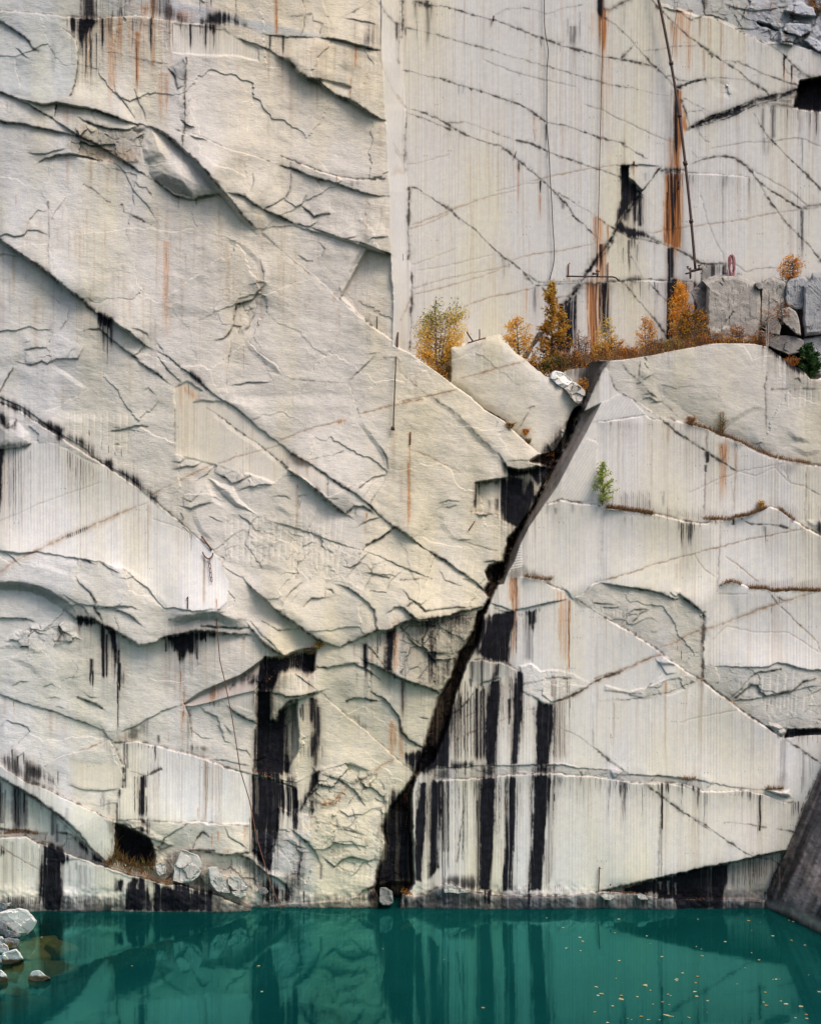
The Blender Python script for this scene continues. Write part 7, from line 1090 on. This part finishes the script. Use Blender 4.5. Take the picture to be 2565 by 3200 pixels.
# rods and spikes
RG = "steel rods left in the drill holes"
for lb, s, h, r, m in (("longest dark drill rod, hanging down the left cliff with a tool at its end", "11 1463,1088 1458,1190 1450,1290 1442,1450 12 1437,0 1432,110 1430,205", "w.25", .035, M_iron), ("short dark rod standing above the ridge left of the longest rod", "11 1303,960 1304,1055", "w.12", .03, M_iron), ("stub rod beside the drill hole at the foot of the white corner strip", "11 1504,480 1503,528", "w.1", .025, M_iron),
    ("thin dark rod standing on the top edge of the triangular block", "21 612,1060 612,1140", -.8, .03, M_iron), ("fallen rod lying slanted between the birch and the triangular block", "21 515,1080 535,1115 560,1150", -1.2, .04, M_iron), ("flat iron bar lying on the top edge of the triangular block", "21 520,1165 590,1145 660,1125", -.75, .035, M_rust), ("tall rusty rod with a bent tip standing above the water on the right", "24 1545,530 1535,517 1533,600 1528,708", "w.1", .03, M_rust), ("short rusty stub rod right of the tall bent one above the water", "24 1622,650 1620,690 1617,718", "w.1", .035, M_rust),
    ("small hooked spike near the bottom tip of the left fluted panel", "02 1440,1535 1452,1517 1451,1560 1450,1610", "w.08", .03, M_iron), ("leaning rusty rod stuck in the rock left of the black alcove", "22 576,935 552,970 528,1005", "w.1", .03, M_rust), ("rust-red stub rod above the long rust run on the left cliff", "12 1562,245 1561,300 1558,345", "w.06", .035, M_rust), ("bent rod sticking out of the top crack of the upper wall", "20 722,122 716,165", "w.12", .045, M_iron), ("thin leaning pin on the diagonal crack of the upper wall", "20 893,1168 882,1215", "w.1", .025, M_iron), ("rust-tipped rod above the left end of the horizontal rail", "21 1310,546 1297,560 1297,650", "w.08", .03, M_rust), ("rusty rod above the right end of the horizontal rail", "21 1601,545 1600,690", "w.08", .03, M_rust), ("short iron pin above the small square notch of the upper wall", "30 285,1245 280,1275", "w.1", .05, M_iron), ("iron pin leaning from the rust-stained lower band of the upper wall", "30 632,1418 624,1465", "w.1", .045, M_iron)):
    simple("steel_rod", lb, "rod", tube(along(s, h), r, 6), m, RG)
rd = [o for o in COL.objects if o.name == "steel_rod"][0]
e = P("12 1430,205")[0]; og = rd.location.copy(); hh = hgt(*e) + .25
part("rod_tool", merged([tube([ray(e[0] - 2, e[1], hh), ray(e[0] - 3, e[1] + 11, hh)], .09, 7), tube([ray(e[0] + 1, e[1] + 2, hh), ray(e[0] + 2, e[1] + 12, hh)], .05, 6)]), M_iron, rd, og); part("rod_sleeve", tube(along("11 1463,1088 1458,1195", "w.25"), .065, 7), M_iron, rd, og)
# rail across the rust streaks
rt = empty("rail", ray(*P("21 1300,652")[0], -4.7)); tag(rt, "dark horizontal iron rail fixed across the rust streaks above the bushes", "rail"); og = rt.location.copy()
part("bar", tube(along("21 1280,650 1400,652 1530,653 1640,655 1662,662 1690,690", -4.65), .045, 7), M_iron, rt, og)
for s in ("21 1480,630 1530,632", "21 1490,622 1485,640", "21 1520,598 1520,655", "21 1508,610 1535,612"): part("clamp", tube(along(s, -4.6), .05, 6), M_iron, rt, og)
# coiled rope hung on the block
pr = []; rr = np.random.default_rng(4)
for i in range(9):
    a = .11 + .05 * rr.random(); b = .48 + .14 * rr.random(); ox = (rr.random() - .5) * .12; c = ray(*P("31 1022,582")[0], -3.2)
    pr.append(tube([c + Vector((ox + a * math.sin(t) + .03 * math.sin(3 * t + i), -.25 - .02 * i, b * math.cos(t))) for t in np.linspace(0, 2 * math.pi, 25)], .022, 5))
rt = empty("rope", c); tag(rt, "faded red rope coil hung on the top of the rough grey block", "rope")
part("coil", merged(pr), M_redrope, rt, c); part("loose_end", merged([tube(along("31 1005,600 1000,640 975,655", -2.9, 4), .022, 5), tube(along("31 1040,600 1060,650 1055,670", -2.9, 4), .022, 5)]), M_redrope, rt, c); part("binding", tube(along("31 1010,545 1036,548", -2.9), .05, 6), M_redrope, rt, c)
# ------------------------------------------------------------------ trees, shrubs, grass, leaves
def leaves(name, pos, size, cols, mat=None, parent=None, org=Vector((0, 0, 0)), seed=1, flatz=None, long=1.0):
    """many small bent leaf blades; pos Nx3, cols Nx3"""
    rr = np.random.default_rng(seed); n = len(pos); s = (size * (.6 + .8 * rr.random(n)))[:, None]
    a = rr.normal(size=(n, 3)); 
    if flatz is not None: a[:, 2] *= flatz
    a /= np.linalg.norm(a, axis=1)[:, None]; b = np.cross(a, rr.normal(size=(n, 3))); b /= np.linalg.norm(b, axis=1)[:, None]
    if flatz is not None: b[:, 2] *= flatz
    p = np.asarray(pos) - np.array(org); c = np.cross(a, b) * .25
    q = np.stack([p - a * s * long, p - b * s * .55 + c * s, p + a * s * long, p + b * s * .55 + c * s], 1).reshape(-1, 3)
    me = npmesh(name, q, np.arange(4 * n).reshape(n, 4)); ca = me.color_attributes.new("leaf", 'FLOAT_COLOR', 'POINT')
    cc = np.repeat(np.concatenate([np.clip(cols, .003, .9), np.ones((n, 1))], 1), 4, 0).astype(np.float32); ca.data.foreach_set("color", cc.ravel())
    return link(name, me, mat or M_leaf, parent)
def pal(rr, n, cols, t=None, jit=.25):
    """mix of leaf colours; t 0..1 slides along the list"""
    c = np.array(cols); k = np.clip((rr.random(n) if t is None else t) * (len(c) - 1), 0, len(c) - 1.001); i = k.astype(int); f = (k - i)[:, None]
    return (c[i] * (1 - f) + c[i + 1] * f) * (1 + jit * (rr.random((n, 1)) * 2 - 1))
YEL, GOLD, ORG, RUS, GRN, LIM, DRK = (.74, .50, .11), (.72, .40, .055), (.66, .27, .03), (.26, .065, .015), (.11, .15, .03), (.32, .33, .06), (.05, .055, .016)
def birch(name, label, cat, base, h, H_px, prof, n, cols, stems=4, size=.062, seed=1, bark=None, group=None, colf=None, lean=0.0, dens=1.0, limbs=16):
    """prof: (height fraction, left reach, right reach) in survey px gives the crown's own uneven outline"""
    rr = np.random.default_rng(seed); u0, v0 = P(base)[0]; b = ray(u0, v0, h); k = PX * (CAM_D - h) / CAM_D; Hm = H_px * k; n = int(n * 1.8); size = size * .92; limbs = int(limbs * 1.6)
    root = empty(name, b); tag(root, label, cat, group); pf = np.array(prof, float); br, P_, T_ = [], [], []
    L_ = lambda t: np.interp(t, pf[:, 0], pf[:, 1]) * k; R_ = lambda t: np.interp(t, pf[:, 0], pf[:, 2]) * k
    for s in range(stems):
        top = (.62 + .38 * rr.random()) if s else 1.0; tx = (rr.random() * 2 - 1) * .45 if s else 0; x1 = (R_(top * .8) if tx > 0 else L_(top * .8)) * tx + lean * Hm * top; y1 = (rr.random() - .5) * .9 * min(L_(.5), 1.2)
        st = [Vector(((x1 * (t ** 1.3)) + .03 * Hm * .3 * math.sin(5 * t + s), y1 * t, Hm * top * t - .1)) + Vector(((s - stems / 2) * .06, 0, 0)) for t in np.linspace(0, 1, 8)]
        br.append(tube(st, [max(.004, (.038 if stems > 2 else .05) * (Hm / 4) ** .5 * (1 - .9 * t)) for t in np.linspace(0, 1, 8)], 6))
        for j in range(limbs):
            t = .16 + .8 * rr.random(); i = min(int(t * 7), 6); o = st[i].lerp(st[i + 1], t * 7 - i); z = min(.98, (o.z / Hm) + .04 + .18 * rr.random())
            side = -1 if rr.random() < .5 else 1; reach = (R_(z) if side > 0 else -L_(z)) * (.35 + .65 * rr.random() ** .6); dy = (rr.random() * 2 - 1) * max(abs(reach) * .7, .1)
            e = Vector((reach + lean * z * Hm, dy, z * Hm)); mid = o.lerp(e, .55) + Vector((0, 0, -.04 * Hm * rr.random()))
            br.append(tube([o, mid, e], [.010, .006, .003], 4)); m = max(4, int(n / (stems * limbs) * (.5 + rr.random())))
            cl = np.array(mid.lerp(e, .8)) + rr.normal(size=(m, 3)) * np.array((.13, .13, .10)) * (Hm / 4) ** .6; w = (.25 + .85 * rr.random((m, 1))); P_.append(np.array(o) * (1 - w) + np.array(e) * w + rr.normal(size=(m, 3)) * np.array((.13, .13, .11)) * (Hm / 4) ** .6)
            T_.append(np.full(m, rr.random()))
    part("trunk", merged(br), bark or M_bark, root); ps = np.vstack(P_); tt = np.concatenate(T_)
    c = pal(rr, len(ps), cols, np.clip(tt * .7 + .3 * rr.random(len(ps)), 0, 1)) if colf is None else colf(ps, Hm, rr)
    cr = leaves("crown", ps, size, c, None, root, seed=seed); return root
def conifer(name, label, base, h, H_px, prof, cols, seed=1, n_br=90, needle=.10, colf=None, group=None, per=46, droop=-.12):
    rr = np.random.default_rng(seed); u0, v0 = P(base)[0]; b = ray(u0, v0, h); k = PX * (CAM_D - h) / CAM_D; Hm = H_px * k; pf = np.array(prof, float)
    root = empty(name, b); tag(root, label, "tree", group); br = [tube([Vector((0, 0, Hm * t - .1)) for t in (0, .5, 1)], [.06 * (Hm / 4), .035 * (Hm / 4), .006], 6)]; ps, cs = [], []
    for i in range(n_br):
        z = (i + rr.random()) / n_br; z = z ** .9; an = rr.random() * 2 * math.pi; r = np.interp(z, pf[:, 0], pf[:, 1] if math.cos(an) < 0 else pf[:, 2]) * k * (.45 + .75 * rr.random())
        o = Vector((0, 0, z * Hm)); e = o + Vector((math.cos(an) * r, math.sin(an) * r * .9, r * (droop + .5 * z) + .04)); br.append(tube([o, o.lerp(e, .6) + Vector((0, 0, -.02)), e], [.012, .008, .003], 4))
        m = int(per * (.35 + r / (pf[:, 1:].max() * k))); t = rr.random((m, 1)) ** .6; ps.append(np.array(o) * (1 - t) + np.array(e) * t + rr.normal(size=(m, 3)) * (.035 + .05 * t) * (Hm / 4) ** .5)
    part("trunk", merged(br), M_bark, root); ps = np.vstack(ps)
    c = colf(ps, Hm, rr) if colf else pal(rr, len(ps), cols); leaves("crown", ps, needle, c, None, root, seed=seed, long=1.3); return root

def c_birch(ps, Hm, rr):
    z = ps[:, 2] / Hm; g = np.clip((z - .45) * 2.2 - ps[:, 0] * .25 + .35 * rr.normal(size=len(ps)), 0, 1)
    return pal(rr, len(ps), (ORG, GOLD, YEL, YEL, LIM, GRN), np.clip(.22 + .30 * z + .62 * g * (rr.random(len(ps)) < .8) + .1 * rr.normal(size=len(ps)), 0, 1))
birch("birch_tree", "bushy yellow birch with a green top and several dark stems, left end of the bench", "tree", "21 300,1420", -2.0, 246, ((0, 40, 40), (.12, 50, 45), (.25, 70, 55), (.42, 80, 65), (.55, 76, 80), (.68, 60, 95), (.78, 48, 78), (.88, 12, 70), (1, 2, 45)), 3600, (GOLD, YEL), 6, .060, 3, colf=c_birch, limbs=17)
birch("birch_tree", "smaller orange-yellow birch left of the bronze conifer", "tree", "21 920,1300", -2.4, 136, ((0, 12, 12), (.3, 30, 36), (.55, 52, 44), (.8, 45, 38), (.92, 25, 12), (1, 8, 5)), 1100, (ORG, GOLD, YEL, ORG), 4, .055, 5, limbs=13)
def c_larch(ps, Hm, rr):
    z = ps[:, 2] / Hm; return pal(rr, len(ps), ((.09, .055, .015), (.24, .12, .022), (.44, .205, .026), (.52, .26, .035), (.46, .32, .06)), np.clip(.34 + .64 * z + .24 * rr.normal(size=len(ps)), 0, 1))
conifer("conifer", "tall bronze-orange conifer with a thin yellowish tip in front of the black streak", "21 1170,1350", -2.2, 262, ((0, 44, 55), (.15, 46, 60), (.35, 42, 58), (.52, 38, 50), (.62, 28, 30), (.72, 26, 22), (.85, 20, 14), (.93, 10, 8), (1, 2, 2)), None, 8, 130, .066, c_larch, None, 36, .10)
def s_(lb, base, h, Hp, w, n, cols, sd, st=4, size=.052, bark=None, cat="tree", nm="birch_tree", **k):
    return birch(nm, lb, cat, base, h, Hp, ((0, w * .4, w * .4), (.35, w * .9, w * .8), (.6, w, w), (.85, w * .55, w * .6), (1, 4, 4)), n, cols, st, size, sd, bark, **k)
s_("slender yellow sapling in front of the rust and black streaks", "21 1590,1330", -2.6, 158, 36, 560, (GOLD, YEL, YEL, LIM), 11, 3)
s_("orange sapling leaning left at the middle of the bench", "31 380,1275", -2.8, 128, 34, 620, (ORG, GOLD, ORG, YEL), 12, 3)
s_("tallest orange birch with a pale trunk, left of the big rough block", "31 642,1235", -2.4, 212, 38, 1700, (ORG, ORG, GOLD, YEL), 13, 2, .056, M_pale, limbs=26)
s_("dark green and orange bush between the pale-trunked birch and the rough block", "31 745,1215", -2.2, 150, 50, 1500, (RUS, DRK, ORG, DRK, GOLD, DRK), 14, 5, .055, None, "shrub", "shrub")
s_("bright orange bush on the dark ledge at the top right of the block pile", "31 1490,690", -3.4, 84, 40, 650, (ORG, ORG, GOLD), 15, 5, .050, None, "shrub", "shrub", lean=.05)
s_("bare pale-stemmed sapling with a few orange leaves in front of the buff block", "31 1310,1200", -1.0, 130, 42, 130, (ORG, RUS, GOLD), 16, 2, .045, M_pale)
s_("thin red-leaved sapling right of the bare pale-stemmed one", "31 1430,1010", -1.6, 84, 36, 80, (ORG, RUS), 17, 2, .040, M_bark, nm="sapling")
s_("tiny orange sapling at the left end of the sloping grassy ledge", "32 725,195", .15, 36, 16, 60, (ORG, RUS), 18, 3, .04, nm="sapling"); s_("tiny sapling with a yellow-green tip on the sloping grassy ledge", "32 962,265", .15, 78, 18, 60, (RUS, ORG, LIM, LIM), 19, 3, .036, nm="sapling")
s_("small yellow-flowered tuft above the black seep of the left cliff", "13 855,300", .25, 24, 18, 130, (YEL, GOLD), 20, 4, .04, None, "plant", "plant"); s_("low green tuft beside the yellow one above the black seep", "13 790,345", .25, 22, 24, 130, (GRN, DRK, RUS), 21, 5, .045, None, "plant", "plant")
s_("yellow weed standing on the peak of the second grassy ledge", "32 1265,850", .15, 40, 12, 40, (YEL, GOLD), 22, 3, .035, None, "plant", "plant"); s_("red-orange weed at the foot of the lower right pine", "31 1500,1345", -.8, 36, 26, 200, (ORG, RUS), 23, 5, .05, None, "plant", "plant"); s_("orange creeper tuft on the rim left of the gully, upper one", "22 850,215", .1, 26, 18, 60, (RUS, GOLD, GRN), 24, 3, .035, None, "plant", "plant"); s_("orange creeper tuft hanging right of the rim tuft", "22 970,260", -.7, 20, 14, 50, (ORG, ORG), 25, 3, .04, None, "plant", "plant"); s_("small green weed low on the rim above the gully", "22 988,325", -.2, 16, 10, 30, (GRN, RUS), 26, 3, .035, None, "plant", "plant")
conifer("pine_tree", "dark green pine at the right edge of the bench", "31 1630,1460", -1.2, 112, ((0, 42, 36), (.3, 44, 36), (.6, 32, 28), (.85, 16, 14), (1, 3, 3)), ((.012, .035, .010), (.03, .075, .02), (.05, .11, .03)), 9, 80, .085, None, None, 60, .0)
conifer("pine_tree", "small light green pine growing alone on the ledge of the fluted wall", "22 1560,800", .45, 126, ((0, 24, 22), (.1, 34, 34), (.3, 32, 42), (.5, 28, 34), (.7, 18, 24), (.88, 9, 10), (1, 2, 2)), ((.17, .22, .03), (.32, .40, .07), (.42, .46, .10)), 10, 60, .045, None, None, 26, .22)
s_("rust-brown bush at the very top right corner above the grey rubble", "30 1700,110", -5.3, 70, 44, 520, (RUS, ORG, DRK, RUS), 31, 5, .05, None, "shrub", "shrub")
# shrubs along the bench
BG = "low autumn bushes along the bench"
for i, (lb, b, h, Hp, w, cs, n) in enumerate((("dark bush with yellow leaves at the foot of the big yellow birch", "21 330,1440", -1.8, 56, 34, (DRK, GOLD, DRK, ORG), 420), ("olive bush below the small orange birch, above the pale boulder", "21 1060,1420", -1.6, 64, 52, (DRK, GOLD, GRN, ORG, DRK), 900), ("rust-red bush left of the oblique dark face", "21 1300,1350", -1.8, 60, 46, (RUS, ORG, DRK, RUS), 700), ("dark green bush below the bronze conifer", "21 1190,1400", -1.5, 56, 42, (DRK, GRN, DRK, GOLD), 700), ("pinkish bare bush at the foot of the black streak", "21 1400,1330", -2.4, 112, 34, (RUS, (.3, .12, .07), ORG), 170), ("yellow-green bush right of the slender yellow sapling", "31 140,1290", -2.4, 74, 40, (LIM, GOLD, ORG, GRN), 520), ("small orange bush under the slender yellow sapling", "31 30,1300", -2.0, 58, 38, (ORG, GOLD, YEL, RUS), 520), ("crimson bush between the yellow-green bush and the leaning sapling", "31 250,1285", -2.1, 42, 34, (RUS, ORG, (.25, .04, .03)), 420), ("brown bush right of the leaning sapling", "31 470,1260", -2.2, 54, 40, (RUS, (.2, .13, .05), GOLD), 320), ("low yellow bush at the foot of the pale-trunked birch", "31 590,1230", -1.8, 44, 32, (GOLD, LIM, RUS), 360), ("dry brown weeds at the left foot of the rough block", "31 900,1180", -1.6, 46, 44, ((.2, .12, .06), ORG, RUS), 110), ("rusty upright weeds at the middle foot of the rough block", "31 1080,1180", -1.6, 66, 36, (RUS, ORG), 170), ("orange weeds in front of the lowest brown block", "31 1250,1200", -1.5, 54, 36, (ORG, RUS), 120), ("orange leaves tumbling down beside the grey angular boulder", "21 1410,1540", -.9, 50, 16, (ORG, GOLD), 120))):
    birch("shrub", lb, "shrub", b, h, Hp, ((0, w * .7, w * .7), (.4, w, w), (.75, w * .85, w * .8), (1, w * .25, w * .25)), n, cs, 7, .050, 40 + i, None, BG, limbs=9)
# undergrowth: grass and brush nobody could count, rooted along the bench rim
rr = np.random.default_rng(77)
def strip_pts(s, n, h0, h1, lift0, lift1, jv=0.0):
    p = P(s); seg = np.hypot(*(p[1:] - p[:-1]).T); cum = np.concatenate([[0], np.cumsum(seg)]); t = rr.random(n) * cum[-1]; u = np.interp(t, cum, p[:, 0]); v = np.interp(t, cum, p[:, 1]) + jv * rr.normal(size=n); h = h0 + (h1 - h0) * rr.random(n)
    d = CAM_D - h; return np.stack([(u - 1282.5) * PX * d / CAM_D, -h, CAM_Z + (HOR - v) * PX * d / CAM_D + lift0 + (lift1 - lift0) * rr.random(n) ** 1.7], -1)
def blades(name, pos, hgt0, hgt1, cols, label, cat, lean=.35, w=.011):
    n = len(pos); hh = hgt0 + (hgt1 - hgt0) * rr.random(n); d = rr.normal(size=(n, 3)) * lean; d[:, 2] = 1; tip = pos + d * hh[:, None]; sd = rr.normal(size=(n, 3)); sd[:, 2] = 0; sd *= w
    q = np.stack([pos - sd, pos + sd, tip + sd * .2, tip - sd * .2], 1).reshape(-1, 3); me = npmesh(name, q, np.arange(4 * n).reshape(n, 4)); ca = me.color_attributes.new("leaf", 'FLOAT_COLOR', 'POINT')
    ca.data.foreach_set("color", np.repeat(np.concatenate([cols, np.ones((n, 1))], 1), 4, 0).astype(np.float32).ravel()); return tag(link(name, me, M_leaf), label, cat, kind="stuff")
RIMB = "21 1180,1395 1290,1330 1450,1312 1540,1300 1728,1294 31 220,1292 330,1274 550,1232 770,1192 850,1175"
pu = np.vstack([strip_pts(RIMB, 4200, -3.2, -1.2, -.25, .55), strip_pts("31 840,1175 1000,1168 1250,1185", 700, -1.5, -.9, -.2, .35), strip_pts("21 1010,1300 1060,1390 1150,1430 1250,1420", 1500, -2.0, -1.2, -.2, .6, 12), strip_pts("21 210,1330 300,1400 370,1450", 500, -1.8, -1.0, -.2, .4, 8)])
tag(leaves("undergrowth", pu, .045, pal(rr, len(pu), (RUS, (.16, .07, .025), ORG, GOLD, DRK, RUS)), seed=5), "tangle of red-brown brush and low leaves along the bench", "undergrowth", kind="stuff")
pb_ = strip_pts(RIMB, 2600, -3.4, -1.0, -.3, .1); blades("brush_stems", pb_, .3, 1.1, pal(rr, len(pb_), ((.10, .05, .03), (.20, .10, .05), (.3, .18, .08))), "thin dry stems standing in the brush on the bench", "dry stems", .25, .006)
G1 = [("32 70,830 240,850 430,880", 1500, .32), ("32 700,180 830,215 950,265 1100,320", 700, .16), ("32 1100,320 1200,375 1340,435 1470,468 1640,490", 900, .17), ("32 820,920 1050,920", 350, .12), ("32 1055,905 1160,890 1250,855 1310,832", 700, .18), ("32 1400,840 1520,935", 260, .12), ("32 1170,1452 1300,1455 1350,1475 1500,1467 1728,1475", 1500, .26), ("32 970,1420 1030,1400 1110,1425", 200, .12), ("22 960,1362 1100,1385 1170,1385", 350, .14), ("03 400,1422 560,1492 700,1562 780,1600", 500, .10), ("33 1300,1400 1440,1395", 220, .10), ("33 660,1325 760,1320", 130, .07), ("04 0,262 150,250 300,262", 260, .09)]
pg = np.vstack([strip_pts(s, n, .10, .34, -.04, .03) for s, n, g in G1]); hg = np.concatenate([np.full(n, g) for s, n, g in G1])
sc0 = rr.random(len(pg)); blades("dry_grass", pg, .05, .26, pal(rr, len(pg), ((.20, .10, .045), (.30, .17, .075), (.13, .055, .03), (.16, .13, .04))), "dry russet grass growing along the ledges of the fluted wall", "dry grass", .5, .009)
pg = np.vstack([strip_pts("04 830,490 900,450 1000,520 1120,540 1190,520", 900, .5, .85, -.1, .12, 10), strip_pts("04 880,300 900,330 905,430", 90, -.2, .2, 0, .1, 8)]); blades("grass_tuft", pg, .1, .45, pal(rr, len(pg), ((.16, .06, .025), (.07, .09, .025), (.22, .10, .04), (.10, .11, .03))), "green and russet grass on the rubble below the black cave", "grass", .5, .011)
# fallen leaves lying in gully and ledges
pl = np.vstack([strip_pts("22 1050,410 1110,400 1190,440 1150,520 1130,620 1060,740 960,930 830,1150 750,1290 720,1420 700,1540 630,1640", 260, -2.0, -1.3, 0, .12, 6), strip_pts("22 1060,395 1110,420 1190,430", 160, -1.6, -1.0, 0, .2, 5), strip_pts("23 620,60 560,200 470,380 380,600 360,790 200,1070 160,1150", 70, -1.9, -1.3, 0, .1, 8), strip_pts("23 50,1440 60,1580 40,1700", 50, -1.2, -.8, 0, .1, 6), strip_pts("24 10,700 100,735 30,720", 190, .25, .5, 0, .10, 4), strip_pts("13 450,450 520,420 600,440 700,430 690,470", 60, -.4, .2, 0, .1, 14), strip_pts("13 430,560 470,570 520,520", 30, -.5, .2, 0, .1, 8), strip_pts("04 800,490 900,515 1030,575", 150, .85, 1.1, 0, .1, 5), strip_pts("04 1080,575 1200,620 1330,640", 220, .85, 1.15, 0, .12, 5), strip_pts("03 240,1340 400,1420 560,1490 790,1590", 130, .15, .4, 0, .06, 3), strip_pts("34 690,770 860,768 920,770", 40, .25, .4, 0, .06, 2), strip_pts("14 190,740 290,775", 40, .4, .7, 0, .08, 4), strip_pts("34 100,718 200,715 300,720", 40, .3, .45, 0, .06, 2), strip_pts("33 795,560 830,570", 20, .15, .3, 0, .08, 3), strip_pts("33 1000,720 1090,760", 25, .15, .3, 0, .08, 4), strip_pts("13 350,1255 500,1310", 30, .1, .3, 0, .05, 3)])
tag(leaves("fallen_leaves", pl, .038, pal(rr, len(pl), (RUS, ORG, (.5, .2, .05), (.12, .04, .015))), seed=6, flatz=.5), "orange fallen leaves caught in the gully and on the ledges", "fallen leaves", kind="stuff")
# grass at the left shore stones
q0 = P("04 85,1150")[0]; d0 = (CAM_D / PX) * CAM_Z / (q0[1] - HOR); pz = np.array(((q0[0] - 1282.5) * PX * d0 / CAM_D, -CAM_D + d0 - .1, .15)) + rr.normal(size=(70, 3)) * (.1, .1, .02)
blades("grass_tuft", pz, .12, .3, pal(rr, 70, ((.12, .13, .03), (.22, .14, .05))), "small grass tuft between the left shore stones", "grass", .5, .012)
# birch leaves floating on the water, each its own
LV = "34 168,922 138,1027 383,1050 410,1112 500,1211 172,1242 988,1095 1168,934 1255,944 1190,1010 1190,1180 1353,1050 1602,1122 1248,1235 1140,1298 775,1363 660,1338 606,1388 614,1396 622,1386 614,1382 350,1430 366,1434 380,1437 374,1429 412,1470 757,1410 765,1413 1080,1422 1355,1386 1380,1386 1405,1384 30,1497 185,1512 183,1534 192,1540 310,1520 547,1502 566,1511 503,1560 766,1517 755,1482 852,1552 1296,1486 1282,1563 1305,1587 1415,1553 1457,1577 1572,1596 1700,1477 1712,1483 1610,1658 1616,1688 1528,1683 120,1592 432,1578 555,1580 848,1641 520,1660 538,1664 553,1668 572,1671 585,1672 700,1678 712,1682 390,1697 402,1697 235,1688 265,1697 340,1673 482,1699 85,1720 147,1378 1497,1085 1630,1352 1478,930 1512,940 777,922 802,1152 808,1205 765,1132 24 1284,937 1258,987 1385,1062 1404,1090 1412,1096 1281,1145 1290,1140 1657,1027 1690,1242 1687,922 340,1231 634,1603 644,1605 1510,1444 1520,1448 1544,1497 1556,1498 1527,1510 1705,1512 1700,1538 1708,1543 1638,1592 1500,1638 1600,1720 1665,1378 1390,1165 1130,911 14 1350,1150 390,1283 415,1480 04 1020,1282 325,1060"
src = []
for i in range(6):
    me = bpy.data.meshes.new("leaf"); r2 = np.random.default_rng(i); L_ = .050 + .010 * r2.random(); ring = [(math.cos(a) * L_ * (1.25 if abs(a - math.pi) > .01 else 1.5), math.sin(a) * L_ * .8, .012 * abs(math.sin(a)) + .004 * r2.random()) for a in np.linspace(0, 2 * math.pi, 11)[:-1]]
    me.from_pydata([(0, 0, .004)] + ring, [], [(0, 1 + k, 1 + (k + 1) % 10) for k in range(10)]); ca = me.color_attributes.new("leaf", 'FLOAT_COLOR', 'POINT'); c = ((.66, .56, .30), (.58, .40, .12), (.70, .66, .46), (.52, .28, .08), (.64, .52, .28), (.68, .60, .38))[i]
    ca.data.foreach_set("color", np.tile((*c, 1.0), (11, 1)).astype(np.float32).ravel()); me.materials.append(M_leaf); src.append(me)
for i, (u, v) in enumerate(P(LV)):
    d = (CAM_D / PX) * CAM_Z / (v - HOR); o = bpy.data.objects.new("floating_leaf", src[i % 6]); COL.objects.link(o); k = .40 + .85 * rr.random() ** 1.6
    o.location = ((u - 1282.5) * PX * d / CAM_D, -CAM_D + d, .012); o.rotation_euler = (0, 0, rr.random() * 6.28); o.scale = (k, k * (1.1 + .7 * rr.random()), k)
    tag(o, "small yellow birch leaf floating on the green water", "leaf", "leaves floating on the water")
